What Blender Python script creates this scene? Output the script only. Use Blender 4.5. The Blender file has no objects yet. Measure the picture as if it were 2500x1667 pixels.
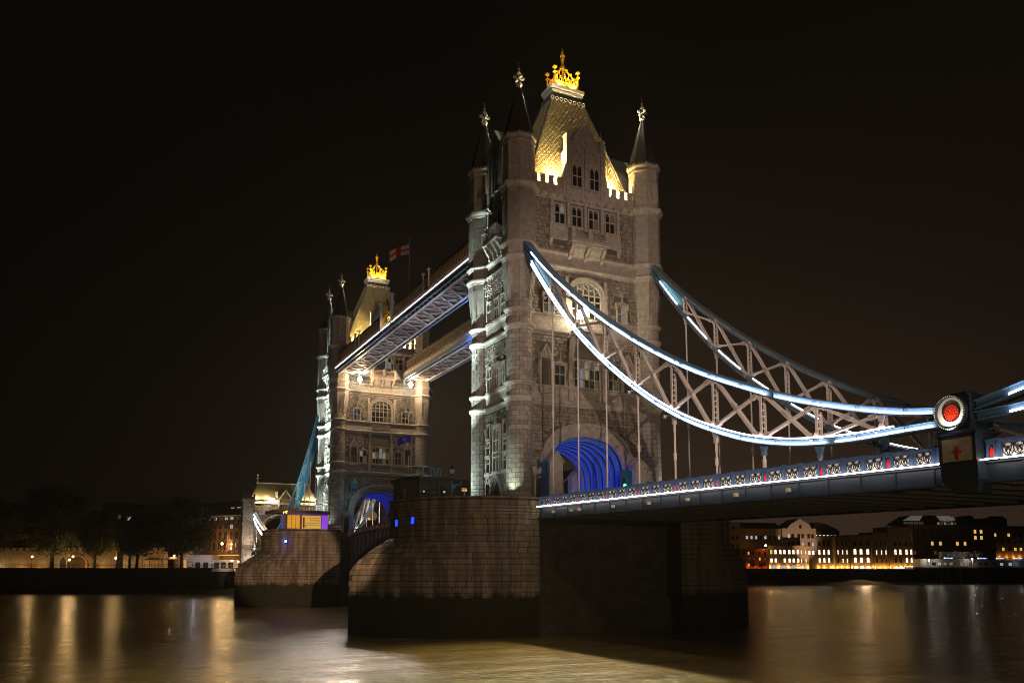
import bpy, math, random
from mathutils import Vector as V, Matrix as MX
R = random.Random(7)
PI = math.pi
sc = bpy.context.scene
COL = sc.collection

# ------------------------------------------------------------------ camera
cam = bpy.data.cameras.new("camera")
camo = bpy.data.objects.new("camera", cam)
COL.objects.link(camo)
camo.location = (-52.788, -92.56, 7.41)
camo.rotation_euler = (math.radians(90 + 7.1102), 0, math.radians(-26.0873))
cam.sensor_width = 36
cam.lens = 2091.69 / 2500 * 36
cam.shift_y = 0.11868
cam.clip_end = 4000
sc.camera = camo

# ------------------------------------------------------------------ world: night sky with city glow near the horizon
w = bpy.data.worlds.new("World")
sc.world = w
w.use_nodes = True
nt = w.node_tree
nt.nodes.clear()
out = nt.nodes.new("ShaderNodeOutputWorld")
bg = nt.nodes.new("ShaderNodeBackground")
tc = nt.nodes.new("ShaderNodeTexCoord")
def wmath(op, a, b=None):
    n = nt.nodes.new("ShaderNodeMath"); n.operation = op
    for i, q in enumerate((a, b)):
        if q is None: continue
        if isinstance(q, (int, float)): n.inputs[i].default_value = q
        else: nt.links.new(q, n.inputs[i])
    return n.outputs[0]
sep = nt.nodes.new("ShaderNodeSeparateXYZ")
nt.links.new(tc.outputs["Generated"], sep.inputs[0])
el = wmath("MAXIMUM", sep.outputs[2], 0.0)
fall = wmath("POWER", 2.718, wmath("MULTIPLY", el, -5.0))
# glow painted stronger north-eastwards, standing for haze lit by the bridge lamps
az = wmath("ADD", wmath("MULTIPLY", sep.outputs[0], 0.70), wmath("MULTIPLY", sep.outputs[1], 0.714))
azs = wmath("POWER", wmath("MAXIMUM", az, 0.0), 11.0)
glow = wmath("MULTIPLY", fall, wmath("ADD", 0.03, wmath("MULTIPLY", azs, 1.15)))
mix = nt.nodes.new("ShaderNodeMix"); mix.data_type = 'RGBA'
mix.inputs[6].default_value = (0.0024, 0.0017, 0.0010, 1)
mix.inputs[7].default_value = (0.040, 0.0235, 0.0150, 1)
nt.links.new(glow, mix.inputs[0])
nt.links.new(mix.outputs[2], bg.inputs[0])
bg.inputs[1].default_value = 1.0
nt.links.new(bg.outputs[0], out.inputs[0])

vs = sc.view_settings
vs.view_transform = 'Standard'; vs.look = 'None'; vs.exposure = 0.0; vs.gamma = 1.0
vs.use_curve_mapping = False
cy = sc.cycles
cy.use_denoising = True; cy.pixel_filter_type = 'BLACKMAN_HARRIS'; cy.filter_width = 1.0
try: cy.denoiser = 'OPENIMAGEDENOISE'
except Exception: pass
cy.max_bounces = 5; cy.diffuse_bounces = 2; cy.glossy_bounces = 3; cy.transmission_bounces = 2
cy.sample_clamp_indirect = 4.0; cy.sample_clamp_direct = 0
cy.caustics_reflective = False; cy.caustics_refractive = False
try: cy.use_light_tree = True
except Exception: pass

def lamp(kind, name, loc, power, color, to=None, size=0.1, angle=60, blend=0.4):
    d = bpy.data.lights.new(name, kind)
    d.energy = power; d.color = color
    if kind in ('POINT', 'SPOT'): d.shadow_soft_size = size
    if kind == 'SPOT': d.spot_size = math.radians(angle); d.spot_blend = blend
    if kind == 'AREA': d.size = size
    o = bpy.data.objects.new(name, d); COL.objects.link(o)
    o.location = loc
    if to is not None:
        o.rotation_euler = (V(to) - V(loc)).to_track_quat('-Z', 'Y').to_euler()
    return o
COOL = (0.86, 1.0, 0.93); WARM = (1.0, 0.62, 0.32); GOLD = (1.0, 0.72, 0.30); SOD = (1.0, 0.50, 0.13); BLUE = (0.02, 0.08, 1.0)
# floodlights standing on the south bank, with two added fills for chain and underdeck
lamp('SPOT', 'bank_flood_and_fill', (-22, -112, 20), 0.46e5, (1.0, 0.61, 0.43), (0, -6, 48), 0.4, 31, 0.7)
lamp('SPOT', 'bank_flood_and_fill', (-52, -140, 13), 1.1e6, (1.0, 0.66, 0.42), (-19.5, 71, 9), 0.3, 5.6, 0.3)
lamp('SPOT', 'bank_flood_and_fill', (-22, -124, 26), 0.30e5, (1.0, 0.70, 0.45), (-24, -30, 2), 0.5, 70, 0.9)
lamp('SPOT', 'bank_flood_and_fill', (-42, -101, 15.5), 1.1e5, (1.0, 0.72, 0.60), (-8, -37, 28.5), 0.3, 27, 0.5)  # unseen lamp added to brighten the chain struts
lamp('SPOT', 'bank_flood_and_fill', (-24, -106, 6.5), 1.7e4, (1.0, 0.76, 0.52), (2, -40, 9), 0.6, 75, 0.8)  # unseen weak fill added for the deck beams and pier chamber

# ------------------------------------------------------------------ materials
MATS = {}
def mat(name, col, rough=0.8, metal=0.0, em=None, strength=0.0, noise=None, bump=0.0, nscale=3.0, rand=0.0, spec=0.3, col2=None):
    if name in MATS: return MATS[name]
    m = bpy.data.materials.new(name); m.use_nodes = True
    t = m.node_tree; b = t.nodes["Principled BSDF"]
    b.inputs["Base Color"].default_value = (*col, 1)
    b.inputs["Roughness"].default_value = rough
    b.inputs["Metallic"].default_value = metal
    b.inputs["Specular IOR Level"].default_value = spec
    if em is not None:
        b.inputs["Emission Color"].default_value = (*em, 1)
        b.inputs["Emission Strength"].default_value = strength
    src = None
    if noise or col2:
        g = t.nodes.new("ShaderNodeNewGeometry")
        n = t.nodes.new("ShaderNodeTexNoise"); n.inputs["Scale"].default_value = nscale; n.inputs["Detail"].default_value = 6
        n.inputs["Roughness"].default_value = 0.65
        t.links.new(g.outputs["Position"], n.inputs["Vector"])
        r = t.nodes.new("ShaderNodeMapRange"); r.inputs[1].default_value = 0.3; r.inputs[2].default_value = 0.7
        t.links.new(n.outputs[0], r.inputs[0])
        mx = t.nodes.new("ShaderNodeMix"); mx.data_type = 'RGBA'
        c2 = col2 if col2 else tuple(c * (1 - noise) for c in col)
        mx.inputs[6].default_value = (*c2, 1); mx.inputs[7].default_value = (*col, 1)
        t.links.new(r.outputs[0], mx.inputs[0])
        src = mx.outputs[2]
        if bump:
            bp = t.nodes.new("ShaderNodeBump"); bp.inputs["Strength"].default_value = bump; bp.inputs["Distance"].default_value = 0.05
            n2 = t.nodes.new("ShaderNodeTexNoise"); n2.inputs["Scale"].default_value = nscale * 5; n2.inputs["Detail"].default_value = 4
            t.links.new(g.outputs["Position"], n2.inputs["Vector"])
            t.links.new(n2.outputs[0], bp.inputs["Height"]); t.links.new(bp.outputs[0], b.inputs["Normal"])
    if rand:
        oi = t.nodes.new("ShaderNodeObjectInfo")
        mr = t.nodes.new("ShaderNodeMapRange"); mr.inputs[3].default_value = 1 - rand; mr.inputs[4].default_value = 1 + rand * 0.6
        t.links.new(oi.outputs["Random"], mr.inputs[0])
        vm = t.nodes.new("ShaderNodeVectorMath"); vm.operation = 'SCALE'
        if src: t.links.new(src, vm.inputs[0])
        else: vm.inputs[0].default_value = col
        t.links.new(mr.outputs[0], vm.inputs[3]); src = vm.outputs[0]
    if src: t.links.new(src, b.inputs["Base Color"])
    MATS[name] = m
    return m
def glowmat(name, col, s):
    return mat(name, (0.02, 0.02, 0.02), 0.5, em=col, strength=s)

GRAN = mat('granite', (0.36, 0.33, 0.29), 0.85, noise=0.4, bump=0.45, nscale=1.5, rand=0.30)
LIME = mat('limestone', (0.46, 0.42, 0.36), 0.85, noise=0.45, bump=0.45, nscale=1.8)
RUBB = mat('rubble', (0.36, 0.32, 0.27), 0.9, noise=0.65, bump=1.0, nscale=2.2)
MORT = mat('mortar', (0.13, 0.112, 0.092), 0.95, noise=0.4, bump=0.3, nscale=2.0)
PMORT = mat('pier_joint', (0.075, 0.06, 0.045), 0.95, noise=0.4)
SPIRE = mat('spire_slate', (0.055, 0.05, 0.042), 0.8, noise=0.6, nscale=2.0, col2=(0.025, 0.024, 0.02))
SLATE = mat('roof_slate', (0.30, 0.24, 0.13), 0.7, noise=0.55, nscale=2.5, bump=0.2)
LEAD = mat('lead', (0.42, 0.40, 0.40), 0.5, noise=0.3, nscale=4)
GOLDM = mat('gold_leaf', (0.98, 0.58, 0.05), 0.40, 0.35)
GLASS = mat('window_glass', (0.015, 0.016, 0.018), 0.12, spec=0.5)
GLASL = glowmat('lit_glass_warm', (1.0, 0.78, 0.45), 0.22)
GLASC = glowmat('lit_glass_cool', (0.85, 0.95, 1.0), 0.16)
GLASD = glowmat('lit_glass_dim', (1.0, 0.8, 0.55), 0.05)
BLUEP = mat('blue_paint', (0.14, 0.27, 0.46), 0.42, noise=0.2, nscale=3)
DKBLU = mat('dark_blue_paint', (0.018, 0.030, 0.048), 0.5, noise=0.3, nscale=3)
PARBL = mat('parapet_blue_paint', (0.075, 0.125, 0.25), 0.4, noise=0.2, nscale=5)
WHITP = mat('white_paint', (0.72, 0.68, 0.65), 0.5, noise=0.15, nscale=4)
TEALP = mat('teal_paint', (0.05, 0.28, 0.38), 0.45, noise=0.2)
REDP = mat('red_paint', (0.70, 0.02, 0.015), 0.45)
REDE = mat('red_shield_glow_paint', (0.8, 0.02, 0.01), 0.4, em=(1, 0.05, 0.02), strength=0.10)  # faint glow added to the shield red
BLACK = mat('black_iron', (0.012, 0.013, 0.014), 0.5)
IRON = mat('dark_iron', (0.03, 0.035, 0.04), 0.6, noise=0.3)
CREAM = mat('cream_panel', (0.42, 0.34, 0.22), 0.8, noise=0.4, nscale=5)
LED = glowmat('led_tube', (1.0, 0.93, 0.92), 13.0)
LEDP = glowmat('led_tube_pink', (1.0, 0.84, 0.86), 10.0)
LEDD = glowmat('led_tube_deck', (1.0, 0.86, 0.76), 20.0)
LEDT = glowmat('led_tube_teal', (0.25, 0.85, 1.0), 0.7)
LEDW = glowmat('led_tube_walkway', (0.96, 0.93, 1.0), 5.0)
LAMPW = glowmat('lamp_glass_warm', (1.0, 0.86, 0.62), 60.0)
LAMPS = glowmat('lamp_glass_sodium', (1.0, 0.58, 0.18), 30.0)
ASPH = mat('asphalt', (0.05, 0.05, 0.05), 0.9, noise=0.3)
PAVE = mat('paving', (0.12, 0.11, 0.10), 0.9, noise=0.4)

def pier_material(name, base):
    m = bpy.data.materials.new(name); m.use_nodes = True; MATS[name] = m
    t = m.node_tree; b = t.nodes["Principled BSDF"]; L = t.links.new
    g = t.nodes.new("ShaderNodeNewGeometry"); s = t.nodes.new("ShaderNodeSeparateXYZ"); L(g.outputs["Position"], s.inputs[0])
    n = t.nodes.new("ShaderNodeTexNoise"); n.inputs["Scale"].default_value = 1.3; n.inputs["Detail"].default_value = 7; L(g.outputs["Position"], n.inputs["Vector"])
    # vertical streaks of wet and soot
    mp = t.nodes.new("ShaderNodeMapping"); mp.inputs["Scale"].default_value = (1.3, 1.3, 0.10); L(g.outputs["Position"], mp.inputs["Vector"])
    st = t.nodes.new("ShaderNodeTexNoise"); st.inputs["Scale"].default_value = 1.0; st.inputs["Detail"].default_value = 5; L(mp.outputs[0], st.inputs["Vector"])
    sr = t.nodes.new("ShaderNodeMapRange"); sr.inputs[1].default_value = 0.40; sr.inputs[2].default_value = 0.62; L(st.outputs[0], sr.inputs[0])
    oi = t.nodes.new("ShaderNodeObjectInfo")
    rr = t.nodes.new("ShaderNodeMapRange"); rr.inputs[3].default_value = 0.45; rr.inputs[4].default_value = 1.25; L(oi.outputs["Random"], rr.inputs[0])
    c1 = t.nodes.new("ShaderNodeMix"); c1.data_type = 'RGBA'
    c1.inputs[6].default_value = (*[c * 0.42 for c in base], 1); c1.inputs[7].default_value = (*base, 1)
    mm = t.nodes.new("ShaderNodeMath"); mm.operation = 'MULTIPLY'; L(sr.outputs[0], mm.inputs[0]); L(rr.outputs[0], mm.inputs[1])
    L(mm.outputs[0], c1.inputs[0])
    # tide line: weed below about 4.9 m
    zz = t.nodes.new("ShaderNodeMath"); zz.operation = 'MULTIPLY_ADD'; L(st.outputs[0], zz.inputs[0]); zz.inputs[1].default_value = 1.6; L(s.outputs[2], zz.inputs[2])
    z2 = t.nodes.new("ShaderNodeMath"); z2.operation = 'MULTIPLY_ADD'; L(n.outputs[0], z2.inputs[0]); z2.inputs[1].default_value = 1.2; L(zz.outputs[0], z2.inputs[2])
    tr = t.nodes.new("ShaderNodeMapRange"); tr.inputs[1].default_value = 5.9; tr.inputs[2].default_value = 6.6; L(z2.outputs[0], tr.inputs[0])
    al = t.nodes.new("ShaderNodeMix"); al.data_type = 'RGBA'; al.inputs[6].default_value = (0.012, 0.011, 0.006, 1); al.inputs[7].default_value = (0.028, 0.028, 0.011, 1)
    L(n.outputs[0], al.inputs[0])
    c2 = t.nodes.new("ShaderNodeMix"); c2.data_type = 'RGBA'; L(tr.outputs[0], c2.inputs[0]); L(al.outputs[2], c2.inputs[6]); L(c1.outputs[2], c2.inputs[7])
    L(c2.outputs[2], b.inputs["Base Color"]); b.inputs["Roughness"].default_value = 0.85; b.inputs["Specular IOR Level"].default_value = 0.25
    bp = t.nodes.new("ShaderNodeBump"); bp.inputs["Strength"].default_value = 0.35; bp.inputs["Distance"].default_value = 0.06
    n2 = t.nodes.new("ShaderNodeTexNoise"); n2.inputs["Scale"].default_value = 4; n2.inputs["Detail"].default_value = 6; L(g.outputs["Position"], n2.inputs["Vector"])
    L(n2.outputs[0], bp.inputs["Height"]); L(bp.outputs[0], b.inputs["Normal"])
    return m
PIER = pier_material('pier_granite', (0.27, 0.215, 0.155))
PJOINT = pier_material('pier_joint_mortar', (0.05, 0.042, 0.03))

def water_material():
    m = bpy.data.materials.new('river_water'); m.use_nodes = True
    t = m.node_tree; b = t.nodes["Principled BSDF"]; L = t.links.new
    b.inputs["Base Color"].default_value = (0.23, 0.165, 0.052, 1)
    b.inputs["Roughness"].default_value = 0.21
    b.inputs["IOR"].default_value = 1.33
    b.inputs["Specular IOR Level"].default_value = 0.5
    g = t.nodes.new("ShaderNodeNewGeometry")
    mp = t.nodes.new("ShaderNodeMapping"); mp.inputs["Rotation"].default_value = (0, 0, math.radians(30)); mp.inputs["Scale"].default_value = (0.55, 1.5, 1)
    L(g.outputs["Position"], mp.inputs["Vector"])
    n1 = t.nodes.new("ShaderNodeTexNoise"); n1.inputs["Scale"].default_value = 1.9; n1.inputs["Detail"].default_value = 8; n1.inputs["Roughness"].default_value = 0.6
    n2 = t.nodes.new("ShaderNodeTexNoise"); n2.inputs["Scale"].default_value = 0.16; n2.inputs["Detail"].default_value = 3
    L(mp.outputs[0], n1.inputs["Vector"]); L(mp.outputs[0], n2.inputs["Vector"])
    b1 = t.nodes.new("ShaderNodeBump"); b1.inputs["Strength"].default_value = 1.0; b1.inputs["Distance"].default_value = 0.17
    b2 = t.nodes.new("ShaderNodeBump"); b2.inputs["Strength"].default_value = 1.0; b2.inputs["Distance"].default_value = 0.40
    L(n1.outputs[0], b1.inputs["Height"]); L(n2.outputs[0], b2.inputs["Height"])
    L(b1.outputs[0], b2.inputs["Normal"]); L(b2.outputs[0], b.inputs["Normal"])
    return m
WATER = water_material()

# ------------------------------------------------------------------ mesh helpers
class M:
    def __init__(s, T=None): s.v = []; s.f = []; s.T = T
    def add(s, vs, fs):
        k = len(s.v)
        s.v += [s.T @ V(p) for p in vs] if s.T else [V(p) for p in vs]
        s.f += [tuple(i + k for i in f) for f in fs]
        return s
    def obb(s, c, a, b, d):
        c, a, b, d = V(c), V(a), V(b), V(d)
        p = [c + sx * a + sy * b + sz * d for sz in (-1, 1) for sx, sy in ((-1, -1), (1, -1), (1, 1), (-1, 1))]
        return s.add(p, [(0, 3, 2, 1), (4, 5, 6, 7), (0, 1, 5, 4), (1, 2, 6, 5), (2, 3, 7, 6), (3, 0, 4, 7)])
    def bx(s, x0, x1, y0, y1, z0, z1):
        return s.obb(((x0 + x1) / 2, (y0 + y1) / 2, (z0 + z1) / 2), ((x1 - x0) / 2, 0, 0), (0, (y1 - y0) / 2, 0), (0, 0, (z1 - z0) / 2))
    def bar(s, p, q, wd, ht, up=(0, 0, 1)):
        p, q = V(p), V(q); d = q - p; n = d.normalized(); u = V(up)
        if abs(n.dot(u)) > 0.98: u = V((0, 1, 0))
        a = n.cross(u).normalized(); b = a.cross(n)
        return s.obb((p + q) / 2, a * wd / 2, d / 2, b * ht / 2)
    def rod(s, p, q, r, n=6, r2=None):
        p, q = V(p), V(q); d = (q - p).normalized(); u = V((0, 0, 1)) if abs(d.z) < 0.9 else V((1, 0, 0))
        a = d.cross(u).normalized(); b = d.cross(a); r2 = r if r2 is None else r2
        A = [p + (a * math.cos(2 * PI * i / n) + b * math.sin(2 * PI * i / n)) * r for i in range(n)]
        B = [q + (a * math.cos(2 * PI * i / n) + b * math.sin(2 * PI * i / n)) * r2 for i in range(n)]
        return s.add(A + B, [(i, (i + 1) % n, n + (i + 1) % n, n + i) for i in range(n)] + [tuple(range(n))[::-1], tuple(range(n, 2 * n))])
    def path(s, pts, r, n=5):
        for a, b in zip(pts, pts[1:]): s.rod(a, b, r, n)
        return s
    def lathe(s, cx, cy, prof, n=24, a0=0.0, close=True):
        vs = []
        for r, z in prof:
            vs += [(cx + r * math.cos(a0 + 2 * PI * i / n), cy + r * math.sin(a0 + 2 * PI * i / n), z) for i in range(n)]
        fs = []
        for k in range(len(prof) - 1):
            fs += [(k * n + i, k * n + (i + 1) % n, (k + 1) * n + (i + 1) % n, (k + 1) * n + i) for i in range(n)]
        if close:
            fs.append(tuple(range(n))[::-1]); fs.append(tuple((len(prof) - 1) * n + i for i in range(n)))
        return s.add(vs, fs)
    def prism(s, poly, d):
        n = len(poly); d = V(d); a = [V(p) for p in poly]
        return s.add(a + [p + d for p in a], [tuple(range(n)), tuple(range(2 * n - 1, n - 1, -1))] + [(i, n + i, n + (i + 1) % n, (i + 1) % n) for i in range(n)])
    def strip(s, A, B):
        n = len(A)
        return s.add(list(A) + list(B), [(i, i + 1, n + i + 1, n + i) for i in range(n - 1)])
    def ring(s, A, B, d):
        # solid band between polyline A and polyline B (same length), extruded by d
        n = len(A); d = V(d); a = [V(p) for p in A]; b = [V(p) for p in B]
        vs = a + b + [p + d for p in a] + [p + d for p in b]; fs = []
        for i in range(n - 1):
            fs += [(i, i + 1, n + i + 1, n + i), (2 * n + i, 3 * n + i, 3 * n + i + 1, 2 * n + i + 1), (i, 2 * n + i, 2 * n + i + 1, i + 1), (n + i, n + i + 1, 3 * n + i + 1, 3 * n + i)]
        fs += [(0, n, 3 * n, 2 * n), (n - 1, 3 * n - 1, 4 * n - 1, 2 * n - 1)]
        return s.add(vs, fs)
    def ball(s, c, r, n=10, m=6, sz=1.0):
        return s.lathe(c[0], c[1], [(max(r * math.sin(PI * k / m), 1e-3), c[2] - sz * r * math.cos(PI * k / m)) for k in range(m + 1)], n)
    def mesh(s, name, m, smooth=False):
        me = bpy.data.meshes.new(name); me.from_pydata([tuple(p) for p in s.v], [], s.f)
        me.materials.append(m)
        if smooth:
            me.polygons.foreach_set("use_smooth", [True] * len(me.polygons))
        me.update()
        return me
    def build(s, name, m, parent=None, kind=None, smooth=False, label=None):
        return link(name, s.mesh(name, m, smooth), parent, kind, label)
WORLD = {}
def wmat(o): return o.matrix_basis if o.parent is None else WORLD.get(o.name, MX())
def link(name, me, parent=None, kind=None, label=None, loc=None, rot=None, scale=None):
    o = bpy.data.objects.new(name, me); COL.objects.link(o)
    if loc: o.location = loc
    if rot: o.rotation_euler = rot
    if scale: o.scale = scale
    if parent is not None:
        o.parent = parent
        o.matrix_parent_inverse = wmat(parent).inverted()
        if loc or rot: WORLD[o.name] = o.matrix_basis.copy()
    if kind: o["kind"] = kind
    if label: o["label"] = label
    return o
def thing(name, label, cat, loc=(0, 0, 0), group=None):
    o = bpy.data.objects.new(name, None); COL.objects.link(o); o.location = loc
    o.empty_display_size = 0.2
    tag(o, label, cat, group); return o
def tag(o, label, cat, group=None):
    o["label"] = label; o["category"] = cat
    if group: o["group"] = group
    return o
KIDS = {}
def kids(o):
    return [c for c in bpy.data.objects if c.parent is o]
def dup_tree(o, parent=None, table=None):
    c = o.copy(); COL.objects.link(c)
    if parent: c.parent = parent; c.matrix_parent_inverse = o.matrix_parent_inverse.copy()
    for k in table.get(o.name, ()): dup_tree(k, c, table)
    return c
def dup(o):
    table = {}
    for q in bpy.data.objects:
        if q.parent: table.setdefault(q.parent.name, []).append(q)
    return dup_tree(o, None, table)
def relink(o, m_from, m_to):
    # give a copied object its own material without touching the shared mesh
    for s in o.material_slots:
        if s.material == m_from: s.link = 'OBJECT'; s.material = m_to
TR = MX.Translation
def sup(a, b, n=2.3, k=25, zc=0.0, xc=0.0, y=0.0):
    r = []
    for i in range(k):
        t = PI * (1 - i / (k - 1)); c, q = math.cos(t), math.sin(t)
        r.append((xc + a * math.copysign(abs(c) ** (2 / n), c), y, zc + b * abs(q) ** (2 / n)))
    return r
def lerp(pts, x):
    # pts sorted by first entry
    if x <= pts[0][0]: return pts[0][1]
    for (a, p), (b, q) in zip(pts, pts[1:]):
        if x <= b: return p + (q - p) * (x - a) / (b - a)
    return pts[-1][1]

# ================================================================== SETTING: river, banks
WZ = 0.4
M().add([(-900, -500, WZ), (1400, -500, WZ), (1400, 900, WZ), (-900, 900, WZ)], [(0, 1, 2, 3)]).build('river_water', WATER, kind='structure')
GZ = 8.1
edge = [(-900, 741), (-140, 252), (-76, 211), (-13.4, 170.7), (13.4, 168.5), (60, 172), (140, 200), (215, 231), (371, 192), (700, 105), (1400, -80)]
MUD = mat('foreshore_mud', (0.045, 0.042, 0.022), 0.8, noise=0.6, nscale=0.5, bump=0.4)
RWALL = mat('river_wall_stone', (0.06, 0.055, 0.04), 0.9, noise=0.6, nscale=0.8, bump=0.4)
g = M(); n = len(edge)
g.add([(x, y, GZ) for x, y in edge] + [(1400, 900, GZ), (-900, 900, GZ)], [tuple(range(n + 2))])
g.build('ground', PAVE, kind='structure')
g = M()
g.ring([(x, y, WZ - 1.5) for x, y in edge], [(x, y, GZ - 0.004) for x, y in edge], (0, 0.7, 0))
rw = g.build('river_wall', RWALL)
tag(rw, 'long dark weed-stained river wall holding up the far bank', 'wall')
# fenders and ladders of timber on the river wall, foreshore mud at its foot
g = M()
for (x0, y0), (x1, y1) in zip(edge, edge[1:]):
    L = math.hypot(x1 - x0, y1 - y0); nx, ny = (y1 - y0) / L, -(x1 - x0) / L
    if L > 500: continue
    k = max(2, int(L / 9)); A = []; B = []
    for i in range(k + 1):
        t = i / k; wd = 3.5 + 3.5 * R.random() + (7 if 0.25 < t < 0.6 and x0 > 200 else 0)
        A.append((x0 + (x1 - x0) * t, y0 + (y1 - y0) * t, 2.2 + R.random() * 0.8)); B.append((x0 + (x1 - x0) * t + nx * wd, y0 + (y1 - y0) * t + ny * wd, WZ - 0.25))
    g.strip(B, A)
g.build('foreshore', MUD, kind='structure')
g = M(); A = []; B = []
for i in range(21):
    t = 18 + i * 3.2; p = (236 + .966 * t, 229 - .258 * t); hh = 1.2 + 3.9 * math.exp(-((t - 50) / 13) ** 2); wd = 4 + 12 * math.exp(-((t - 52) / 20) ** 2)
    A.append((p[0] + .5, p[1] + 2.0, hh)); B.append((p[0] - .258 * wd, p[1] - .966 * wd, WZ - .3))
g.strip(B, A); g.build('foreshore', mat('river_sand', (.16, .115, .07), .9, noise=.4, nscale=.6, bump=.4), kind='structure')
g = M(); g.prism([(-400, 120, 5.7), (-400, -450, 5.7), (250, -450, 5.7), (250, -132, 5.7), (12, -118, 5.7), (-50.5, -88.5, 5.7), (-110, -58, 5.7)], (0, 0, -6.5))
g.build('south_bank_ground', PAVE, kind='structure')

# ================================================================== PIERS
YW = 10.65; XS = 11.6; TIP = 27.3; OG = (TIP - XS) ** 2; OR = (OG + YW * YW) / (2 * YW); XI = 9.4
def drum_pt(s):     # s in [0,1] along the southern half of the western end
    L1 = XS - XI; L2 = YW * PI / 2; d = s * (L1 + L2)
    if d < L1: return (-XI - d, -YW)
    a = (d - L1) / YW
    return (-XS - YW * math.sin(a), -YW * math.cos(a))
def nose_pt(s):
    L1 = XS - XI; L2 = TIP - XS; d = s * (L1 + L2)
    if d < L1: return (-XI - d, -YW)
    x = d - L1
    return (-XS - x, -(math.sqrt(max(OR * OR - x * x, 0)) - (OR - YW)))
def pw(z): return 0.0 if z < 6.6 else 1.0 if z > 11 else ((z - 6.6) / 4.4) ** 1.9
def pier_pt(s, z, off=0.0):
    k = pw(z); a = nose_pt(s); b = drum_pt(s); x = a[0] + (b[0] - a[0]) * k; y = a[1] + (b[1] - a[1]) * k
    if off:
        e = 1e-3; s1, s2 = max(0, s - e), min(1, s + e)
        p, q = pier_pt(s1, z), pier_pt(s2, z); dx, dy = q[0] - p[0], q[1] - p[1]; l = math.hypot(dx, dy) or 1
        x += dy / l * off * 1; y += -dx / l * off * 1
        if dy / l * 1 > 0 and False: pass
    return (x, y)
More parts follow.
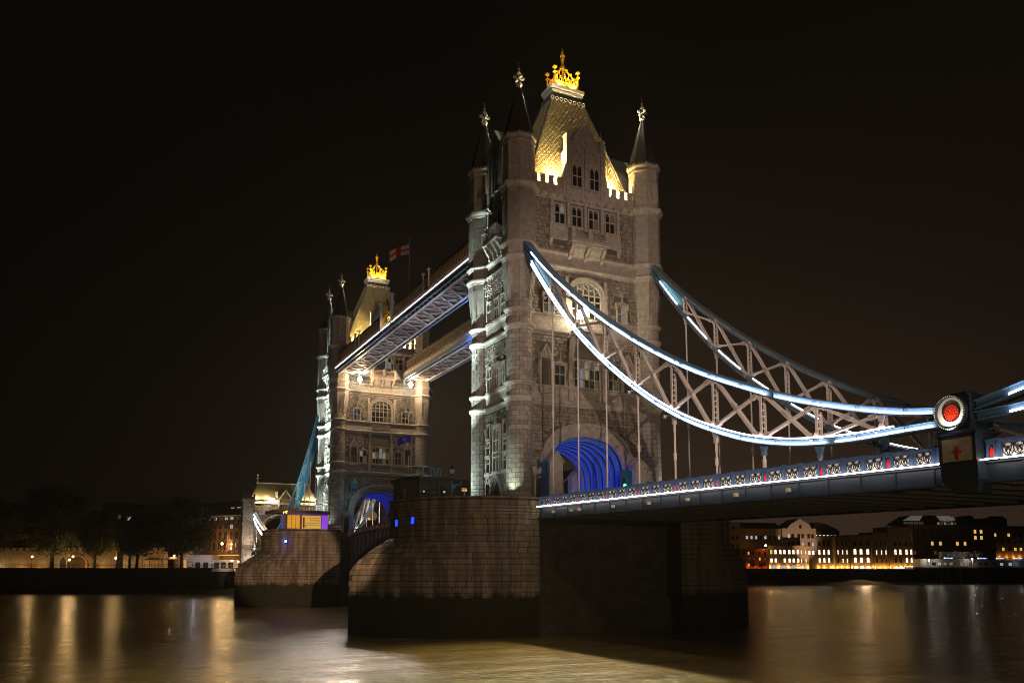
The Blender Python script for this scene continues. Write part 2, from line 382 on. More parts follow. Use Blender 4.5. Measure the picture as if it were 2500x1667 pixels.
# orient the outward normal once
_p0, _p1 = pier_pt(0.5, 13), pier_pt(0.5, 13, 1.0)
SGN = 1 if math.hypot(_p1[0] + XS, _p1[1]) > math.hypot(_p0[0] + XS, _p0[1]) else -1
NS = 36
def loop(z, off, mx):   # closed outline of one pier end; mx = 1 west, -1 east
    h = [pier_pt(i / NS, z, off * SGN) for i in range(NS + 1)]
    pts = h + [(x, -y) for x, y in h[-2::-1]]
    return [(x * mx, y, z) for x, y in pts]
def pier(y0, label, near):
    T = TR((0, y0, 0))
    root = thing('bridge_pier', label, 'bridge pier', (0, y0, 0), 'river piers under the bridge towers')
    zs = [-2, 1, 3, 5, 6.6, 7.2, 7.8, 8.4, 9.0, 9.6, 10.2, 10.6, 11, 12, 15.05]
    for mx in (1, -1):
        g = M(T); rows = [loop(z, -0.02, mx) for z in zs]; k = len(rows[0])
        vs = [p for r in rows for p in r]; fs = []
        for a in range(len(zs) - 1):
            for i in range(k):
                j = (i + 1) % k; q = (a * k + i, a * k + j, (a + 1) * k + j, (a + 1) * k + i); fs.append(q if mx == 1 else q[::-1])
        fs.append(tuple((len(zs) - 1) * k + i for i in range(k)))
        g.add(vs, fs)
        body = g.build('pier_end', PJOINT, root)
        # projecting string courses and the coping of the parapet
        g = M(T)
        for za, zb, of in ((13.35, 13.58, 0.16), (13.66, 13.92, 0.24), (14.02, 14.26, 0.15), (15.06, 15.24, 0.14)):
            h = [i / NS for i in range(NS + 1)]
            for sy in (1, -1):
                o = [pier_pt(s, 13, of * SGN) for s in h]; q = [pier_pt(s, 13, -0.5 * SGN) for s in h]
                A = [(x * mx, y * sy, za) for x, y in q]; B = [(x * mx, y * sy, za) for x, y in o]
                g.ring(A, B, (0, 0, zb - za))
        g.build('string_course', PIER, root)
    g = M(T); g.bx(-XI, XI, -7.7, 7.7, -2, 12.6); g.bx(-XI, XI, -8.1, 8.1, 11.65, 11.95); g.bx(-XI + .01, XI - .01, -8.3, 8.3, -2, 4.4)
    g.build('chamber_wall', mat('chamber_soot_shade', (.085, .068, .045), .9, noise=.6, nscale=.8, bump=.3), root)  # wall colour holds soot and the deck's shadow together
    g = M(T); g.bx(-XI, XI, -10.4, 10.4, 13.2, 14.0); g.build('roadway_slab', ASPH, root)
    # granite blocks of the southern face, western end first, each proud of its joints
    cand = []
    z = 4.45; row = 0
    while z < 15.0:
        h = 0.60
        if 13.0 < z < 14.29: z = 14.3; continue
        h = min(h, 15.05 - z)
        if z < 13.34 < z + h: h = 13.34 - z
        if h < 0.2: z += h + 0.001; continue
        Ls = (XS - XI) + (YW * PI / 2 if z > 9 else 19.5); s = 0.0 - (row % 2) * 0.55 / Ls
        while s < 1:
            wd = (1.15 + 0.75 * R.random()) / Ls; a, b = max(0, s), min(1, s + wd)
            if b - a > 0.3 / Ls: cand.append((a, b, z, h, Ls))
            s += wd
        z += h; row += 1
    def blk(g, a, b, z, h, Ls, mx):
        gp = 0.034; e = gp / Ls; of = 0.03 + 0.05 * R.random(); m = (a + b) / 2
        nsub = 2 if (b - a) * Ls > 0.8 and a > 0.1 else 1
        ss = [a + e + (b - a - 2 * e) * i / nsub for i in range(nsub + 1)]
        F = []; Bk = []
        for zz in (z + gp, z + h - gp):
            F.append([(*pier_pt(q, zz, of * SGN), zz) for q in ss]); Bk.append([(*pier_pt(q, zz, -0.12 * SGN), zz) for q in ss])
        pts = F[0] + F[1] + Bk[0] + Bk[1]; n = nsub + 1
        fs = []
        for i in range(nsub):
            fs += [(i, i + 1, n + i + 1, n + i), (n + i, n + i + 1, 3 * n + i + 1, 3 * n + i), (i, 2 * n + i, 2 * n + i + 1, i + 1)]
        fs += [(0, n, 3 * n, 2 * n), (n - 1, 3 * n - 1, 2 * n - 1, n - 1) if False else (n - 1, 2 * n + n - 1, 3 * n + n - 1, 2 * n - 1)]
        if mx < 0: pts = [(-x, y, zz) for x, y, zz in pts]
        return g.add(pts, fs)
    R.shuffle(cand)
    cand.sort(key=lambda c: -(c[1] - c[0]) * c[4] * (1.0 if 0.0 <= c[0] < 0.93 else 0.2))
    rest = M(T)
    for i, c in enumerate(cand):
        if i < 296: blk(M(T), *c, 1).build('stone', PIER, root)
        else: blk(rest, *c, 1)
    for c in cand:
        blk(rest, *c, -1)
    rest.build('stonework', PIER, root, kind='stuff')
    return root
pier(0, 'near river pier of weed-stained granite blocks, standing in the foreground water', True)
pier(82.3, 'farther river pier of pale granite blocks with one blue lamp', False)

# ================================================================== TOWERS
AX, AY = 9.02, 5.08            # turret axes
SW_, WW_ = 5.2, 9.4            # planes of the south and west walls
ZB, ZTOP = 15.0, 53.2
LEV = dict(A=(26.65, 27.35), B=(28.55, 29.05), C=(35.15, 35.85), D=(37.25, 37.75), E=(43.35, 44.05), F=(45.15, 45.7), G=(52.15, 53.05))
def face(y0, which):
    if which == 'S': return TR((0, y0 - SW_, 0))
    if which == 'W': return TR((-WW_, y0, 0)) @ MX.Rotation(-PI / 2, 4, 'Z')
    if which == 'N': return TR((0, y0 + SW_, 0)) @ MX.Rotation(PI, 4, 'Z')
    return TR((WW_, y0, 0)) @ MX.Rotation(PI / 2, 4, 'Z')
# in a face frame: x runs right along the wall, -y comes out of it, z is up
def window(root, T, cx, z0, z1, wd, nl=2, tr=(), head='gothic', hood=None, lit=None, fr=0.16, pr=0.20, label=None):
    g = M(T); x0, x1 = cx - wd / 2, cx + wd / 2
    mw = 0.11
    g.bx(x0 - fr, x0, -pr, .05, z0 - .02, z1); g.bx(x1, x1 + fr, -pr, .05, z0 - .02, z1)
    g.bx(x0 - fr, x1 + fr, -pr - .01, .05, z1, z1 + fr); g.bx(x0 - fr - .08, x1 + fr + .08, -pr - .10, .05, z0 - .2, z0)
    lw = (wd - mw * (nl - 1)) / nl
    for i in range(1, nl): g.bx(x0 + i * (lw + mw) - mw, x0 + i * (lw + mw), -pr + .03, .04, z0, z1)
    lev = [z0] + list(tr) + [z1]
    for z in tr: g.bx(x0, x1, -pr + .02, .04, z - .06, z + .06)
    if head == 'gothic':
        for i in range(nl):
            a = x0 + i * (lw + mw); c = a + lw / 2; hh = lw * 0.62
            for z in (z1,):
                g.prism([(a, -pr + .05, z), (a, -pr + .05, z - hh), (a + lw * .12, -pr + .05, z - hh * .45), (c, -pr + .05, z)], (0, .12, 0))
                g.prism([(a + lw, -pr + .05, z), (c, -pr + .05, z), (a + lw * .88, -pr + .05, z - hh * .45), (a + lw, -pr + .05, z - hh)], (0, .12, 0))
                g.bx(a, c - lw * .14, -pr + .06, -.02, z - hh * .80, z - hh * .70); g.bx(c + lw * .14, a + lw, -pr + .06, -.02, z - hh * .80, z - hh * .70)
    if hood:
        hz = z1 + fr + hood
        g.bx(x0 - fr - .12, x1 + fr + .12, -pr - .14, .0, z1 + fr + .02, z1 + fr + .16)
        for sx in (-1, 1):
            xo = cx + sx * (wd / 2 + fr + .12)
            g.bx(min(xo, xo - sx * .13), max(xo, xo - sx * .13), -pr - .13, 0, z1 - .5, z1 + fr + .05)
            g.prism([(cx + sx * wd * .42, -pr - .1, z1 + fr + .15), (cx + sx * wd * .12, -pr - .1, z1 + fr + .35), (cx, -pr - .1, hz), (cx, -pr - .1, z1 + fr + .15)][::sx], (0, .18, 0))
        g.rod((cx, -pr - .05, hz - .2), (cx, -pr - .05, hz + .35), .07, 5)
        g.bx(cx - .22, cx + .22, -pr - .12, -.02, hz + .10, hz + .24); g.ball((cx, -pr - .05, hz + .48), .13, 6, 4)
    o = g.build('window', LIME, root, label=label)
    for i in range(nl):
        a = x0 + i * (lw + mw)
        for k in range(len(lev) - 1):
            za, zb = lev[k] + (.06 if k else 0), lev[k + 1] - (.06 if k < len(lev) - 2 else 0)
            q = R.random(); mm = GLASS
            if lit and q < lit: mm = (GLASL, GLASC, GLASD, GLASD)[int(R.random() * 4)]
            M(T).bx(a, a + lw, -.045, -.02, za, zb).build('pane', mm, o)
    return o
def rubble(root, T, u0, u1, z0, z1, holes=(), name='rubble_stones'):
    g = M(T); z = z0
    while z < z1 - .12:
        h = min(0.30 + .22 * R.random(), z1 - z); u = u0 - R.random() * .5
        while u < u1:
            wd = .45 + .75 * R.random(); a, b = max(u, u0) + .015, min(u + wd, u1) - .015; u += wd
            if b - a < .12: continue
            cx, cz = (a + b) / 2, z + h / 2
            if any(p - .10 < cx < q + .10 and r - .05 < cz < s + .05 for p, q, r, s in holes): continue
            d = .03 + .12 * R.random() ** 1.5; c = .05
            pts = [(a, .02, z + .015), (b, .02, z + .015), (b, .02, z + h - .015), (a, .02, z + h - .015),
                   (a + c, -d * (0.5 + R.random() * .5), z + c), (b - c, -d * (0.5 + R.random() * .5), z + c), (b - c, -d, z + h - c), (a + c, -d, z + h - c)]
            g.add(pts, [(4, 5, 6, 7), (0, 1, 5, 4), (1, 2, 6, 5), (2, 3, 7, 6), (3, 0, 4, 7)])
        z += h
    return g.build(name, RUBB, root, kind='stuff')
def mould(z0, z1, p=0.34):
    h = z1 - z0
    return [(0, z0), (p * .25, z0 + h * .08), (p * .35, z0 + h * .35), (p * .85, z0 + h * .55), (p, z0 + h * .7), (p, z0 + h * .92), (p * .6, z1), (0, z1 + .12)]
def corbel(g, x, wd, ztop, zbot, out):
    # scrolled bracket: deep at the top, drawing back to the wall below
    h = ztop - zbot
    poly = [(x - wd / 2, 0.02, ztop), (x - wd / 2, -out, ztop), (x - wd / 2, -out * 1.02, ztop - h * .15), (x - wd / 2, -out * .72, ztop - h * .38), (x - wd / 2, -out * .45, ztop - h * .6), (x - wd / 2, -out * .42, ztop - h * .8), (x - wd / 2, -.08, zbot), (x - wd / 2, .02, zbot)]
    g.prism(poly, (wd, 0, 0))
def tracery(g, x0, x1, z0, z1, y, n):
    wd = (x1 - x0) / n; th = .05
    for i in range(n):
        cx, cz = x0 + wd * (i + .5), (z0 + z1) / 2; r = min(wd, z1 - z0) * .46
        pts = [(cx + r * math.cos(2 * PI * k / 12), y, cz + r * math.sin(2 * PI * k / 12)) for k in range(13)]
        for a, b in zip(pts, pts[1:]): g.bar(a, b, .09, th)
        for a in (PI / 4, 3 * PI / 4):
            g.bar((cx - wd * .5 * math.cos(a), y, cz - (z1 - z0) * .5 * math.sin(a)), (cx + wd * .5 * math.cos(a), y, cz + (z1 - z0) * .5 * math.sin(a)), .09, th)
    g.bx(x0, x1, y - .07, y + .07, z0 - .06, z0 + .03); g.bx(x0, x1, y - .07, y + .07, z1 - .03, z1 + .06)

def tower(y0, label, near):
    root = thing('bridge_tower', label, 'tower', (0, y0, 0), 'towers of the bridge')
    C = TR((0, y0, 0)); S, Wt, N_, E_ = (face(y0, k) for k in 'SWNE')
    # ---- walls with the road arch through them
    g = M(C)
    oa, ob, zc = 5.9, 5.2, 18.7
    for sx in (-1, 1): g.bx(min(sx * WW_, sx * oa), max(sx * WW_, sx * oa), -SW_, SW_, ZB - 1.2, zc)
    arc = sup(oa, ob, 2.35, 33, zc)
    for yy in (-SW_, SW_):
        A = [(x, yy, z) for x, _, z in arc]; B = [(x, yy, 25.2) for x, _, z in arc]
        g.strip(A, B)
        for sx in (-1, 1): g.add([(sx * oa, yy, zc), (sx * WW_, yy, zc), (sx * WW_, yy, 25.2), (sx * oa, yy, 25.2)], [(0, 1, 2, 3)])
    for sx in (-1, 1): g.add([(sx * WW_, -SW_, zc), (sx * WW_, SW_, zc), (sx * WW_, SW_, 25.2), (sx * WW_, -SW_, 25.2)], [(0, 1, 2, 3)])
    g.strip([(x, -SW_, z) for x, _, z in arc], [(x, SW_, z) for x, _, z in arc])
    g.bx(-WW_, WW_, -SW_, SW_, 25.2, ZTOP)
    wall = g.build('wall', MORT, root)
    # smooth ashlar bands between paired string courses, and the courses themselves
    g = M(C); h = M(C)
    for a, b in (('A', 'B'), ('C', 'D'), ('E', 'F')):
        z0, z1 = LEV[a][1], LEV[b][0]
        g.bx(-WW_ - .05, WW_ + .05, -SW_ - .05, SW_ + .05, z0, z1)
    g.build('ashlar_band', LIME, root)
    for k, (z0, z1) in LEV.items():
        p = .34 if k != 'G' else .55
        pr = mould(z0, z1, p)
        for T, hw in ((S, 7.9), (N_, 7.9), (Wt, 4.0), (E_, 4.0)):
            m_ = M(T); m_.prism([(-hw, -d, z) for d, z in pr][::-1] + [(-hw, .05, z0), ], (2 * hw, 0, 0)) if False else m_.prism([(-hw, .05, z0)] + [(-hw, -d, z) for d, z in pr] + [(-hw, .05, z1 + .12)], (2 * hw, 0, 0))
            if k == 'G':
                q = -hw + .3
                while q < hw: m_.bx(q, q + .32, -p - .04, 0, z0 + .25, z0 + .55); q += 1.15
            m_.build('string_course', LIME, root)
    # ---- turrets
    stone_r = 1.52
    nS = 10; hS = 0.56
    wedge = {}
    def wedge_mesh(r, h):
        key = (r, h)
        if key not in wedge:
            m_ = M(); a0, a1 = -PI / nS + .018, PI / nS - .018; ss = [a0 + (a1 - a0) * i / 2 for i in range(3)]
            P = [(r * math.cos(a), r * math.sin(a), z) for z in (.024, h - .024) for a in ss]; Q = [((r - .10) * math.cos(a), (r - .10) * math.sin(a), z) for z in (.024, h - .024) for a in ss]
            m_.add(P + Q, [(0, 1, 4, 3), (1, 2, 5, 4), (3, 4, 10, 9), (4, 5, 11, 10), (0, 6, 7, 1), (1, 7, 8, 2), (0, 3, 9, 6), (2, 8, 11, 5)])
            wedge[key] = m_.mesh('stone', GRAN)
        return wedge[key]
    stones = 0
    for sx, sy in ((-1, -1), (-1, 1), (1, -1), (1, 1)):
        cx, cyy = sx * AX, y0 + sy * AY
        g = M(); r = 1.5
        g.lathe(cx, cyy, [(1.44, ZB - .1), (1.44, 42.2)], 32)
        tur = g.build('turret', MORT, root)
        # base mouldings
        g = M(); g.lathe(cx, cyy, [(1.9, ZB), (1.9, 15.35), (1.82, 15.5), (1.72, 15.55), (1.80, 15.75), (1.74, 15.95), (1.56, 16.15), (1.5, 16.2)], 32)
        g.build('base_moulding', LIME, tur)
        for k in 'ABCD':
            z0, z1 = LEV[k]; M().lathe(cx, cyy, [(1.5 + d, z) for d, z in mould(z0, z1)], 32).build('moulding', LIME, tur)
        for k in 'EFG':
            z0, z1 = LEV[k]; M().lathe(cx, cyy, [(2.0 + d, z) for d, z in mould(z0, z1, .30 if k != 'G' else .48)], 8, PI / 8).build('moulding', LIME, tur)
        if sx < 0 or sy < 0:
            rest = M()
            def course(za, zb, rr):
                nonlocal stones, rest
                z = za; row = 0; k = max(1, round((zb - za) / hS)); hh = (zb - za) / k
                for row in range(k):
                    for i in range(nS):
                        ang = (i + .5 * (row % 2)) * 2 * PI / nS + .2
                        da = (ang - math.atan2(-.9, -.42) + PI) % (2 * PI) - PI
                        if abs(da) > 1.75: continue
                        d = R.random() * .02
                        if stones < 298 and (sx < 0 and sy < 0 or (sx < 0 and near and stones < 240)) and abs(da) < 1.5:
                            o = link('stone', wedge_mesh(rr, hh), tur, loc=(cx, cyy, za + row * hh), rot=(0, 0, ang)); stones += 1
                        else:
                            mt = TR((cx, cyy, za + row * hh)) @ MX.Rotation(ang, 4, 'Z')
                            k0 = len(rest.v); me = wedge_mesh(rr, hh)
                            rest.add([mt @ v.co for v in me.vertices], [tuple(p.vertices) for p in me.polygons])
            for za, zb in ((16.2, 26.65), (27.45, 28.55), (29.15, 35.15), (35.95, 37.25), (37.85, 40.0)): course(za, zb, stone_r)
            rest.build('stonework', GRAN, tur, kind='stuff')
        # broached change from round shaft to octagon
        g = M(); vs = []; nn = 8
        for r_, z_, off in ((1.5, 39.6, 0), (2.0, 42.6, PI / 8)):
            pass
        ring0 = [(cx + 1.47 * math.cos(2 * PI * i / 16 + PI / 8), cyy + 1.47 * math.sin(2 * PI * i / 16 + PI / 8), 39.2) for i in range(16)]
        oc = [(cx + 2.0 * math.cos(2 * PI * i / 8 + PI / 8), cyy + 2.0 * math.sin(2 * PI * i / 8 + PI / 8)) for i in range(8)]
        ring1 = []
        for i in range(8):
            a, b = oc[i], oc[(i + 1) % 8]; ring1 += [(a[0], a[1], 42.3), ((a[0] + b[0]) / 2, (a[1] + b[1]) / 2, 42.6)]
        g.add(ring0 + ring1, [(i, (i + 1) % 16, 16 + (i + 1) % 16, 16 + i) for i in range(16)])
        # dagger-shaped fillets between the octagon angles
        for i in range(8):
            a, b = oc[i], oc[(i + 1) % 8]; ang = 2 * PI * i / 8 + PI / 8
            tip = (cx + 1.5 * math.cos(ang), cyy + 1.5 * math.sin(ang), 38.3)
            p1 = (a[0] + (b[0] - a[0]) * .34, a[1] + (b[1] - a[1]) * .34, 42.6); c_ = oc[i - 1]
            p2 = (a[0] + (c_[0] - a[0]) * .34, a[1] + (c_[1] - a[1]) * .34, 42.6); a3 = (a[0] * 1 + (a[0] - cx) * .03, a[1] + (a[1] - cyy) * .03, 42.6)
            g.add([tip, p1, a3, p2], [(0, 1, 2), (0, 2, 3)])
        g.lathe(cx, cyy, [(2.0, 42.5), (2.0, ZTOP)], 8, PI / 8)
        g.build('octagon_shaft', GRAN, tur)
        # raised courses on the octagon
        g = M()
        z = 45.95
        while z < 52.0:
            for i in range(8):
                a, b = V((*oc[i], 0)), V((*oc[(i + 1) % 8], 0)); q = .5 if int(z * 10) % 2 else .38
                for t0, t1 in ((.03, q - .012), (q + .012, .97)):
                    p, s_ = a.lerp(b, t0), a.lerp(b, t1); nrm = V((p.y - s_.y, s_.x - p.x, 0)).normalized() * -1
                    mid = (p + s_) / 2; g.obb((mid.x, mid.y, z + .29), (s_ - p) / 2, nrm * (.02 + .02 * R.random()), (0, 0, .275))
            z += .6
        g.build('octagon_stones', GRAN, tur, kind='stuff')
        # upper stage with sunk panels, cap, spire, finial
        g = M(); g.lathe(cx, cyy, [(1.86, ZTOP - .1), (1.86, 58.2)], 8, PI / 8)
        ou = [(cx + 1.86 * math.cos(2 * PI * i / 8 + PI / 8), cyy + 1.86 * math.sin(2 * PI * i / 8 + PI / 8)) for i in range(8)]
        for i in range(8):
            a, b = V((*ou[i], 0)), V((*ou[(i + 1) % 8], 0)); d = (b - a); nrm = V((d.y, -d.x, 0)).normalized()
            f = lambda t, z, o: a + d * t + nrm * o + V((0, 0, z))
            for t0, t1, za, zb in ((.0, .14, 53.4, 58), (.86, 1, 53.4, 58), (.14, .86, 53.4, 54.2), (.14, .86, 56.9, 57.9), (.46, .54, 54.2, 56.9), (.14, .86, 55.1, 55.3)):
                p, q = f(t0, za, .0), f(t1, zb, .0); m_ = (p + q) / 2
                g.obb(m_, d * (t1 - t0) / 2, nrm * .07, (0, 0, (zb - za) / 2))
            for t0, t1 in ((.14, .46), (.54, .86)):
                tm = (t0 + t1) / 2
                g.prism([f(t0, 56.9, .06), f(t0, 56.1, .06), f(tm, 56.75, .06)], -nrm * .05); g.prism([f(t1, 56.9, .06), f(tm, 56.75, .06), f(t1, 56.1, .06)], -nrm * .05)
        g.lathe(cx, cyy, [(1.86 + d, z) for d, z in mould(57.75, 58.25, .16)], 8, PI / 8)
        g.lathe(cx, cyy, [(1.86 + d, z) for d, z in mould(58.35, 58.9, .34)], 8, PI / 8)
        for i in range(8):
            a, b = V((*ou[i], 0)), V((*ou[(i + 1) % 8], 0))
            for t in (.1, .37, .63, .9):
                p = a.lerp(b, t); p = V((cx, cyy, 0)) + (p - V((cx, cyy, 0))) * 1.16; g.ball((p.x, p.y, 58.98), .11, 6, 4)
        g.build('turret_stage', LIME, tur)
        g = M(); zz = [58.95, 60.0, 61, 62, 63, 64, 65, 65.7]
        g.lathe(cx, cyy, [(1.98 - (z - 58.95) * 1.80 / 6.75, z) for z in zz], 8, PI / 8)
        for i in range(8):
            an = 2 * PI * i / 8 + PI / 8; g.rod((cx + 1.98 * math.cos(an), cyy + 1.98 * math.sin(an), 58.95), (cx + .2 * math.cos(an), cyy + .2 * math.sin(an), 65.65), .055, 4)
        for k in range(1, 16):
            z = 58.95 + k * .43; r_ = 1.98 - (z - 58.95) * 1.80 / 6.75
            g.lathe(cx, cyy, [(r_ + .035, z), (r_ + .01, z + .05)], 8, PI / 8, False)
        g.build('spire', SPIRE, tur)
        g = M(); g.lathe(cx, cyy, [(.2, 65.6), (.34, 65.75), (.34, 65.9), (.12, 66.05), (.09, 66.9), (.14, 67.0), (.07, 67.15), (.06, 67.9), (.16, 68.0), (.02, 68.2)], 8)
        g.rod((cx, cyy, 68.1), (cx, cyy, 68.9), .02, 4)
        for dx, dy in ((1, 0), (-1, 0), (0, 1), (0, -1)):
            g.bar((cx, cyy, 66.75), (cx + dx * .52, cyy + dy * .52, 66.75), .13, .16)
            g.ball((cx + dx * .60, cyy + dy * .60, 66.86), .18, 6, 4); g.ball((cx + dx * .40, cyy + dy * .40, 67.05), .12, 6, 4)
            g.ball((cx + dx * .30, cyy + dy * .30, 66.1), .17, 6, 4); g.ball((cx + dx * .18, cyy + dy * .18, 67.5), .11, 6, 4)
        g.build('finial', mat('finial_stone', (0.62, 0.58, 0.48), 0.5, noise=.3), tur)
    # ---- south (and north) fronts
    for fn, T in (('S', S), ('N', N_)):
        if fn == 'N' and not near: pass
        seen = fn == 'S'
        lit = .30 if seen else 0
        holes = [(-1.95, 1.95, 29, 33.2), (-4.6, -2.6, 28.9, 32.4), (2.6, 4.6, 28.9, 32.4), (-6.9, -4.7, 27, 34.2), (4.7, 6.9, 27, 34.2), (-2.6, 2.6, 33.2, 35)]
        if seen:
            rubble(wall, T, -7.55, 7.55, 29.1, 35.1, holes)
            rubble(wall, T, -7.55, 7.55, 37.85, 43.3, [(-2.75, 2.75, 37, 42.7), (-6.2, -4.1, 37.4, 41), (4.1, 6.2, 37.4, 41)])
            rubble(wall, T, -7.1, 7.1, 45.75, 52.1, [(-4.9, 4.9, 46.6, 52.5), (-2.6, 2.6, 45, 47)])
            # spandrels beside the road arch
            hs = []
            z = 16.0
            for k in range(24):
                za = 15.2 + k * .48; zz = za + .24
                q = 6.7 if zz < zc else 6.75 * max(0, 1 - ((zz - zc) / 6.25) ** 2.35) ** (1 / 2.35) if zz < zc + 6.2 else 0
                if q: hs.append((-q, q, za, za + .48))
            rubble(wall, T, -7.55, 7.55, 15.2, 26.6, hs)
        # top row of four windows, with panelling under
        for c in (-3.6, -1.2, 1.2, 3.6): window(root, T, c, 49.25, 51.75, 1.30, 2, (50.6,), 'gothic', None, lit)
        g = M(T)
        for c in (-4.75, -2.4, 0, 2.4, 4.75): g.bx(c - .2, c + .2, -.34, .03, 48.9, 52.15); g.bx(c - .26, c + .26, -.4, .03, 50.5, 50.7)
        g.bx(-4.95, 4.95, -.16, .02, 47.5, 48.85); g.bx(-5.1, 5.1, -.30, .02, 47.25, 47.5); g.bx(-5.1, 5.1, -.28, .02, 48.85, 49.0)
        for c in (-4.85, 4.85): corbel(g, c, .4, 47.3, 46.2, .42); g.bx(c - .22, c + .22, -.36, .02, 47.5, 48.85)
        g.build('window_surround', LIME, root)
        if seen or True:
            g = M(T)
            g.bx(-2.6, 2.6, -1.45, 0, 47.1, 47.32); g.bx(-2.7, 2.7, -1.55, 0, 46.85, 47.1); g.bx(-2.5, 2.5, -1.3, 0, 46.6, 46.85)
            for c in (-2.3, -.05, 2.2): corbel(g, c, .42, 46.62, 44.95, 1.25)
            for c in (-1.2, 1.1): g.prism([(c - .75, .02, 46.6), (c - .75, -1.0, 46.6), (c - .75, -.85, 46.2), (c - .75, -.35, 45.5), (c - .75, .02, 45.3)], (1.5, 0, 0))
            for c in (-2.4, 0, 2.4): g.bx(c - .27, c + .27, -1.5, -.95, 47.3, 48.55); g.bx(c - .33, c + .33, -1.56, -.9, 48.5, 48.66)
            tracery(g, -2.13, -.27, 47.45, 48.35, -1.38, 2); tracery(g, .27, 2.13, 47.45, 48.35, -1.38, 2)
            for sx in (-1, 1): g.bx(sx * 2.45 - .08, sx * 2.45 + .08, -1.3, 0, 47.3, 48.4)
            g.build('balcony', LIME, root)
        # great arched window with balcony
        g = M(T); zs = 40.75
        g.ring(sup(2.05, 1.45, 2, 17, zs, 0, .03), sup(2.5, 1.95, 2, 17, zs, 0, .03), (0, -.30, 0))
        g.ring(sup(2.5, 1.95, 2, 17, zs, 0, .03), sup(2.72, 2.2, 2, 17, zs, 0, .03), (0, -.42, 0))
        for sx in (-1, 1):
            x_ = sx * 2.28; g.bx(x_ - .23, x_ + .23, -.30, .03, 37.85, zs); g.bx(sx * 2.75 - .2, sx * 2.75 + .2, -.36, .03, 37.85, 42.7); g.bx(sx * 2.75 - .26, sx * 2.75 + .26, -.42, .03, 40.7, 40.95)
        for i in range(1, 5): x_ = -2.05 + i * .82; g.bx(x_ - .055, x_ + .055, -.2, .03, 37.9, zs + 1.44 * math.sqrt(max(0, 1 - (x_ / 2.05) ** 2)))
        for z in (38.9, 40.0, 40.75): g.bx(-2.05, 2.05, -.18, .03, z - .06, z + .06)
        for i in range(5):
            c = -2.05 + (i + .5) * .82
            if abs(c) < 1.8: g.ring(sup(.36, .4, 2, 7, 40.85 + (.35 if abs(c) < 1 else 0.1), c, -.04), sup(.30, .33, 2, 7, 40.85 + (.35 if abs(c) < 1 else 0.1), c, -.04), (0, -.12, 0))
        for cx_, cz_, r_ in ((-.82, 41.65, .3), (.82, 41.65, .3), (0, 41.85, .28)):
            A = [(cx_ + r_ * math.cos(2 * PI * k / 10), -.04, cz_ + r_ * math.sin(2 * PI * k / 10)) for k in range(11)]; B = [(cx_ + (r_ - .07) * math.cos(2 * PI * k / 10), -.04, cz_ + (r_ - .07) * math.sin(2 * PI * k / 10)) for k in range(11)]
            g.ring(A, B, (0, -.12, 0))
        ow = g.build('arched_window', LIME, root)
        for i in range(5):
            for za, zb in ((37.9, 38.84), (38.96, 39.94), (40.06, 40.69)):
                a = -2.05 + i * .82
                M(T).bx(a + .055, a + .765, -.045, -.02, za, zb).build('pane', GLASD if (seen and R.random() < .25) else GLASS, ow)
        top = sup(2.05, 1.45, 2, 17, zs + .03, 0, -.045)
        M(T).prism(top, (0, .02, 0)).build('fanlight', GLASD if (near and seen) else GLASS, ow)
        g = M(T)
        if near:
            g.bx(-2.2, 2.2, -1.5, 0, 35.75, 35.98); g.bx(-2.2, 2.2, -1.48, -1.38, 35.98, 36.1); g.bx(-2.2, 2.2, -1.5, -1.32, 37.02, 37.15)
            for c in (-2.12, 0, 2.12): g.bx(c - .09, c + .09, -1.5, -1.33, 35.98, 37.1)
            for i in range(8):
                c = -1.85 + i * .528; g.bar((c - .22, -1.42, 36.1), (c, -1.42, 37.0), .06, .05); g.bar((c + .22, -1.42, 36.1), (c, -1.42, 37.0), .06, .05); g.bar((c, -1.42, 36.1), (c, -1.42, 36.6), .05, .05)
            for c in (-2.0, 2.0): g.prism([(c - .15, 0, 35.75), (c - .15, -1.3, 35.75), (c - .15, -.9, 35.0), (c - .15, -.25, 33.0), (c - .15, 0, 32.2)], (.3, 0, 0))
            g.build('iron_balcony' if False else 'lower_balcony', LIME, root)
        else:
            tracery(g, -2.0, 2.0, 36.3, 37.1, -.22, 7); g.bx(-2.9, 2.9, -.18, .02, 35.95, 36.22)
            g.build('lower_balcony', LIME, root)
        for c in (-5.2, 5.2): window(root, T, c, 37.95, 40.1, 1.3, 2, (39.05,), 'gothic', .9, .75 if seen and near else .25)
        # middle storey: wide window, side lights, canopied niches, carved panels
        window(root, T, 0, 29.2, 32.5, 3.5, 5, (30.2, 31.5), 'gothic', None, .45 if seen else 0)
        for c in (-3.75, 3.75): window(root, T, c, 29.2, 31.6, 1.35, 2, (30.5,), 'flat', 1.0, .2 if seen else 0)
        g = M(T); g.bx(-5.0, 5.0, -.34, .02, 28.95, 29.12)
        for c in (-2.35, 2.35): g.bx(c - .25, c + .25, -.36, .02, 27.4, 34.6); g.prism([(c - .25, 0, 35.1), (c - .25, -.9, 35.1), (c - .25, -.36, 33.5), (c - .25, 0, 33.5)], (.5, 0, 0))
        for a, b in ((-4.6, -2.7), (-2.0, 2.0), (2.7, 4.6)):
            g.bx(a, b, -.14, .02, 28.1, 28.3); g.bx(a, b, -.14, .02, 27.4, 27.5); g.bx(a, a + .12, -.14, .02, 27.5, 28.1); g.bx(b - .12, b, -.14, .02, 27.5, 28.1)
            q = a + .35
            while q < b - .2: g.ball((q, -.05, 27.8), .17 + .06 * R.random(), 6, 4); q += .42
        g.build('carved_panel', LIME, root)
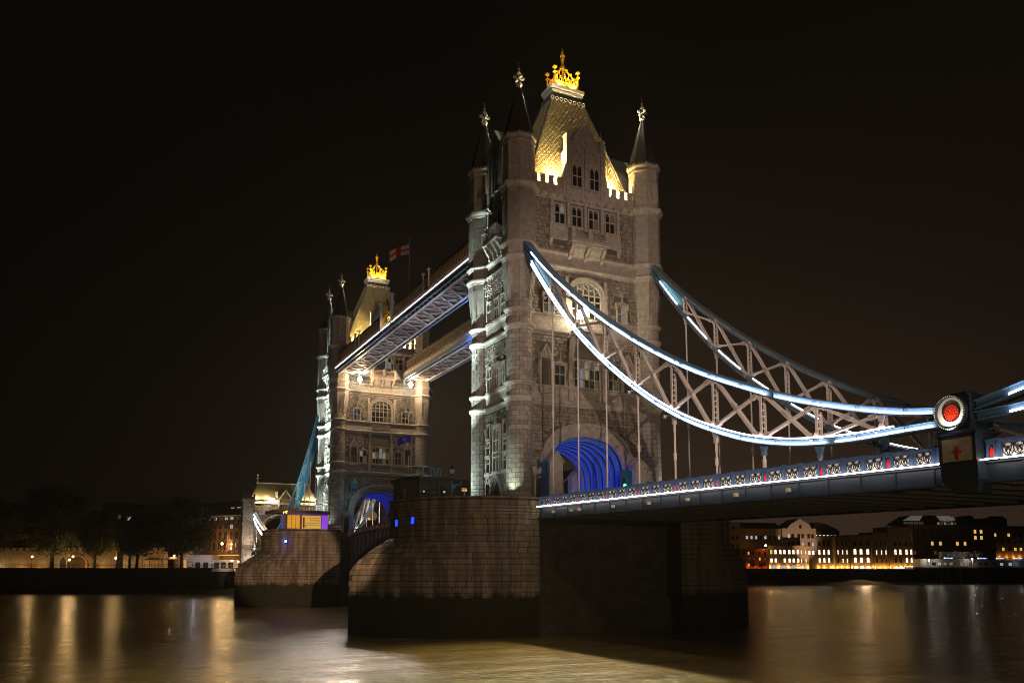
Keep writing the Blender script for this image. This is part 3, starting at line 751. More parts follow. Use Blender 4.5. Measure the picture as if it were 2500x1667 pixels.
        for c in (-5.75, 5.75):
            g = M(T)
            g.prism([(c - .95, -.55, 32.3), (c, -.55, 34.0), (c + .95, -.55, 32.3), (c + .7, -.55, 32.3), (c, -.55, 33.55), (c - .7, -.55, 32.3)], (0, .55, 0))
            g.prism([(c - .75, -.25, 32.3), (c, -.25, 33.6), (c + .75, -.25, 32.3)], (0, .2, 0))
            g.ring(sup(.62, .8, 2, 11, 31.8, c, -.5), sup(.8, 1.0, 2, 11, 31.8, c, -.5), (0, .5, 0))
            for sx in (-1, 1): g.bx(c + sx * .72 - .1, c + sx * .72 + .1, -.5, 0, 29.1, 31.8); g.rod((c + sx * .95, -.4, 31.2), (c + sx * .95, -.4, 33.6), .09, 5, .02); corbel(g, c + sx * .85, .22, 31.6, 30.4, .5)
            for k, (r_, z_) in enumerate(((.98, 28.9), (.9, 28.6), (.75, 28.3), (.6, 28.0), (.45, 27.75), (.3, 27.5))): g.bx(c - r_, c + r_, -r_ * .72, 0, z_ - .27, z_)
            g.build('niche', LIME, root)
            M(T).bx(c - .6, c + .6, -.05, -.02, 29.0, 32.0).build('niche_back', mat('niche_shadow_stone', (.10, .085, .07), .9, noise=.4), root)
        # corbel table over the arch on the far tower front
        if not near:
            g = M(T); q = -6.6
            while q < 6.6:
                for k in range(3): g.bx(q + .22 * (k % 2), q + .30 + .22 * (k % 2), -.10 - .08 * k, .02, 25.1 + .45 * k, 25.42 + .45 * k)
                q += .62
            g.build('corbel_table', LIME, root)
        # arch orders
        zc_ = zc
        for a0, b0, a1, b1, p0, mm in ((5.3, 4.55, 5.62, 4.9, .04, LIME), (5.62, 4.9, 5.95, 5.28, .16, LIME), (5.95, 5.28, 6.3, 5.7, .28, LIME), (6.3, 5.7, 6.62, 6.1, .44, LIME)):
            g = M(T)
            g.ring(sup(a0, b0, 2.35, 31, zc_, 0, .5), sup(a1, b1, 2.35, 31, zc_, 0, .5), (0, -.5 - p0, 0))
            for sx in (-1, 1): g.bx(min(sx * a0, sx * a1), max(sx * a0, sx * a1), -p0, .5, ZB - .8, zc_)
            g.build('arch_order', LIME, root)
        # gabled stone piers flanking the roadway
        for c in (-5.75, 5.75) if near else ():
            g = M(T); y1, y2 = -2.9, -1.5
            g.bx(c - .95, c + .95, y1, y2, ZB - 1, 17.4); g.bx(c - 1.05, c + 1.05, y1 - .1, y2 + .1, 17.4, 17.65); g.bx(c - .85, c + .85, y1 + .1, y2 - .1, 17.65, 19.6)
            g.bx(c - 1.0, c + 1.0, y1 - .05, y2 + .05, 19.5, 19.75)
            g.prism([(c - 1.05, y1 - .06, 19.7), (c + 1.05, y1 - .06, 19.7), (c, y1 - .06, 20.9)], (0, 1.5, 0))
            g.prism([(c - .3, y1 + .02, 18.9), (c + .3, y1 + .02, 18.9), (c + .3, y1 + .02, 18.4), (c, y1 + .02, 18.0), (c - .3, y1 + .02, 18.4)][::-1], (0, .1, 0))
            g.ball((c, (y1 + y2) / 2, 21.1), .16, 6, 4)
            g.build('arch_pier', LIME, root)
    # small crenellated doorways beside the turret feet
    for sx in (-1, 1):
        c = sx * 7.2
        g = M(S)
        g.bx(c - .75, c + .75, -1.5, 0, 17.9, 18.7); g.bx(c - .85, c + .85, -1.6, 0, 18.55, 18.75)
        for k in range(3): g.bx(c - .78 + k * .6, c - .78 + k * .6 + .36, -1.55, -1.2, 18.75, 19.05)
        g.ring(sup(.5, .7, 2, 9, 17.4, c, -1.5), sup(.75, .95, 2, 9, 17.4, c, -1.5), (0, .4, 0))
        g.bx(c - .75, c - .5, -1.5, 0, ZB, 17.4); g.bx(c + .5, c + .75, -1.5, 0, ZB, 17.4)
        g.build('side_doorway', LIME, root)
        M(S).prism([(c - .5, -1.1, ZB), (c + .5, -1.1, ZB)] + sup(.5, .7, 2, 9, 17.4, c, -1.1)[::-1], (0, .06, 0)).build('door', BLACK, root)
    # ---- west and east fronts
    for fn, T in (('W', Wt), ('E', E_)):
        seen = fn == 'W'
        if seen:
            rubble(wall, T, -3.7, 3.7, 15.2, 26.5, [(-3.25, -1.5, 18.9, 25.6), (-1.25, 1.25, 18.9, 26.3), (1.5, 3.25, 18.9, 25.6), (-2.1, 2.1, 15, 19.1)])
            rubble(wall, T, -3.7, 3.7, 29.1, 35.1, [(-2.75, -1.15, 29, 32.7), (-.95, .95, 29, 33.2), (1.15, 2.75, 29, 32.7)])
            rubble(wall, T, -3.7, 3.7, 37.85, 40.9, [(-2.8, -1.2, 37.2, 41), (-.95, .95, 37.2, 41), (1.2, 2.8, 37.2, 41)])
            rubble(wall, T, -3.6, 3.6, 45.8, 47.5, [])
        for c in (-2.35, 2.35):
            for z0, z1 in ((23.4, 25.1), (21.35, 22.9), (19.2, 20.95)): window(root, T, c, z0, z1, .85, 1, (z1 - .62,) if z0 < 23 else (), 'gothic', None, 0, .16, .24)
        window(root, T, 0, 19.2, 24.5, 1.6, 2, (20.9, 21.5, 22.9), 'gothic', .9, 0, .18, .28)
        g = M(T); g.bx(-3.6, 3.6, -.2, .02, 18.8, 19.1); g.build('sill_band', LIME, root)
        # pointed doorway
        g = M(T)
        for r0, r1, p in ((1.0, 1.2, .06), (1.2, 1.42, .18), (1.42, 1.6, .3)):
            A = [(r0 * math.copysign(1, c) if False else (-r0 + 2 * r0 * i / 16), .02, 16.5 + (r0 * 1.5) * (1 - abs(-1 + 2 * i / 16) ** 1.7)) for i in range(17) for c in (1,)]
            B = [((-r1 + 2 * r1 * i / 16), .02, 16.5 + (r1 * 1.5) * (1 - abs(-1 + 2 * i / 16) ** 1.7)) for i in range(17)]
            g.ring(A, B, (0, -p - .04, 0))
            for sx in (-1, 1): g.bx(min(sx * r0, sx * r1), max(sx * r0, sx * r1), -p, .03, ZB, 16.5)
        g.build('pointed_doorway', LIME, root)
        M(T).prism([(-1, -.04, ZB), (1, -.04, ZB)] + [((1 - 2 * i / 16), -.04, 16.5 + 1.5 * (1 - abs(-1 + 2 * i / 16) ** 1.7)) for i in range(17)], (0, .03, 0)).build('door', mat('oak_door', (.09, .075, .055), .8, noise=.4), root)
        for c, wd in ((-1.9, 1.15), (0, 1.45), (1.9, 1.15)): window(root, T, c, 29.2, 32.1, wd, 2, (30.9,), 'gothic', .8 if c == 0 else None, 0, .2, .3)
        for c, wd in ((-2.0, 1.1), (0, 1.35), (2.0, 1.1)): window(root, T, c, 37.9, 40.5, wd, 2, (39.4,), 'gothic', None, 0, .2, .3)
        # four-tier corbel table under the string course
        g = M(T)
        for k in range(4):
            q = -3.5 + .2 * (k % 2)
            while q < 3.4: g.bx(q, q + .30, -.14 - .13 * k, .02, 41.1 + .52 * k, 41.1 + .52 * k + .36); q += .66
        g.bx(-3.6, 3.6, -.10, .02, 40.85, 41.1)
        g.build('corbel_table', LIME, root)
        # oriel balcony and the tall bay above it
        g = M(T)
        g.bx(-2.0, 2.0, -1.2, 0, 47.7, 47.95); g.bx(-2.15, 2.15, -1.35, 0, 47.5, 47.7)
        for c in (-1.7, -.57, .57, 1.7): corbel(g, c, .4, 47.5, 45.5, 1.1)
        for c in (-1.95, 0, 1.95): g.bx(c - .18, c + .18, -1.3, -1.0, 47.95, 49.2)
        tracery(g, -1.75, -.2, 48.05, 48.95, -1.18, 2); tracery(g, .2, 1.75, 48.05, 48.95, -1.18, 2)
        g.bx(-2.15, 2.15, -1.36, -1.0, 49.1, 49.32)
        for sx in (-1, 1): g.bx(sx * 2 - .1, sx * 2 + .1, -1.2, 0, 47.95, 49.1)
        for c in (-2.3, 2.3, -3.2, 3.2): g.bx(c - .2, c + .2, -.38, .02, 47.6, 52.1); g.bx(c - .26, c + .26, -.44, .02, 50.4, 50.6)
        g.build('balcony', LIME, root)
        window(root, T, 0, 48.4, 51.7, 2.9, 4, (50.4,), 'gothic', None, 0)
    # ---- battlements
    for T, lst, yy in ((S, (-7.05, -5.95, -4.8, -3.6, 3.15, 4.2, 5.4, 6.6), 0), (N_, (-7.05, -5.95, -4.8, -3.6, 3.15, 4.2, 5.4, 6.6), 0), (Wt, (-3.4, 3.4), 0), (E_, (-3.4, 3.4), 0)):
        hw = 7.4 if len(lst) > 2 else 3.7
        g = M(T); g.bx(-hw, hw, -.18, .22, 53.05, 54.15); g.build('parapet', LIME, root)
        for c in lst: M(T).bx(c - .37, c + .37, -.2, .22, 54.15, 55.0).bx(c - .43, c + .43, -.27, .28, 55.0, 55.18).build('merlon', LIME, root)
    # ---- gabled dormers
    def dormer(T, hwid, zap, zsh, wins, depth, wz):
        g = M(T); f0 = -.32
        g.bx(-hwid + .25, hwid - .25, f0, depth, 53.0, 57.6)
        g.prism([(-hwid + .25, f0, 57.6), (hwid - .25, f0, 57.6), (hwid - .25, f0, zap - (hwid - .25) * 1.42), (0, f0, zap), (-hwid + .25, f0, zap - (hwid - .25) * 1.42)], (0, depth - f0, 0))
        for sx in (-1, 1):
            g.bar((0, f0 - .02, zap + .05), (sx * hwid, f0 - .02, zap - hwid * 1.42 + .05), .55, .24, (0, 0, 1))
            g.bx(sx * hwid - .3, sx * hwid + .3, f0 - .16, f0 + .7, 53.0, zsh - .4); g.bx(sx * hwid - .36, sx * hwid + .36, f0 - .22, f0 + .75, zsh - .4, zsh - .15); g.bx(sx * hwid - .3, sx * hwid + .3, f0 - .16, f0 + .7, zsh - .15, zsh)
            g.prism([(sx * (hwid + .3), f0, 53.2), (sx * (hwid + .75), f0, 53.2), (sx * (hwid + .75), f0, 55.5), (sx * (hwid + .45), f0, 56.6), (sx * (hwid + .3), f0, 57.6)][::sx], (0, .7, 0))
        g.bx(-.16, .16, f0 - .2, f0, 53.1, 59.6)
        for c in wins:
            g.prism([(c - .85, f0 - .1, wz[1] + .4), (c + .85, f0 - .1, wz[1] + .4), (c + .45, f0 - .1, wz[1] + 1.1), (c, f0 - .1, wz[1] + 1.75), (c - .45, f0 - .1, wz[1] + 1.1)], (0, .12, 0))
            for q, zz in ((-.5, 1.25), (.5, 1.25), (0, 1.9), (-.75, .75), (.75, .75)): g.ball((c + q, f0 - .12, wz[1] + zz), .13, 6, 4)
        for zz in (zap - .9, zap - 1.6, zap - 2.3): g.ball((0, f0 - .08, zz), .13, 6, 4)
        g.build('dormer', LIME, root)
        T2 = T @ TR((0, f0, 0))
        for c in wins: window(root, T2, c, wz[0], wz[1], 1.25, 2, (wz[0] + 1.4,), 'gothic', None, 0, .14, .14)
        g = M(T)
        for sx in (-1, 1): g.bar((0, depth / 2, zap + .16), (sx * (hwid - .1), depth / 2, zap - (hwid - .1) * 1.42 + .16), depth, .10, (0, 0, 1)) if False else g.add([(0, f0, zap + .18), (sx * hwid, f0, zap - hwid * 1.42 + .18), (sx * hwid, depth, zap - hwid * 1.42 + .18), (0, depth, zap + .18)], [(0, 1, 2, 3)])
        g.build('dormer_roof', SPIRE, root)
    for T in (S, N_): dormer(T, 2.45, 62.7, 61.2, (-1.25, 1.25), 3.2, (54.3, 57.1))
    for T in (Wt, E_): dormer(T, 1.9, 62.2, 60.4, (0,), 4.2, (54.3, 57.1))
    # ---- steep roof with its slates
    b0, d0, t0, u0, zb, zt = 7.55, 4.45, 2.5, 1.25, 53.9, 67.9
    g = M(C); g.add([(-b0, -d0, zb), (b0, -d0, zb), (b0, d0, zb), (-b0, d0, zb), (-t0, -u0, zt), (t0, -u0, zt), (t0, u0, zt), (-t0, u0, zt)], [(0, 1, 5, 4), (1, 2, 6, 5), (2, 3, 7, 6), (3, 0, 4, 7), (4, 5, 6, 7)])
    g.bx(-8.8, 8.8, -4.9, 4.9, 53.15, 53.9)
    roof = g.build('roof', SLATE, root)
    g = M(C); nrow = 74
    for (p, q, r_, s_) in (((-b0, -d0), (b0, -d0), (-t0, -u0), (t0, -u0)), ((-b0, d0), (-b0, -d0), (-t0, u0), (-t0, -u0))):
        d = V((q[0] - p[0], q[1] - p[1], 0)).normalized(); nrm = V((d.y, -d.x, .42)).normalized()
        for k in range(nrow):
            ta, tb = k / nrow, (k + 1.12) / nrow
            A = [V((p[0] + (r_[0] - p[0]) * t, p[1] + (r_[1] - p[1]) * t, zb + (zt - zb) * t)) for t in (ta, min(tb, 1))]; B = [V((q[0] + (s_[0] - q[0]) * t, q[1] + (s_[1] - q[1]) * t, zb + (zt - zb) * t)) for t in (ta, min(tb, 1))]
            ln = (B[0] - A[0]).length; m_ = max(3, int(ln / .34))
            for i in range(m_):
                x0, x1 = (i + .5 * (k % 2)) / m_ + .006, min((i + 1 + .5 * (k % 2)) / m_ - .006, 1)
                if x1 - x0 < .01: continue
                o1 = nrm * (.03 + .03 * R.random()); o2 = nrm * .005; mid = (x0 + x1) / 2; dz = V((0, 0, -.03))
                a, b = A[0].lerp(B[0], x0), A[0].lerp(B[0], x1); c, e = A[1].lerp(B[1], x1), A[1].lerp(B[1], x0); m0 = A[0].lerp(B[0], mid)
                g.add([a + o1 + V((0, 0, .05)), m0 + o1 + dz, b + o1 + V((0, 0, .05)), c + o2, e + o2, a, b], [(0, 1, 2, 3, 4), (0, 5, 6, 2, 1)])
    g.build('slates', SLATE, roof, kind='stuff')
    g = M(C)
    for sx in (-1, 1):
        for sy in (-1, 1): g.rod((sx * b0, sy * d0, zb), (sx * t0, sy * u0, zt), .13, 6)
    g.build('hip_rolls', SPIRE, roof)
    # platform, cresting and the gilded crown
    g = M(C); g.bx(-t0 - .05, t0 + .05, -u0 - .05, u0 + .05, 67.8, 68.5); g.bx(-2.2, 2.2, -1.2, 1.2, 68.5, 68.9)
    g.build('roof_neck', SPIRE, root)
    g = M(C); g.bx(-2.15, 2.15, -1.15, 1.15, 68.75, 69.0); g.bx(-2.3, 2.3, -1.3, 1.3, 69.1, 69.4); g.bx(-2.45, 2.45, -1.45, 1.45, 69.55, 69.95); g.bx(-2.1, 2.1, -1.1, 1.1, 68.9, 70.1)
    for i in range(8):
        for sy in (-1, 1):
            cx_ = -2.3 + i * .66; A = [(cx_ + .22 * math.cos(2 * PI * k / 10), sy * 1.36, 68.1 + .22 * math.sin(2 * PI * k / 10)) for k in range(11)]
            g.path(A, .045, 4)
    g.build('roof_platform', LEAD, root)
    g = M(C); cw, cd = 1.75, 1.0; zc0 = 70.1
    for sx in (-1, 1):
        g.bx(-cw, cw, sx * cd - .06, sx * cd + .06, zc0 + .1, zc0 + .5); g.bx(-cw, cw, sx * cd - .05, sx * cd + .05, zc0 + .62, zc0 + .75)
        g.bx(sx * cw - .06, sx * cw + .06, -cd, cd, zc0 + .1, zc0 + .5); g.bx(sx * cw - .05, sx * cw + .05, -cd, cd, zc0 + .62, zc0 + .75)
    crown = g.build('crown', GOLDM, root, label='gilded crown on the roof platform')
    for sx in (-1, 1):
        for sy in (-1, 1):
            g = M(C); x, y = sx * cw, sy * cd
            g.rod((x, y, zc0), (x, y, zc0 + 1.9), .09, 6); g.bx(x - .2, x + .2, y - .2, y + .2, zc0 + 1.75, zc0 + 1.9); g.rod((x, y, zc0 + 1.9), (x, y, zc0 + 2.45), .06, 5); g.bx(x - .22, x + .22, y - .22, y + .22, zc0 + 2.4, zc0 + 2.6); g.ball((x, y, zc0 + 2.7), .12, 6, 4)
            # ogee rib from the corner to the centre with crockets
            P = [(x * (1 - t), y * (1 - t), zc0 + .75 + 2.75 * t ** .9) for t in (0, .25, .5, .75, 1)]
            for a, b in zip(P, P[1:]): g.bar(a, b, .10, .16)
            for t in (.2, .45, .7, .92): g.ball((x * (1 - t), y * (1 - t), zc0 + 1.0 + 2.75 * t ** .9), .15, 6, 4)
            for t in (.3, .6): g.rod((x * (1 - t), y * (1 - t), zc0 + .7), (x * (1 - t), y * (1 - t), zc0 + .75 + 2.75 * t ** .9), .05, 4)
            g.build('crown_rib', GOLDM, crown)
    g = M(C)
    for sy in (-1, 1):
        for i in range(6):
            cx_ = -1.45 + i * .58; g.path([(cx_ - .28, sy * cd, zc0 + .75), (cx_, sy * cd, zc0 + 1.45), (cx_ + .28, sy * cd, zc0 + .75)], .045, 4); g.ball((cx_, sy * cd, zc0 + 1.5), .10, 6, 4)
    g.rod((0, 0, zc0), (0, 0, zc0 + 3.6), .12, 8); g.lathe(0, 0, [(.20, zc0 + 3.5), (.20, zc0 + 3.65), (.16, zc0 + 3.7), (.16, zc0 + 4.3), (.26, zc0 + 4.4), (.26, zc0 + 4.62), (.08, zc0 + 4.72), (.08, zc0 + 5.5)], 8)
    for an in range(6):
        a = an * PI / 3; g.ball((.26 * math.cos(a), .26 * math.sin(a), zc0 + 4.98), .12, 6, 4); g.ball((.18 * math.cos(a + .5), .18 * math.sin(a + .5), zc0 + 5.22), .09, 6, 4)
    g.ball((0, 0, zc0 + 5.58), .17, 8, 5); g.rod((0, 0, zc0 + 5.7), (0, 0, zc0 + 6.2), .02, 4)
    g.build('crown_spire', GOLDM, crown)
    # ---- lining coloured dark for shade between ribs, and steel ribs of the road arch
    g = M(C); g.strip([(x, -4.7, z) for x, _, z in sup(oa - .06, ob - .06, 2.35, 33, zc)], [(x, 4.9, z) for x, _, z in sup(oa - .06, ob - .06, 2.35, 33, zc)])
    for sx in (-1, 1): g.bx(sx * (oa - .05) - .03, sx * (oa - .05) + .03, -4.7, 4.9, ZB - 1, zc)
    g.build('arch_lining', mat('arch_shade_lining', (.02, .022, .028), .8), root)
    for k in range(7):
        yy = -3.9 + k * 1.45
        g = M(C); g.ring(sup(5.0, 4.25, 2.3, 31, zc, 0, yy), sup(5.6, 4.85, 2.3, 31, zc, 0, yy), (0, .12, 0)); g.ring(sup(4.98, 4.23, 2.3, 31, zc, 0, yy - .16), sup(5.06, 4.31, 2.3, 31, zc, 0, yy - .16), (0, .44, 0))
        for sx in (-1, 1):
            g.bx(min(sx * 5.0, sx * 5.6), max(sx * 5.0, sx * 5.6), yy, yy + .12, 14.2, zc); g.bx(min(sx * 4.98, sx * 5.06), max(sx * 4.98, sx * 5.06), yy - .16, yy + .28, 14.2, zc)
        g.build('arch_rib', mat('rib_blue_paint', (.06, .22, .75), .4, noise=.15), root)
    # ---- floodlights
    W_ = (0.80, 1.0, 0.97)
    pw_ = 1.0 if near else .8
    for dy_, k_ in ((-4.6, .35), (0, 4.6), (7.0, 1.5)):
        lamp('SPOT', 'tower_floodlight', (-17.2, y0 + dy_, 15.9), 3600 * pw_ * k_, W_, (-9.2, y0 + dy_ * .62, 20.5), .15, 60, .7)
        lamp('SPOT', 'tower_floodlight', (-17.6, y0 + dy_, 15.9), 32000 * pw_ * k_, W_, (-9.2, y0 + dy_ * .62, 33), .15, 26, .7)
        lamp('SPOT', 'tower_floodlight', (-18.2, y0 + dy_ * .9, 15.9), 85000 * pw_ * k_, W_, (-9.3, y0 + dy_ * .62, 43.5), .15, 15, .6)
    lamp('SPOT', 'tower_floodlight', (-11.6, y0 - 6.6, 15.5), 1000 * pw_, (0.85, 1.0, 0.80), (-9.6, y0 - 5.6, 20), .1, 70, .7)
    lamp('SPOT', 'tower_floodlight', (-12.3, y0 + 6.4, 15.5), 600 * pw_, (0.85, 1.0, 0.80), (-9.6, y0 + 4.6, 22), .1, 60, .7)
    lamp('SPOT', 'tower_floodlight', (12, y0 - 7.6, 15.5), 900, (0.95, 0.95, 0.80), (9.6, y0 - 5.6, 22), .1, 60, .7)
    for x in (-6.4, -5.4, -4.2, 3.7, 4.8, 6.0): lamp('POINT', 'roof_floodlight', (x, y0 - 4.85, 54.6), 1700, (1, .72, .26), None, .25)
    for x in (-4.2, 4.8): lamp('SPOT', 'roof_floodlight', (x, y0 - 4.78, 54.7), 24000, (1, .74, .32), (x * .6, y0 - 1.9, 65), .2, 90, .9)
    lamp('POINT', 'roof_floodlight', (-8.2, y0 - 1.8, 54.3), 160, (1, .78, .36), None, .12); lamp('POINT', 'roof_floodlight', (-8.2, y0 + 1.8, 54.3), 160, (1, .78, .36), None, .12)
    for x in (-1.1, 1.1):
        lamp('SPOT', 'crown_light', (x, y0 - 1.42, 70.05), 1500, (1, .68, .22), (x * .3, y0 + .1, 72.6), .05, 110, .6)
        lamp('POINT', 'crown_light', (x * .8, y0, zc0 + .5), 260, (1, .62, .18), None, .05)
    lamp('POINT', 'crown_light', (-2.9, y0 - 2.4, 70.6), 160, (1, .88, .80), None, .1)
    for k in range(6):
        for sx in (-1, 1):
            yy = y0 - 3.2 + k * 1.45
            warm = sx > 0 and k in (1, 4) and near
            lamp('POINT', 'arch_light', (sx * 5.25, yy, 14.9), 230 if warm else 260, (1, .72, .42) if warm else BLUE, None, .06)
    lamp('POINT', 'arch_light', (0, y0 - 2, 15.2), 220, BLUE, None, .2); lamp('POINT', 'arch_light', (0, y0 + 3, 15.2), 220, BLUE, None, .2)
    for sx in (-1, 1): lamp('POINT', 'arch_light', (sx * 4.6, y0 - SW_ - .5, 18.6 if near else 17), 35, BLUE, None, .05)
    for cx_, cyy in ((-AX, y0 + AY), (AX, y0 - AY), (-AX, y0 - AY)): lamp('POINT', 'spire_light', (cx_ + (1.2 if cx_ < 0 else -1.2), cyy + 0.2, 65.2), 420, (1, .9, .66), None, .05)
    return root
tower(0, 'nearer bridge tower, its tall front facing the lit suspension chain', True)
tower(82.3, 'farther bridge tower behind the walkways, with two bright lamps on its front', False)

# ================================================================== DECK OF THE SOUTH SPAN, its parapet
def zs(y): return 14.12 + (y + 11.3) * 0.0165
Y0, Y1 = -10.6, -98.0
def ybar(g, x0, x1, za, zb, ya=Y0, yb=Y1):   # box running along the bridge, following the slope of the road
    p = [(x, y, zs(y) + z) for y in (ya, yb) for x, z in ((x0, za), (x1, za), (x1, zb), (x0, zb))]
    g.add(p, [(0, 1, 2, 3), (7, 6, 5, 4), (0, 4, 5, 1), (1, 5, 6, 2), (2, 6, 7, 3), (3, 7, 4, 0)])
deck = thing('bridge_deck', 'road deck of the side span on dark blue riveted girders', 'bridge deck', (0, -54, 13))
g = M(); ybar(g, -9.2, 9.2, -.35, -.02); g.build('roadway', mat('deck_soffit', (.022, .022, .02), .9), deck)
for sx in (-1, 1):
    g = M(); ybar(g, sx * 9.42 - .05, sx * 9.42 + .05, -1.12, -.05); ybar(g, sx * 9.42 - .28, sx * 9.42 + .28, -1.2, -1.12); ybar(g, sx * 9.42 - .22, sx * 9.42 + .22, -.12, -.05)
    y = Y0 - 1
    while y > Y1: g.bx(sx * 9.42 - .14, sx * 9.42 + .14, y - .04, y + .04, zs(y) - 1.12, zs(y) - .1); y -= 2.65
    g.build('edge_girder', DKBLU, deck)
UNDER = mat('girder_grey_paint', (0.085, 0.078, 0.055), 0.6, noise=.4)
k = 0; y = Y0 - 1.3
while y > Y1:
    M().bx(-9.35, 9.35, y - .03, y + .03, zs(y) - 1.08, zs(y) - .36).bx(-9.35, 9.35, y - .2, y + .2, zs(y) - 1.12, zs(y) - 1.06).build('cross_beam', UNDER, deck); y -= 2.65
for x in (-6, -3, 0, 3, 6):
    g = M(); ybar(g, x - .04, x + .04, -.85, -.35); ybar(g, x - .16, x + .16, -.9, -.85); g.build('stringer', UNDER, deck)
for y in (-14.2, -17.9, -19.5, -25.6, -31.3, -36.7, -42.5, -47.9):
    M().bx(-9.75, -9.45, y - .13, y + .13, zs(y) - .75, zs(y) - .48).build('bracket_box', mat('bracket_cream_paint', (.35, .28, .18), .7), deck)
par = thing('bridge_parapet', 'blue cast iron parapet with white tracery and red shields above a light strip', 'parapet', (-9.6, -36, 14))
NX = -9.62
def pframe(m_, ya, yb, x=NX):   # frame along the slope: local x runs towards -Y
    return None
def panel(ya, yb, parent, last=False):
    # ya > yb: one bay of the parapet between posts
    z = zs((ya + yb) / 2); g = M(); w_ = ya - yb; sl = -.0165 * 0
    g.bx(NX - .02, NX + .10, yb, ya, z + .0, z + .17); g.bx(NX - .10, NX + .12, yb, ya, z + .96, z + 1.10); g.bx(NX - .05, NX + .12, yb, ya, z + .86, z + .96)
    g.bx(NX - .03, NX + .10, yb, yb + .14, z + .17, z + .9); g.bx(NX - .03, NX + .10, ya - .14, ya, z + .17, z + .9)
    p = g.build('parapet_panel', PARBL, parent)
    M().bx(NX + .02, NX + .05, yb + .14, ya - .14, z + .17, z + .86).build('backing_plate', mat('tracery_ground', (.90, .84, .74), .6, noise=.1, nscale=8), p)
    g = M(); a, b = yb + .14, ya - .14; n_ = 2; cw_ = (b - a) / n_; zc_ = z + .515; r = .33; X = NX - .01
    for i in range(n_):
        c = a + cw_ * (i + .5)
        ci = [(X, c + min(r, cw_ * .52) * math.cos(2 * PI * q / 14), zc_ + r * math.sin(2 * PI * q / 14)) for q in range(15)]
        for u, v in zip(ci, ci[1:]): g.bar(u, v, .04, .03)
        for sy in (-1, 1):
            g.bar((X, c, zc_), (X, c + sy * .16, zc_ + .16), .05, .03); g.bar((X, c, zc_), (X, c + sy * .16, zc_ - .16), .05, .03)
            A = [(X, c + sy * cw_ * .5 * (1 - t) , zc_ + .345 - .69 * t * t if False else zc_ + .345 * (1 - 2 * t)) for t in (0, .25, .5, .75, 1)]
            for u, v in zip(A, A[1:]): g.bar(u, v, .05, .025)
        g.ball((X, c, zc_ + .0), .05, 6, 4)
    g.build('tracery', DKBLU, p)  # dark bars drawn for the gaps and shadows in the white ironwork
def niche(y, parent):
    z = zs(y); g = M(); h = .26
    g.bx(NX - .10, NX + .12, y - h, y - h + .10, z + .04, z + 1.0); g.bx(NX - .10, NX + .12, y + h - .10, y + h, z + .04, z + 1.0)
    g.bx(NX - .12, NX + .14, y - h - .02, y + h + .02, z + .98, z + 1.14); g.bx(NX - .08, NX + .12, y - h, y + h, z + .04, z + .16); g.bx(NX - .08, NX + .12, y - h, y + h, z + .84, z + .98)
    g.bx(NX + .08, NX + .12, y - .17, y + .17, z + .16, z + .86)
    p = g.build('shield_niche', PARBL, parent)
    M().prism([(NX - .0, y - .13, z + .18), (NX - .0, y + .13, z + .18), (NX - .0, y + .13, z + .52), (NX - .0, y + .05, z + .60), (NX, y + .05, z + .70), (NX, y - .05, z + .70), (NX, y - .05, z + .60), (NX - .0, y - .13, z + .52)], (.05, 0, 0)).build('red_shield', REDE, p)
def post(y, parent, name='parapet_post'):
    z = zs(y); M().bx(NX - .09, NX + .13, y - .10, y + .10, z + .03, z + 1.04).bx(NX - .13, NX + .17, y - .14, y + .14, z + 1.02, z + 1.16).bx(NX - .12, NX + .14, y - .03, y + .03, z + .06, z + 1.0).build(name, PARBL, parent)
PED = (-60.3, -62.55)
ny = [-13.95 - 5.29 * i for i in range(9)]
prev = -11.25
post(-11.3, par)
for i, y in enumerate(ny):
    if i == 0: panel(-11.4, -12.15, par); post(-12.25, par); panel(-12.35, -13.65, par)
    niche(y, par)
    if i < 8:
        a, b = y - .26, ny[i + 1] + .26; wd = (a - b) / 3
        for q in range(3):
            ya, yb = a - q * wd, a - (q + 1) * wd
            panel(ya - (.1 if q else 0), yb + (.1 if q < 2 else 0), par)
            if q < 2: post(yb, par)
a, b = ny[8] - .26, PED[0] + .05
for q in range(2):
    wd = (a - b) / 2.5; panel(a - q * wd - (.1 if q else 0), a - (q + 1) * wd + .1, par); post(a - (q + 1) * wd, par)
M().bx(NX - .05, NX + .1, PED[0], a - 2 * (a - b) / 2.5 - .1, zs(-60) + .04, zs(-60) + 1.1).build('parapet_panel', PARBL, par)
y = PED[1] - .42
niche(y, par)
for q in range(9):
    ya = y - .26 - q * 1.75; post(ya - .12, par); panel(ya - .22, ya - 1.73, par)
for ya, yb in ((-11.2, PED[0]), (PED[1], -80)):
    g = M(); ybar(g, NX - .42, NX - .32, .0, .06, ya, yb); g.build('light_strip', LEDD, par)
g = M(); ybar(g, 9.55, 9.7, 0, 1.1, -11.2, -90); q = par2 = g.build('east_parapet', PARBL)
tag(par2, 'dark inner side of the parapet beyond the roadway', 'parapet')
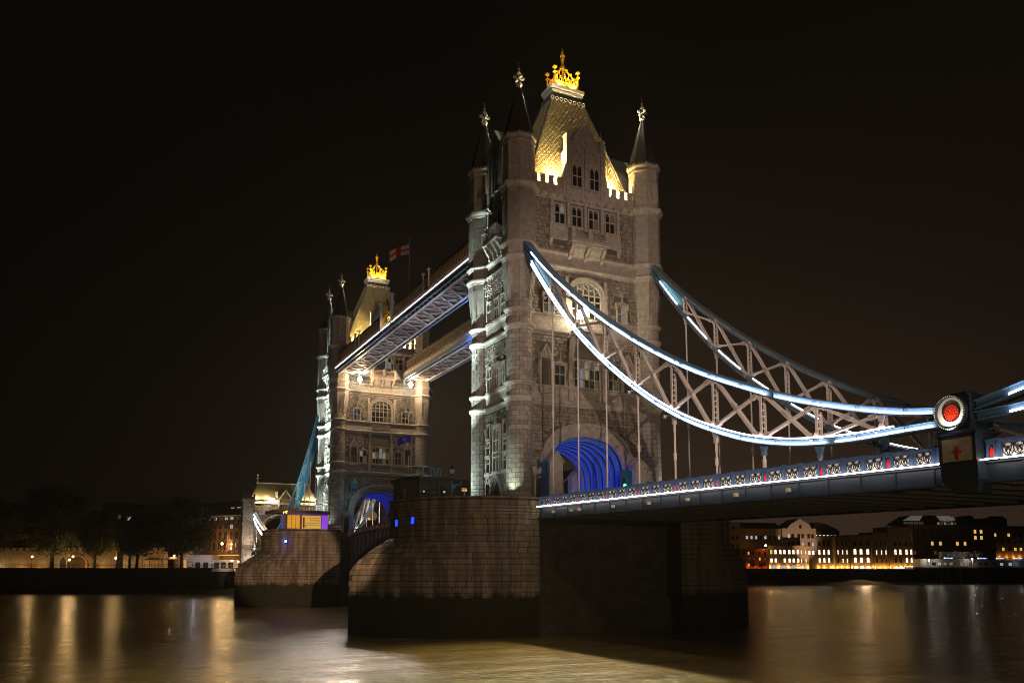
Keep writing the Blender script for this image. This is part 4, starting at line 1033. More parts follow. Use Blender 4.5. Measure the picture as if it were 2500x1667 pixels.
# stone-panelled casing under the joint of the chain
cas = thing('joint_casing', 'dark blue casing under the chain joint with a red cross on cream', 'casing', (-9.2, -61.4, 13.2))
g = M(); zc = zs(-61.4); ya, yb = PED; xo = -10.25
g.bx(xo, -8.4, yb, ya, zc - 1.0, zc + 1.5); g.bx(xo - .12, -8.3, yb - .12, ya + .12, zc + 1.5, zc + 1.62); g.bx(xo - .06, -8.35, yb - .06, ya + .06, zc - .1, zc + .02)
for q in (ya - .08, yb + .08): g.bx(xo - .07, xo + .1, q - .08, q + .08, zc, zc + 1.5)
g.bx(xo - .07, xo, yb, ya, zc + 1.34, zc + 1.5)
g.prism([(xo, yb, zc - 1.0), (xo, ya, zc - 1.0), (xo + .5, ya - .5, zc - 1.7), (xo + .5, yb + .5, zc - 1.7)], (1.2, 0, 0))
g.build('casing_body', DKBLU, cas)
M().bx(xo - .045, xo - .005, yb + .2, ya - .2, zc + .05, zc + 1.32).build('cream_panel', CREAM, cas)
M().bx(xo - .075, xo - .04, -61.50, -61.36, zc + .12, zc + .86).bx(xo - .074, xo - .04, -61.69, -61.17, zc + .50, zc + .63).build('red_cross', mat('red_cross_paint', (.35, .02, .02), .6), cas)

# ================================================================== SUSPENSION CHAINS
TU = [(-59.3, 16.35), (-56.41, 16.89), (-53.57, 17.59), (-49.28, 18.82), (-45.93, 19.97), (-41.6, 21.72), (-38.62, 22.98), (-35.4, 24.55), (-30.88, 27.02), (-27.44, 29.12), (-23.69, 31.54), (-19.9, 34.25), (-15.54, 37.6), (-12.66, 39.92), (-10.59, 41.8), (-8.57, 43.67), (-6.2, 45.95)]
TL = [(-59.3, 15.62), (-57.24, 15.68), (-55.4, 15.62), (-53.95, 15.62), (-51.2, 15.74), (-47.95, 16.05), (-44.19, 16.78), (-42.15, 17.41), (-38.44, 18.72), (-35.22, 20.13), (-31.69, 22.05), (-27.82, 24.52), (-23.81, 27.35), (-21.31, 29.35), (-18.89, 31.35), (-15.05, 35.18), (-12.99, 37.33), (-11.31, 39.2), (-9.58, 41.2), (-7.78, 43.3), (-6.2, 45.2)]
def smooth(tab):
    xs = [-60.2 + i * 54.0 / 60 for i in range(61)]
    v = [lerp(tab, x) for x in xs]
    for _ in range(4): v = [v[0]] + [(v[i - 1] + 2 * v[i] + v[i + 1]) / 4 for i in range(1, 60)] + [v[-1]]
    return list(zip(xs, v))
TUs, TLs = smooth(TU), smooth(TL)
def plate(g, P, xa, xb, za, zb):
    n = len(P); vs = []
    for y, z in P: vs += [(xa, y, z + za), (xb, y, z + za), (xb, y, z + zb), (xa, y, z + zb)]
    fs = [(0, 1, 2, 3), tuple(range(4 * n - 1, 4 * n - 5, -1))]
    for i in range(n - 1):
        for k in range(4): a, b = i * 4 + k, i * 4 + (k + 1) % 4; fs.append((a, a + 4, b + 4, b))
    return g.add(vs, fs)
def chain(xc, label, lit, sgn):
    root = thing('suspension_chain', label, 'suspension chain', (xc, -33, 24), 'lattice suspension chains')
    def chord(P, depth, nm, seam=True):
        g = M(); plate(g, P, xc - .28, xc - .22, 0, depth); plate(g, P, xc + .22, xc + .28, 0, depth)
        plate(g, P, xc - .50, xc + .50, depth, depth + .06); plate(g, P, xc - .50, xc + .50, -.06, 0)
        o = g.build(nm, BLUEP if lit else mat('chain_unlit_blue', (.16, .24, .32), .45, noise=.2), root)  # shade of the unlit side put into a greyer copy of the blue
        g = M()
        for i in range(3, len(P) - 1, 4):
            y, z = P[i]
            for x in (xc - .28, xc + .22): g.bx(x - .02, x + .08, y - .10, y + .10, z + .02, z + depth - .02)
            g.bx(xc - .51, xc - .28, y - .025, y + .025, z, z + depth)
        g.build('splice_plates', BLUEP if lit else MATS['chain_unlit_blue'], o, kind='stuff')
        return o
    up = chord([(y, z - .07) for y, z in TUs], .38, 'upper_chord'); lo = chord([(y, z - .07) for y, z in TLs], .36, 'lower_chord')
    topl = [(y, z + .35) for y, z in TLs]
    # panels: verticals over the hangers, crossing diagonals between
    hy = [-13.15 - 5.31 * i for i in range(9)]
    fu = lambda y: lerp(TUs, y) - .13; fl = lambda y: lerp(TLs, y) + .35
    for i, y in enumerate(hy):
        if fu(y) - fl(y) < .25: continue
        g = M()
        for x in (xc - .20, xc + .20): g.bx(x - .04, x + .04, y - .11, y + .11, fl(y) - .02, fu(y))
        q = fl(y) + .2
        while q < fu(y) - .2: g.bx(xc - .18, xc + .18, y - .03, y + .03, q, q + .10); q += .45
        for zz, s_ in ((fl(y), 1), (fu(y), -1)): g.prism([(xc - .30, y - .38, zz), (xc - .30, y + .38, zz), (xc - .30, y + .13, zz + s_ * .45), (xc - .30, y - .13, zz + s_ * .45)], (.08, 0, 0))
        g.build('vertical_strut', WHITP, root)
    ends = [-7.6] + hy
    for i in range(1, 9):
        ya, yb = hy[i - 1], hy[i] if i < 9 else -58
        if fu(yb) - fl(yb) < .2: yb = -58.0
        for k, (za, zb) in enumerate(((fu(ya), fl(yb)), (fl(ya), fu(yb)))):
            g = M(); a, b = V((xc - .2 + .0, ya - .3, za)), V((xc - .2, yb + .3, zb))
            if k == 0:
                for x in (-.14, .14): g.bar(a + V((x, 0, 0)), b + V((x, 0, 0)), .08, .20)
                g.bar(a + V((-.0, 0, 0)), b, .2, .06)
            else:
                for x in (-.13, .13): g.bar(a + V((x, 0, 0)), b + V((x, 0, 0)), .08, .16)
                g.bar(a, b, .2, .05)
            for p, q in ((a, b), (b, a)): d = (q - p).normalized(); g.bar(p, p + d * .6, .34, .32)
            m_ = (a + b) / 2; d = (b - a).normalized()
            if k == 0: g.bar(m_ - d * .45, m_ + d * .35, .36, .28)
            g.build('diagonal_brace', WHITP, root)
    # hangers down to the deck edge
    for y in hy:
        z0 = lerp(TLs, y) - .12; g = M()
        if z0 - zs(y) < .6: continue
        g.prism([(xc - .1, y - .42, z0 + .05), (xc - .1, y + .42, z0 + .05), (xc - .1, y + .14, z0 - .62), (xc - .1, y - .14, z0 - .62)], (.2, 0, 0)); g.bx(xc - .16, xc + .16, y - .14, y + .14, z0 - .85, z0 - .55)
        h = g.build('hanger_bracket', WHITP if y > -40 else BLUEP, root)
        if z0 - .8 > zs(y) + .3:
            g = M(); g.rod((xc, y, z0 - .7), (xc, y, zs(y) - .2), .085, 8)
            zm = zs(y) + max(.8, (z0 - zs(y)) * .42); g.rod((xc, y, zm), (xc, y, zm + .55), .14, 8); g.rod((xc, y, zm + .5), (xc, y, zm + .58), .17, 8); g.rod((xc, y, z0 - 1.5), (xc, y, z0 - .7), .11, 8)
            g.build('hanger_rod', WHITP, root)
        if lit and y > -36:
            g = M(); g.bx(xc - .75, xc - .5, y + .42, y + .66, z0 - .3, z0 - .05); g.bar((xc - .6, y + .5, z0 - .1), (xc, y + .3, z0), .05, .05); g.build('cable_lamp', mat('lamp_housing', (.5, .5, .5), .4, .6), root)
    # tubes of light
    def tube(P, dz, dx, m_, r=.05, nm='light_tube', gap=None, y0=-59.2, y1=-8.3):
        seg = []
        for a, b in zip(P, P[1:]):
            if a[0] < y0 or b[0] > y1 or (gap and gap[0] < (a[0] + b[0]) / 2 < gap[1]):
                if len(seg) > 1: yield_seg.append(seg)
                seg = []
                continue
            if not seg: seg = [a]
            seg.append(b)
            if len(seg) > 12: yield_seg.append(seg); seg = [b]
        if len(seg) > 1: yield_seg.append(seg)
    if lit:
        for P, dz, dx, m_, gap in ((TUs, .03, -.44, LED, (-46.6, -45.6)), (TLs, .03, -.44, LED, (-52.4, -51.4)), (topl, .06, -.36, LEDP, None)):
            yield_seg = []; tube(P, dz, dx, m_, gap=gap, y0=-60.1 if P is not topl else -57.3)
            for sg in yield_seg:
                g = M(); plate(g, sg, xc + dx - .045, xc + dx + .045, dz - .03, dz + .06); g.build('light_tube', m_, root)
    else:
        yv = [-6.5] + hy
        for i in range(0, 8):
            a, b = yv[i] - (.8 if i else 2.2), yv[i + 1] + 1.1
            sg = [(y, lerp(topl, y) + (.12 if i else .16)) for y in (a, (a + b) / 2, b)]
            g = M(); plate(g, sg, xc - .40, xc - .32, 0, .08); g.build('light_tube', LEDP, root)
    # white gusset closing the triangle at the tower end, painted teal web
    g = M(); P = [(y, lerp(TLs, y) + .5, lerp(TUs, y) - .14) for y in (-7, -8.5, -10, -11.5, -12.9)]
    for (y, a, b), (y2, a2, b2) in zip(P, P[1:]):
        if b2 > a2: g.prism([(xc - .1, y, a), (xc - .1, y, max(a + .01, b)), (xc - .1, y2, b2), (xc - .1, y2, a2)], (.2, 0, 0))
    g.build('gusset_web', TEALP, root)
    return root
def joint(xc, label, lit):
    root = thing('chain_joint', label, 'chain joint', (xc, -61.05, 15), 'round chain joints above the deck')
    g = M(); c = (-61.05, 16.1); o_ = []
    # side cheeks with the round pin housing
    for x0, x1 in ((xc - .95, xc - .80), (xc + .80, xc + .95)):
        g.prism([(x0, -60.05, 15.35), (x0, -62.1, 15.3), (x0, -62.1, 16.95), (x0, -61.7, 17.08), (x0, -60.4, 17.08), (x0, -60.05, 16.95)], (x1 - x0, 0, 0))
    g.bx(xc - .8, xc + .8, -61.9, -60.2, 15.0, 17.12); g.bx(xc - .9, xc + .9, -62.2, -59.9, 14.98, 15.14); g.bx(xc - .5, xc + .5, -61.6, -60.6, 17.1, 17.3)
    g.build('joint_housing', DKBLU, root)
    def rg(r0, r1, xa, xb, n=32):
        q = M(); A = [(xa, c[0] + r0 * math.cos(2 * PI * i / n), c[1] + r0 * math.sin(2 * PI * i / n)) for i in range(n + 1)]; B = [(xa, c[0] + r1 * math.cos(2 * PI * i / n), c[1] + r1 * math.sin(2 * PI * i / n)) for i in range(n + 1)]
        return q.ring(A, B, (xb - xa, 0, 0))
    rg(.88, .98, xc - 1.0, xc - 1.28).build('outer_ring', DKBLU, root)
    rg(.52, .88, xc - 1.0, xc - 1.06).build('white_disc', mat('joint_white_paint', (.85, .82, .76), .5), root)
    rg(.46, .52, xc - 1.0, xc - 1.12).build('rim', mat('joint_dark_rim', (.1, .02, .02), .5), root)
    M().prism([(xc - 1.0, c[0] + .46 * math.cos(2 * PI * i / 24), c[1] + .46 * math.sin(2 * PI * i / 24)) for i in range(24)], (-.06, 0, 0)).build('red_boss', REDP, root)
    g = M()
    for r_, n_ in ((.41, 16), (.28, 9), (.16, 6)):
        for i in range(n_): a = 2 * PI * i / n_ + r_; g.ball((xc - 1.08, c[0] + r_ * math.cos(a), c[1] + r_ * math.sin(a)), .035, 5, 4)
    g.build('studs', mat('stud_brass', (.9, .25, .08), .3, .2), root)
    g = M()
    for i in range(44): a = 2 * PI * i / 44; g.ball((xc - 1.29, c[0] + .93 * math.cos(a), c[1] + .93 * math.sin(a)), .035, 5, 4)
    g.build('rivets', mat('rivet_white', (.8, .75, .65), .4), root)
    if lit:
        lamp('SPOT', 'joint_light', (xc - 1.55, -61.15, 15.0), 160, (1, .9, .72), (xc - 1.05, -61.05, 16.3), .05, 110, .6)
        lamp('POINT', 'joint_light', (xc - 1.6, -60.7, 15.15), 5, (.9, .95, 1), None, .05)
    return root
def short_chain(xc, label, lit):
    root = thing('suspension_chain', label, 'suspension chain', (xc, -78, 20), 'lattice suspension chains')
    P1 = [(-62.0 - 32 * t, 16.28 + 6.2 * t + 3.0 * t * t) for t in [i / 16 for i in range(17)]]; P2 = [(-62.0 - 32 * t, 15.68 + .6 * t + 8.3 * t * t) for t in [i / 16 for i in range(17)]]
    mt = BLUEP if lit else mat('chain_unlit_blue', (.16, .24, .32), .45)  # unlit chain takes the blue with shade in its colour
    for P, nm, dep in ((P1, 'upper_chord', .44), (P2, 'lower_chord', .40)):
        g = M(); plate(g, P, xc - .28, xc - .22, -.07, dep - .07); plate(g, P, xc + .22, xc + .28, -.07, dep - .07); plate(g, P, xc - .5, xc + .5, dep - .07, dep - .01); plate(g, P, xc - .5, xc + .5, -.13, -.07); g.build(nm, mt, root)
    for i in range(2, 15, 2):
        (y, a), (_, b) = P2[i], P1[i]
        if b - a > .5: M().bx(xc - .3, xc + .3, y - .14, y + .14, a + .4, b - .1).build('vertical_strut', WHITP, root)
        if i < 13 and b - a > .5: M().bar((xc, y, b - .1), (xc, P2[i + 2][0], P2[i + 2][1] + .4), .3, .26).build('diagonal_brace', WHITP, root)
        M().rod((xc, y, a), (xc, y, 13.2), .085, 8).build('hanger_rod', WHITP, root)
    if lit:
        for P, dz, k in ((P1, .0, 1), (P2, .0, 1), ([(y, z + .36) for y, z in P2], .05, 3)):
            g = M(); plate(g, P[k:], xc - .44, xc - .36, dz - .03, dz + .06); g.build('light_tube', LED, root)
    return root
CX = 9.0
ch1 = chain(-CX, 'brightly lit chain with white light tubes, nearest side of the side span', True, 1)
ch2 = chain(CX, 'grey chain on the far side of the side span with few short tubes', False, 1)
j1 = joint(-CX, 'chain joint with a red boss on a white riveted disc', True)
j2 = joint(CX, 'dark chain joint on the far side of the roadway', False)
s1 = short_chain(-CX, 'lit short chain rising right of the red and white joint', True)
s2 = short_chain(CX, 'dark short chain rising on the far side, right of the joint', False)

# ================================================================== HIGH LEVEL WALKWAYS
GREYP = mat('walkway_grey_paint', (.50, .47, .46), .5, noise=.2)
BROWN = mat('walkway_lattice_paint', (.42, .30, .20), .5, noise=.2)
WAL = glowmat('walkway_window_glow', (1.0, .52, .20), .045)
def walkway(xc, label, lit):
    root = thing('high_level_walkway', label, 'walkway', (xc, 41.15, 47), 'high level walkways between the towers')
    ya, yb = 5.6, 76.7; s = -1      # the lit side faces west
    xo, xi = xc - 2.9, xc + 2.9; zf = 47.15
    for x0, x1, nm in ((xo, xo + .12, 'outer_sill'), (xi - .12, xi, 'outer_sill')):
        M().bx(x0, x1 , ya, yb, zf, zf + .45).bx(x0 - .06, x1 + .06, ya, yb, zf - .06, zf).build(nm, BLUEP, root)
    M().bx(xo - .05, xo + .25, ya, yb, zf + .45, zf + .72).build('cornice', BROWN, root)
    for x in (xo + .95, xi - .95): M().bx(x - .22, x + .22, ya, yb, zf - .12, zf + .06).build('soffit_rail', GREYP, root)
    M().bx(xo + .1, xi - .1, ya, yb, zf + .35, zf + .5).build('floor', mat('walkway_floor', (.07, .07, .08), .8), root)
    # soffit bracing
    n = 38; dy = (yb - ya) / n
    for i in range(n + 1):
        y = ya + i * dy
        M().bx(xo + .12, xo + .75, y - .035, y + .035, zf, zf + .3).bx(xi - .75, xi - .12, y - .035, y + .035, zf, zf + .3).build('outrigger', BLUEP, root)
        M().bx(xo + .95, xi - .95, y - .06, y + .06, zf - .02, zf + .22).build('cross_beam', GREYP, root)
        if i < n and i % 2 == 0:
            y2 = min(y + 2 * dy, yb)
            for a, b in ((xo + 1, xi - 1), (xi - 1, xo + 1)): M().bar((a, y, zf - .05), (b, y2, zf - .05), .2, .10).build('soffit_brace', GREYP, root)
    g = M()
    for i in range(n * 3):
        y = ya + (i + .5) * dy / 3; g.bx(xo + 1, xi - 1, y - .05, y + .05, zf + .2, zf + .33)
    g.build('soffit_slats', mat('slat_paint', (.20, .19, .19), .6), root, kind='stuff')
    # side lattice, glazed behind, and roof
    for x, seen in ((xo + .85, True), (xi - .85, False)):
        M().bx(x - .06, x + .06, ya, yb, 48.65, 48.85).bx(x - .08, x + .08, ya, yb, 50.95, 51.15).build('lattice_chord', BROWN, root)
        m_ = 76; d = (yb - ya) / m_
        if seen:
            for i in range(m_):
                y = ya + i * d
                M().bar((x, y, 48.8), (x, y + d, 51.0), .08, .09).bar((x, y + d, 48.8), (x, y, 51.0), .08, .09).build('lattice', BROWN, root)
        else:
            g = M()
            for i in range(0, m_): g.bar((x, ya + i * d, 48.8), (x, ya + (i + 1) * d, 51.0), .08, .09)
            g.build('lattice', BROWN, root, kind='stuff')
        M().bx(x + (.14 if seen else -.16), x + (.16 if seen else -.14), ya, yb, 47.7, 51.0).build('glazing', WAL, root)
        M().bx(x - .05, x + .05, ya, yb, 47.65, 48.6).build('side_panel', BROWN, root)
    M().prism([(xo + .6, ya, 51.15), (xi - .6, ya, 51.15), (xi - 1.2, ya, 51.45), (xo + 1.2, ya, 51.45)], (0, yb - ya, 0)).bx(xo + .55, xo + .7, ya, yb, 51.1, 51.25).build('roof', DKBLU, root)
    # balustrade of white panels over a strip of light
    for i in range(n):
        y = ya + i * dy
        if lit or True:
            g = M(); g.bx(xo + .02, xo + .07, y + .1, y + dy - .1, 47.95, 48.48); b = g.build('balustrade_panel', WHITP, root)
            M().bx(xo + .0, xo + .10, y - .09, y + .09, 47.87, 48.72).bx(xo - .03, xo + .13, y - .13, y + .13, 48.68, 48.84).build('balustrade_post', GREYP, root)
    M().bx(xo - .02, xo + .12, ya, yb, 48.60, 48.70).build('handrail', GREYP, root)
    if lit: M().bx(xo - .11, xo - .05, ya, yb, 47.93, 48.0).build('light_strip', LEDW, root)
    M().bx(xo + .62, xo + .66, ya, yb, 48.55, 48.6).build('light_strip', glowmat('added_amber_strip', (1, .42, .12), 1.6 if lit else 2.2), root)  # unseen amber strip added behind the balustrade to warm the lattice
    # tall posts with coats of arms between
    if lit:
        for y, h, w_ in ((22.55, 51.4, .11), (24.8, 51.3, .11), (39.9, 52.7, .26), (45.45, 52.6, .26), (59.2, 51.3, .11), (61.7, 51.4, .11)):
            M().bx(xo - w_ + .05, xo + w_ + .05, y - w_, y + w_, 47.9, h).bx(xo - w_ - .1, xo + w_ + .2, y - w_ - .12, y + w_ + .12, h, h + .16).bx(xo - w_, xo + w_ + .1, y - w_ - .05, y + w_ + .05, h + .16, h + .3).build('panel_post', WHITP if w_ < .2 else mat('post_grey', (.42, .44, .46), .5), root)
        for y in (23.7, 60.45):
            M().bx(xo + .1, xo + .2, y - .85, y + .85, 48.9, 50.6).build('arms_board', mat('arms_brown', (.25, .12, .06), .6), root)
            g = M()
            for k in range(14): g.ball((xo + .08, y + R.uniform(-.6, .6), 49.1 + R.random() * 1.3), .10 + .10 * R.random(), 6, 4)
            g.build('arms_relief', mat('arms_copper', (.6, .3, .15), .4, .3), root)
        g = M(); y = 42.65; xx = xo + .12
        g.prism([(xx, y - 2.2, 48.9), (xx, y + 2.2, 48.9), (xx, y + 1.9, 50.2), (xx, y + .9, 51.6), (xx, y, 53.0), (xx, y - .9, 51.6), (xx, y - 1.9, 50.2)], (.14, 0, 0)); g.build('arms_board', mat('arms_brown', (.25, .12, .06), .6), root)
        g = M(); rr = random.Random(3)
        for k in range(46):
            z = 49.1 + rr.random() * 3.4; hw = max(.2, 2.0 - (z - 49) * .55); g.ball((xx - .04, y + rr.uniform(-hw, hw), z), .13 + .15 * rr.random(), 6, 4)
        g.rod((xx, y, 52.8), (xx, y, 54.6), .07, 5); g.bx(xx - .1, xx + .1, y - .5, y + .5, 53.7, 53.9); g.ball((xx, y, 54.7), .16, 6, 4)
        g.prism([(xx - .2, y - .55, 50.0), (xx - .2, y + .55, 50.0), (xx - .2, y + .55, 51.1), (xx - .2, y - .55, 51.1)], (.2, 0, 0))
        g.build('coat_of_arms', GOLDM, root)
        for y in (41, 44.4): lamp('POINT', 'arms_light', (xo - .5, y, 49.0), 40, (1, .75, .35), None, .05)
    return root
wk1 = walkway(-7.3, 'walkway with a white lit balustrade and gilded coat of arms', True)
wk2 = walkway(7.3, 'walkway with amber lit lattice and no white light strip', False)
for x in (-7.3, 7.3):
    for y, ty, pwr in ((14.0, 27, 26000), (68, 55, 26000), (12.5, 13, 9000), (70, 69, 9000)):
        lamp('SPOT', 'walkway_floodlight', (x, y, 15.6), pwr, (1.0, .95, .95), (x, ty, 47), .2, 34, .7)
    for y, ty in ((16, 45), (66, 38)): lamp('SPOT', 'walkway_floodlight', (x - 3.3, y, 15.4), 11000, (.90, .84, 1.0), (x, ty, 47), .2, 38, .7)
for y in (41.0,): lamp('POINT', 'walkway_floodlight', (3.6, y, 46.2), 400, (.12, .3, 1.0), None, .2); lamp('POINT', 'walkway_floodlight', (-3.6, y - 20, 46.2), 250, (.12, .3, 1.0), None, .2)

# flags above the walkway and on the pier
def flag(name, label, base, top, wdt, hgt, mats, droop, cat='flag', group=None):
    root = thing(name, label, cat, base)
    M().rod(base, top, .07, 6, .04).ball((top[0], top[1], top[2] + .08), .1, 6, 4).build('flagpole', mat('pole_paint', (.35, .33, .32), .4), root)
    return root
RC = mat('flag_red', (.45, .01, .01), .8); WC = mat('flag_white', (.55, .48, .44), .85)
f1 = flag('flagpole', 'white flag with a red cross flying on a tall pole over the walkway', (-8.5, 36.1, 51.4), (-8.5, 36.1, 61.2), 0, 0, 0, 0)
def cloth(p0, du, w_, h, fn):   # a waving sheet of quads; fn(u,v) picks the piece
    pieces = {}; nu, nv = 18, 10; du = V(du)
    def P(i, j):
        u, v = i / nu, j / nv
        return V(p0) + du * (w_ * u) + V((du.y, -du.x, 0)) * (.22 * math.sin(u * 7 + v * 1.5) * u ** .5) + V((0, 0, -h * v - .30 * u * u + .12 * math.sin(u * 6) * u))
    for i in range(nu):
        for j in range(nv):
            k = fn((i + .5) / nu, (j + .5) / nv); pieces.setdefault(k, M()).add([P(i, j), P(i + 1, j), P(i + 1, j + 1), P(i, j + 1)], [(0, 1, 2, 3)])
    return pieces
pc = cloth((-8.55, 36.2, 60.45), (-.50, .866, 0), 4.4, 1.65, lambda u, v: 'r' if abs(u - .5) < .085 or abs(v - .5) < .12 else 'w')
fl_ = pc['w'].build('flag_cloth', WC, f1); pc['r'].build('red_cross', RC, fl_)
lamp('SPOT', 'flag_light', (-10.4, 38, 49.2), 900, (1, .8, .65), (-9.5, 38, 60), .1, 40, .6)
f1b = thing('flagpole', 'bare thin flagpole on the walkway, left of the coat of arms', 'flagpole', (-8.5, 55, 51.4))
M().rod((-8.5, 55, 51.4), (-8.5, 55, 61.0), .07, 6, .04).ball((-8.5, 55, 61.1), .1, 6, 4).build('pole', MATS['pole_paint'], f1b)
f2 = flag('flagpole', 'dark blue flag on a white pole beside the dark cabin', (-20.3, 0, 17.9), (-20.4, 0, 22.95), 0, 0, 0, 0)
pc = cloth((-20.42, 0, 22.75), (-.95, .3, 0), 1.55, .85, lambda u, v: 'e' if (u - .5) ** 2 * 3 + (v - .45) ** 2 < .03 else 'b')
fl_ = pc['b'].build('flag_cloth', mat('flag_blue', (.02, .025, .20), .8, em=(.05, .05, .5), strength=.05), f2); pc['e'].build('pale_emblem', mat('flag_pale', (.25, .25, .45), .8), fl_)

# ================================================================== lamps on the tower fronts
def flood(loc, label, out_y, pwr, group, rad=.48):
    x, y, z = loc; root = thing('floodlight', label, 'floodlight', (x, y + out_y, z), group)
    M().bar((x, y + out_y, z + .5), (x, y, z + .5), .12, .12).bx(x - .3, x + .3, y - .25, y + .25, z + .28, z + .5).build('bracket', IRON, root); M().rod((x, y, z - 1.05), (x, y, z - .08 - rad), .16, 8, .26).build('lamp_base', LIME, root)
    M().ball((x, y, z - .08), rad, 12, 8).build('lamp_globe', LAMPW, root)
    lamp('POINT', 'lamp_glow', (x, y - rad - .1, z - .1), pwr, (1, .66, .36), None, .2)
    return root
flood((-5.45, 74.6, 46.0), 'bright lamp under the white lit walkway on the far tower', 2.2, 4300, 'bright lamps on the tower fronts')
flood((5.45, 74.6, 46.0), 'bright lamp under the amber lattice walkway on the far tower', 2.2, 4300, 'bright lamps on the tower fronts')
flood((-1.35, -6.75, 37.95), 'bright lamp above the balcony of the near tower', 1.4, 420, 'bright lamps on the tower fronts', .72)

for x in (-5.45, 5.45): lamp('SPOT', 'lamp_glow', (x, 73.9, 45.6), 0.75e5, (1, .86, .70), (-42, -56, 0), .5, 34, .9)
lamp('SPOT', 'lamp_glow', (-1.5, -7.6, 37.6), 1.1e5, (1, .84, .46), (-22, -48, 0), .9, 75, .7)

# ================================================================== BASCULE SPAN between the piers
bas = thing('bascule_span', 'dark opening span between the piers with plain iron parapet', 'bridge span', (0, 41.15, 13))
def zb(y): t = (y - 41.15) / 30.5; return 14.55 - .35 * t * t
g = M()
N2 = 24; ysb = [10.7 + (71.6 - 10.7) * i / N2 for i in range(N2 + 1)]
P = [(y, zb(y)) for y in ysb]
plate(g, P, -7.4, 7.4, -.3, 0); g.build('roadway', ASPH, bas)
for x in (-7.3, -2.5, 2.5, 7.3):
    g = M()
    for (y, z), (y2, z2) in zip(P, P[1:]):
        d1 = 1.1 + 5.2 * abs((y - 41.15) / 30.5) ** 2.2; d2 = 1.1 + 5.2 * abs((y2 - 41.15) / 30.5) ** 2.2
        g.add([(x - .05, y, z - .3), (x - .05, y2, z2 - .3), (x - .05, y2, z2 - d2), (x - .05, y, z - d1), (x + .05, y, z - .3), (x + .05, y2, z2 - .3), (x + .05, y2, z2 - d2), (x + .05, y, z - d1)], [(0, 1, 2, 3), (7, 6, 5, 4), (3, 2, 6, 7), (0, 4, 5, 1)])
        g.bx(x - .3, x + .3, y - .05, y + .05, z - d1, z - .3); g.bar((x, y, z - d1), (x, y2, z2 - d2), .6, .08)
    g.build('arched_girder', mat('bascule_paint', (.10, .11, .15), .5, noise=.3), bas)
for i in range(34):
    y = 11.2 + i * 1.77; z = zb(y)
    g = M(); x = -7.45
    g.bx(x - .05, x + .08, y, y + 1.77, z + .02, z + .16); g.bx(x - .08, x + .1, y, y + 1.77, z + .82, z + .95); g.bx(x - .08, x + .1, y - .1, y + .1, z, z + .95)
    o = g.build('parapet_panel', mat('bascule_rail_paint', (.10, .075, .055), .6), bas)
    g = M(); g.bar((x, y + .2, z + .2), (x, y + .95, z + .8), .06, .10); g.bar((x, y + .95, z + .2), (x, y + .2, z + .8), .06, .10); g.bar((x, y + 1.0, z + .2), (x, y + 1.7, z + .8), .06, .10); g.bar((x, y + 1.7, z + .2), (x, y + 1.0, z + .8), .06, .10)
    g.build('tracery', mat('bascule_tracery', (.42, .34, .26), .6), o)
g = M(); plate(g, P, 7.4, 7.5, 0, .95); g.build('east_parapet', MATS['bascule_rail_paint'], bas)
g = M(); g.rod((-7.6, 48, 5.4), (-7.6, 48, 19.5), .06, 5); mp = g.build('marker_pole', MATS['pole_paint']); tag(mp, 'thin grey pole standing by the parapet between the piers', 'pole')

# ================================================================== NORTH SIDE SPAN: the same chains, mirrored
S_ = 82.3
def mirror(o, label, recolor=None):
    c = dup(o); c.location = (o.location.x, S_ - o.location.y, o.location.z); c.scale = (1, -1, 1); c['label'] = label
    if recolor:
        tb = {}
        for q in bpy.data.objects:
            if q.parent: tb.setdefault(q.parent.name, []).append(q)
        st = [c]
        while st:
            q = st.pop(); st += tb.get(q.name, [])
            if q.type == 'MESH':
                for a, b in recolor: relink(q, a, b)
    return c
TE2 = mat('teal_lit_chain', (.06, .36, .48), .4, em=(.02, .30, .42), strength=.0)  # teal of the chain's lighting put into its surface colour
mirror(ch1, 'teal lit chain rising to the far tower from the far bank side', [(BLUEP, TE2), (LED, LEDT), (LEDP, LEDT)])
mirror(ch2, 'dark blue chain seen through the arch of the far tower')
mirror(s1, 'short white lit chain left of the far pier, falling from the gatehouse')
mirror(s2, 'dark short chain beyond the far pier')
mirror(j1, 'chain joint hidden low behind the far pier'); mirror(j2, 'dark chain joint behind the far pier')
nd = dup(deck); nd.location = (0, S_ + 54, 13); nd.scale = (1, -1, 1); nd['label'] = 'road deck of the far side span beyond the far pier'
g = M(); 
for sx in (-1, 1):
    p = [(sx * 9.6, y, z) for y, z in ((93.5, 14.1), (176, 12.8), (176, 13.8), (93.5, 15.1))]; g.prism(p, (.12, 0, 0))
q = g.build('far_parapet', WHITP); tag(q, 'pale parapet of the far side span left of the far pier', 'parapet'); q["kind"] = 'thing'
lamp('SPOT', 'chain_floodlight', (-20, 118, 15.5), 15000, (.35, .85, 1.0), (-9.4, 106, 30), .2, 50, .7)
lamp('SPOT', 'chain_floodlight', (-14, 90, 15.6), 5000, (1, .82, .68), (-9, 104, 26), .2, 60, .7)
lamp('SPOT', 'chain_floodlight', (2, 100, 15.0), 9000, (1, .82, .68), (9, 112, 22), .2, 90, .7)

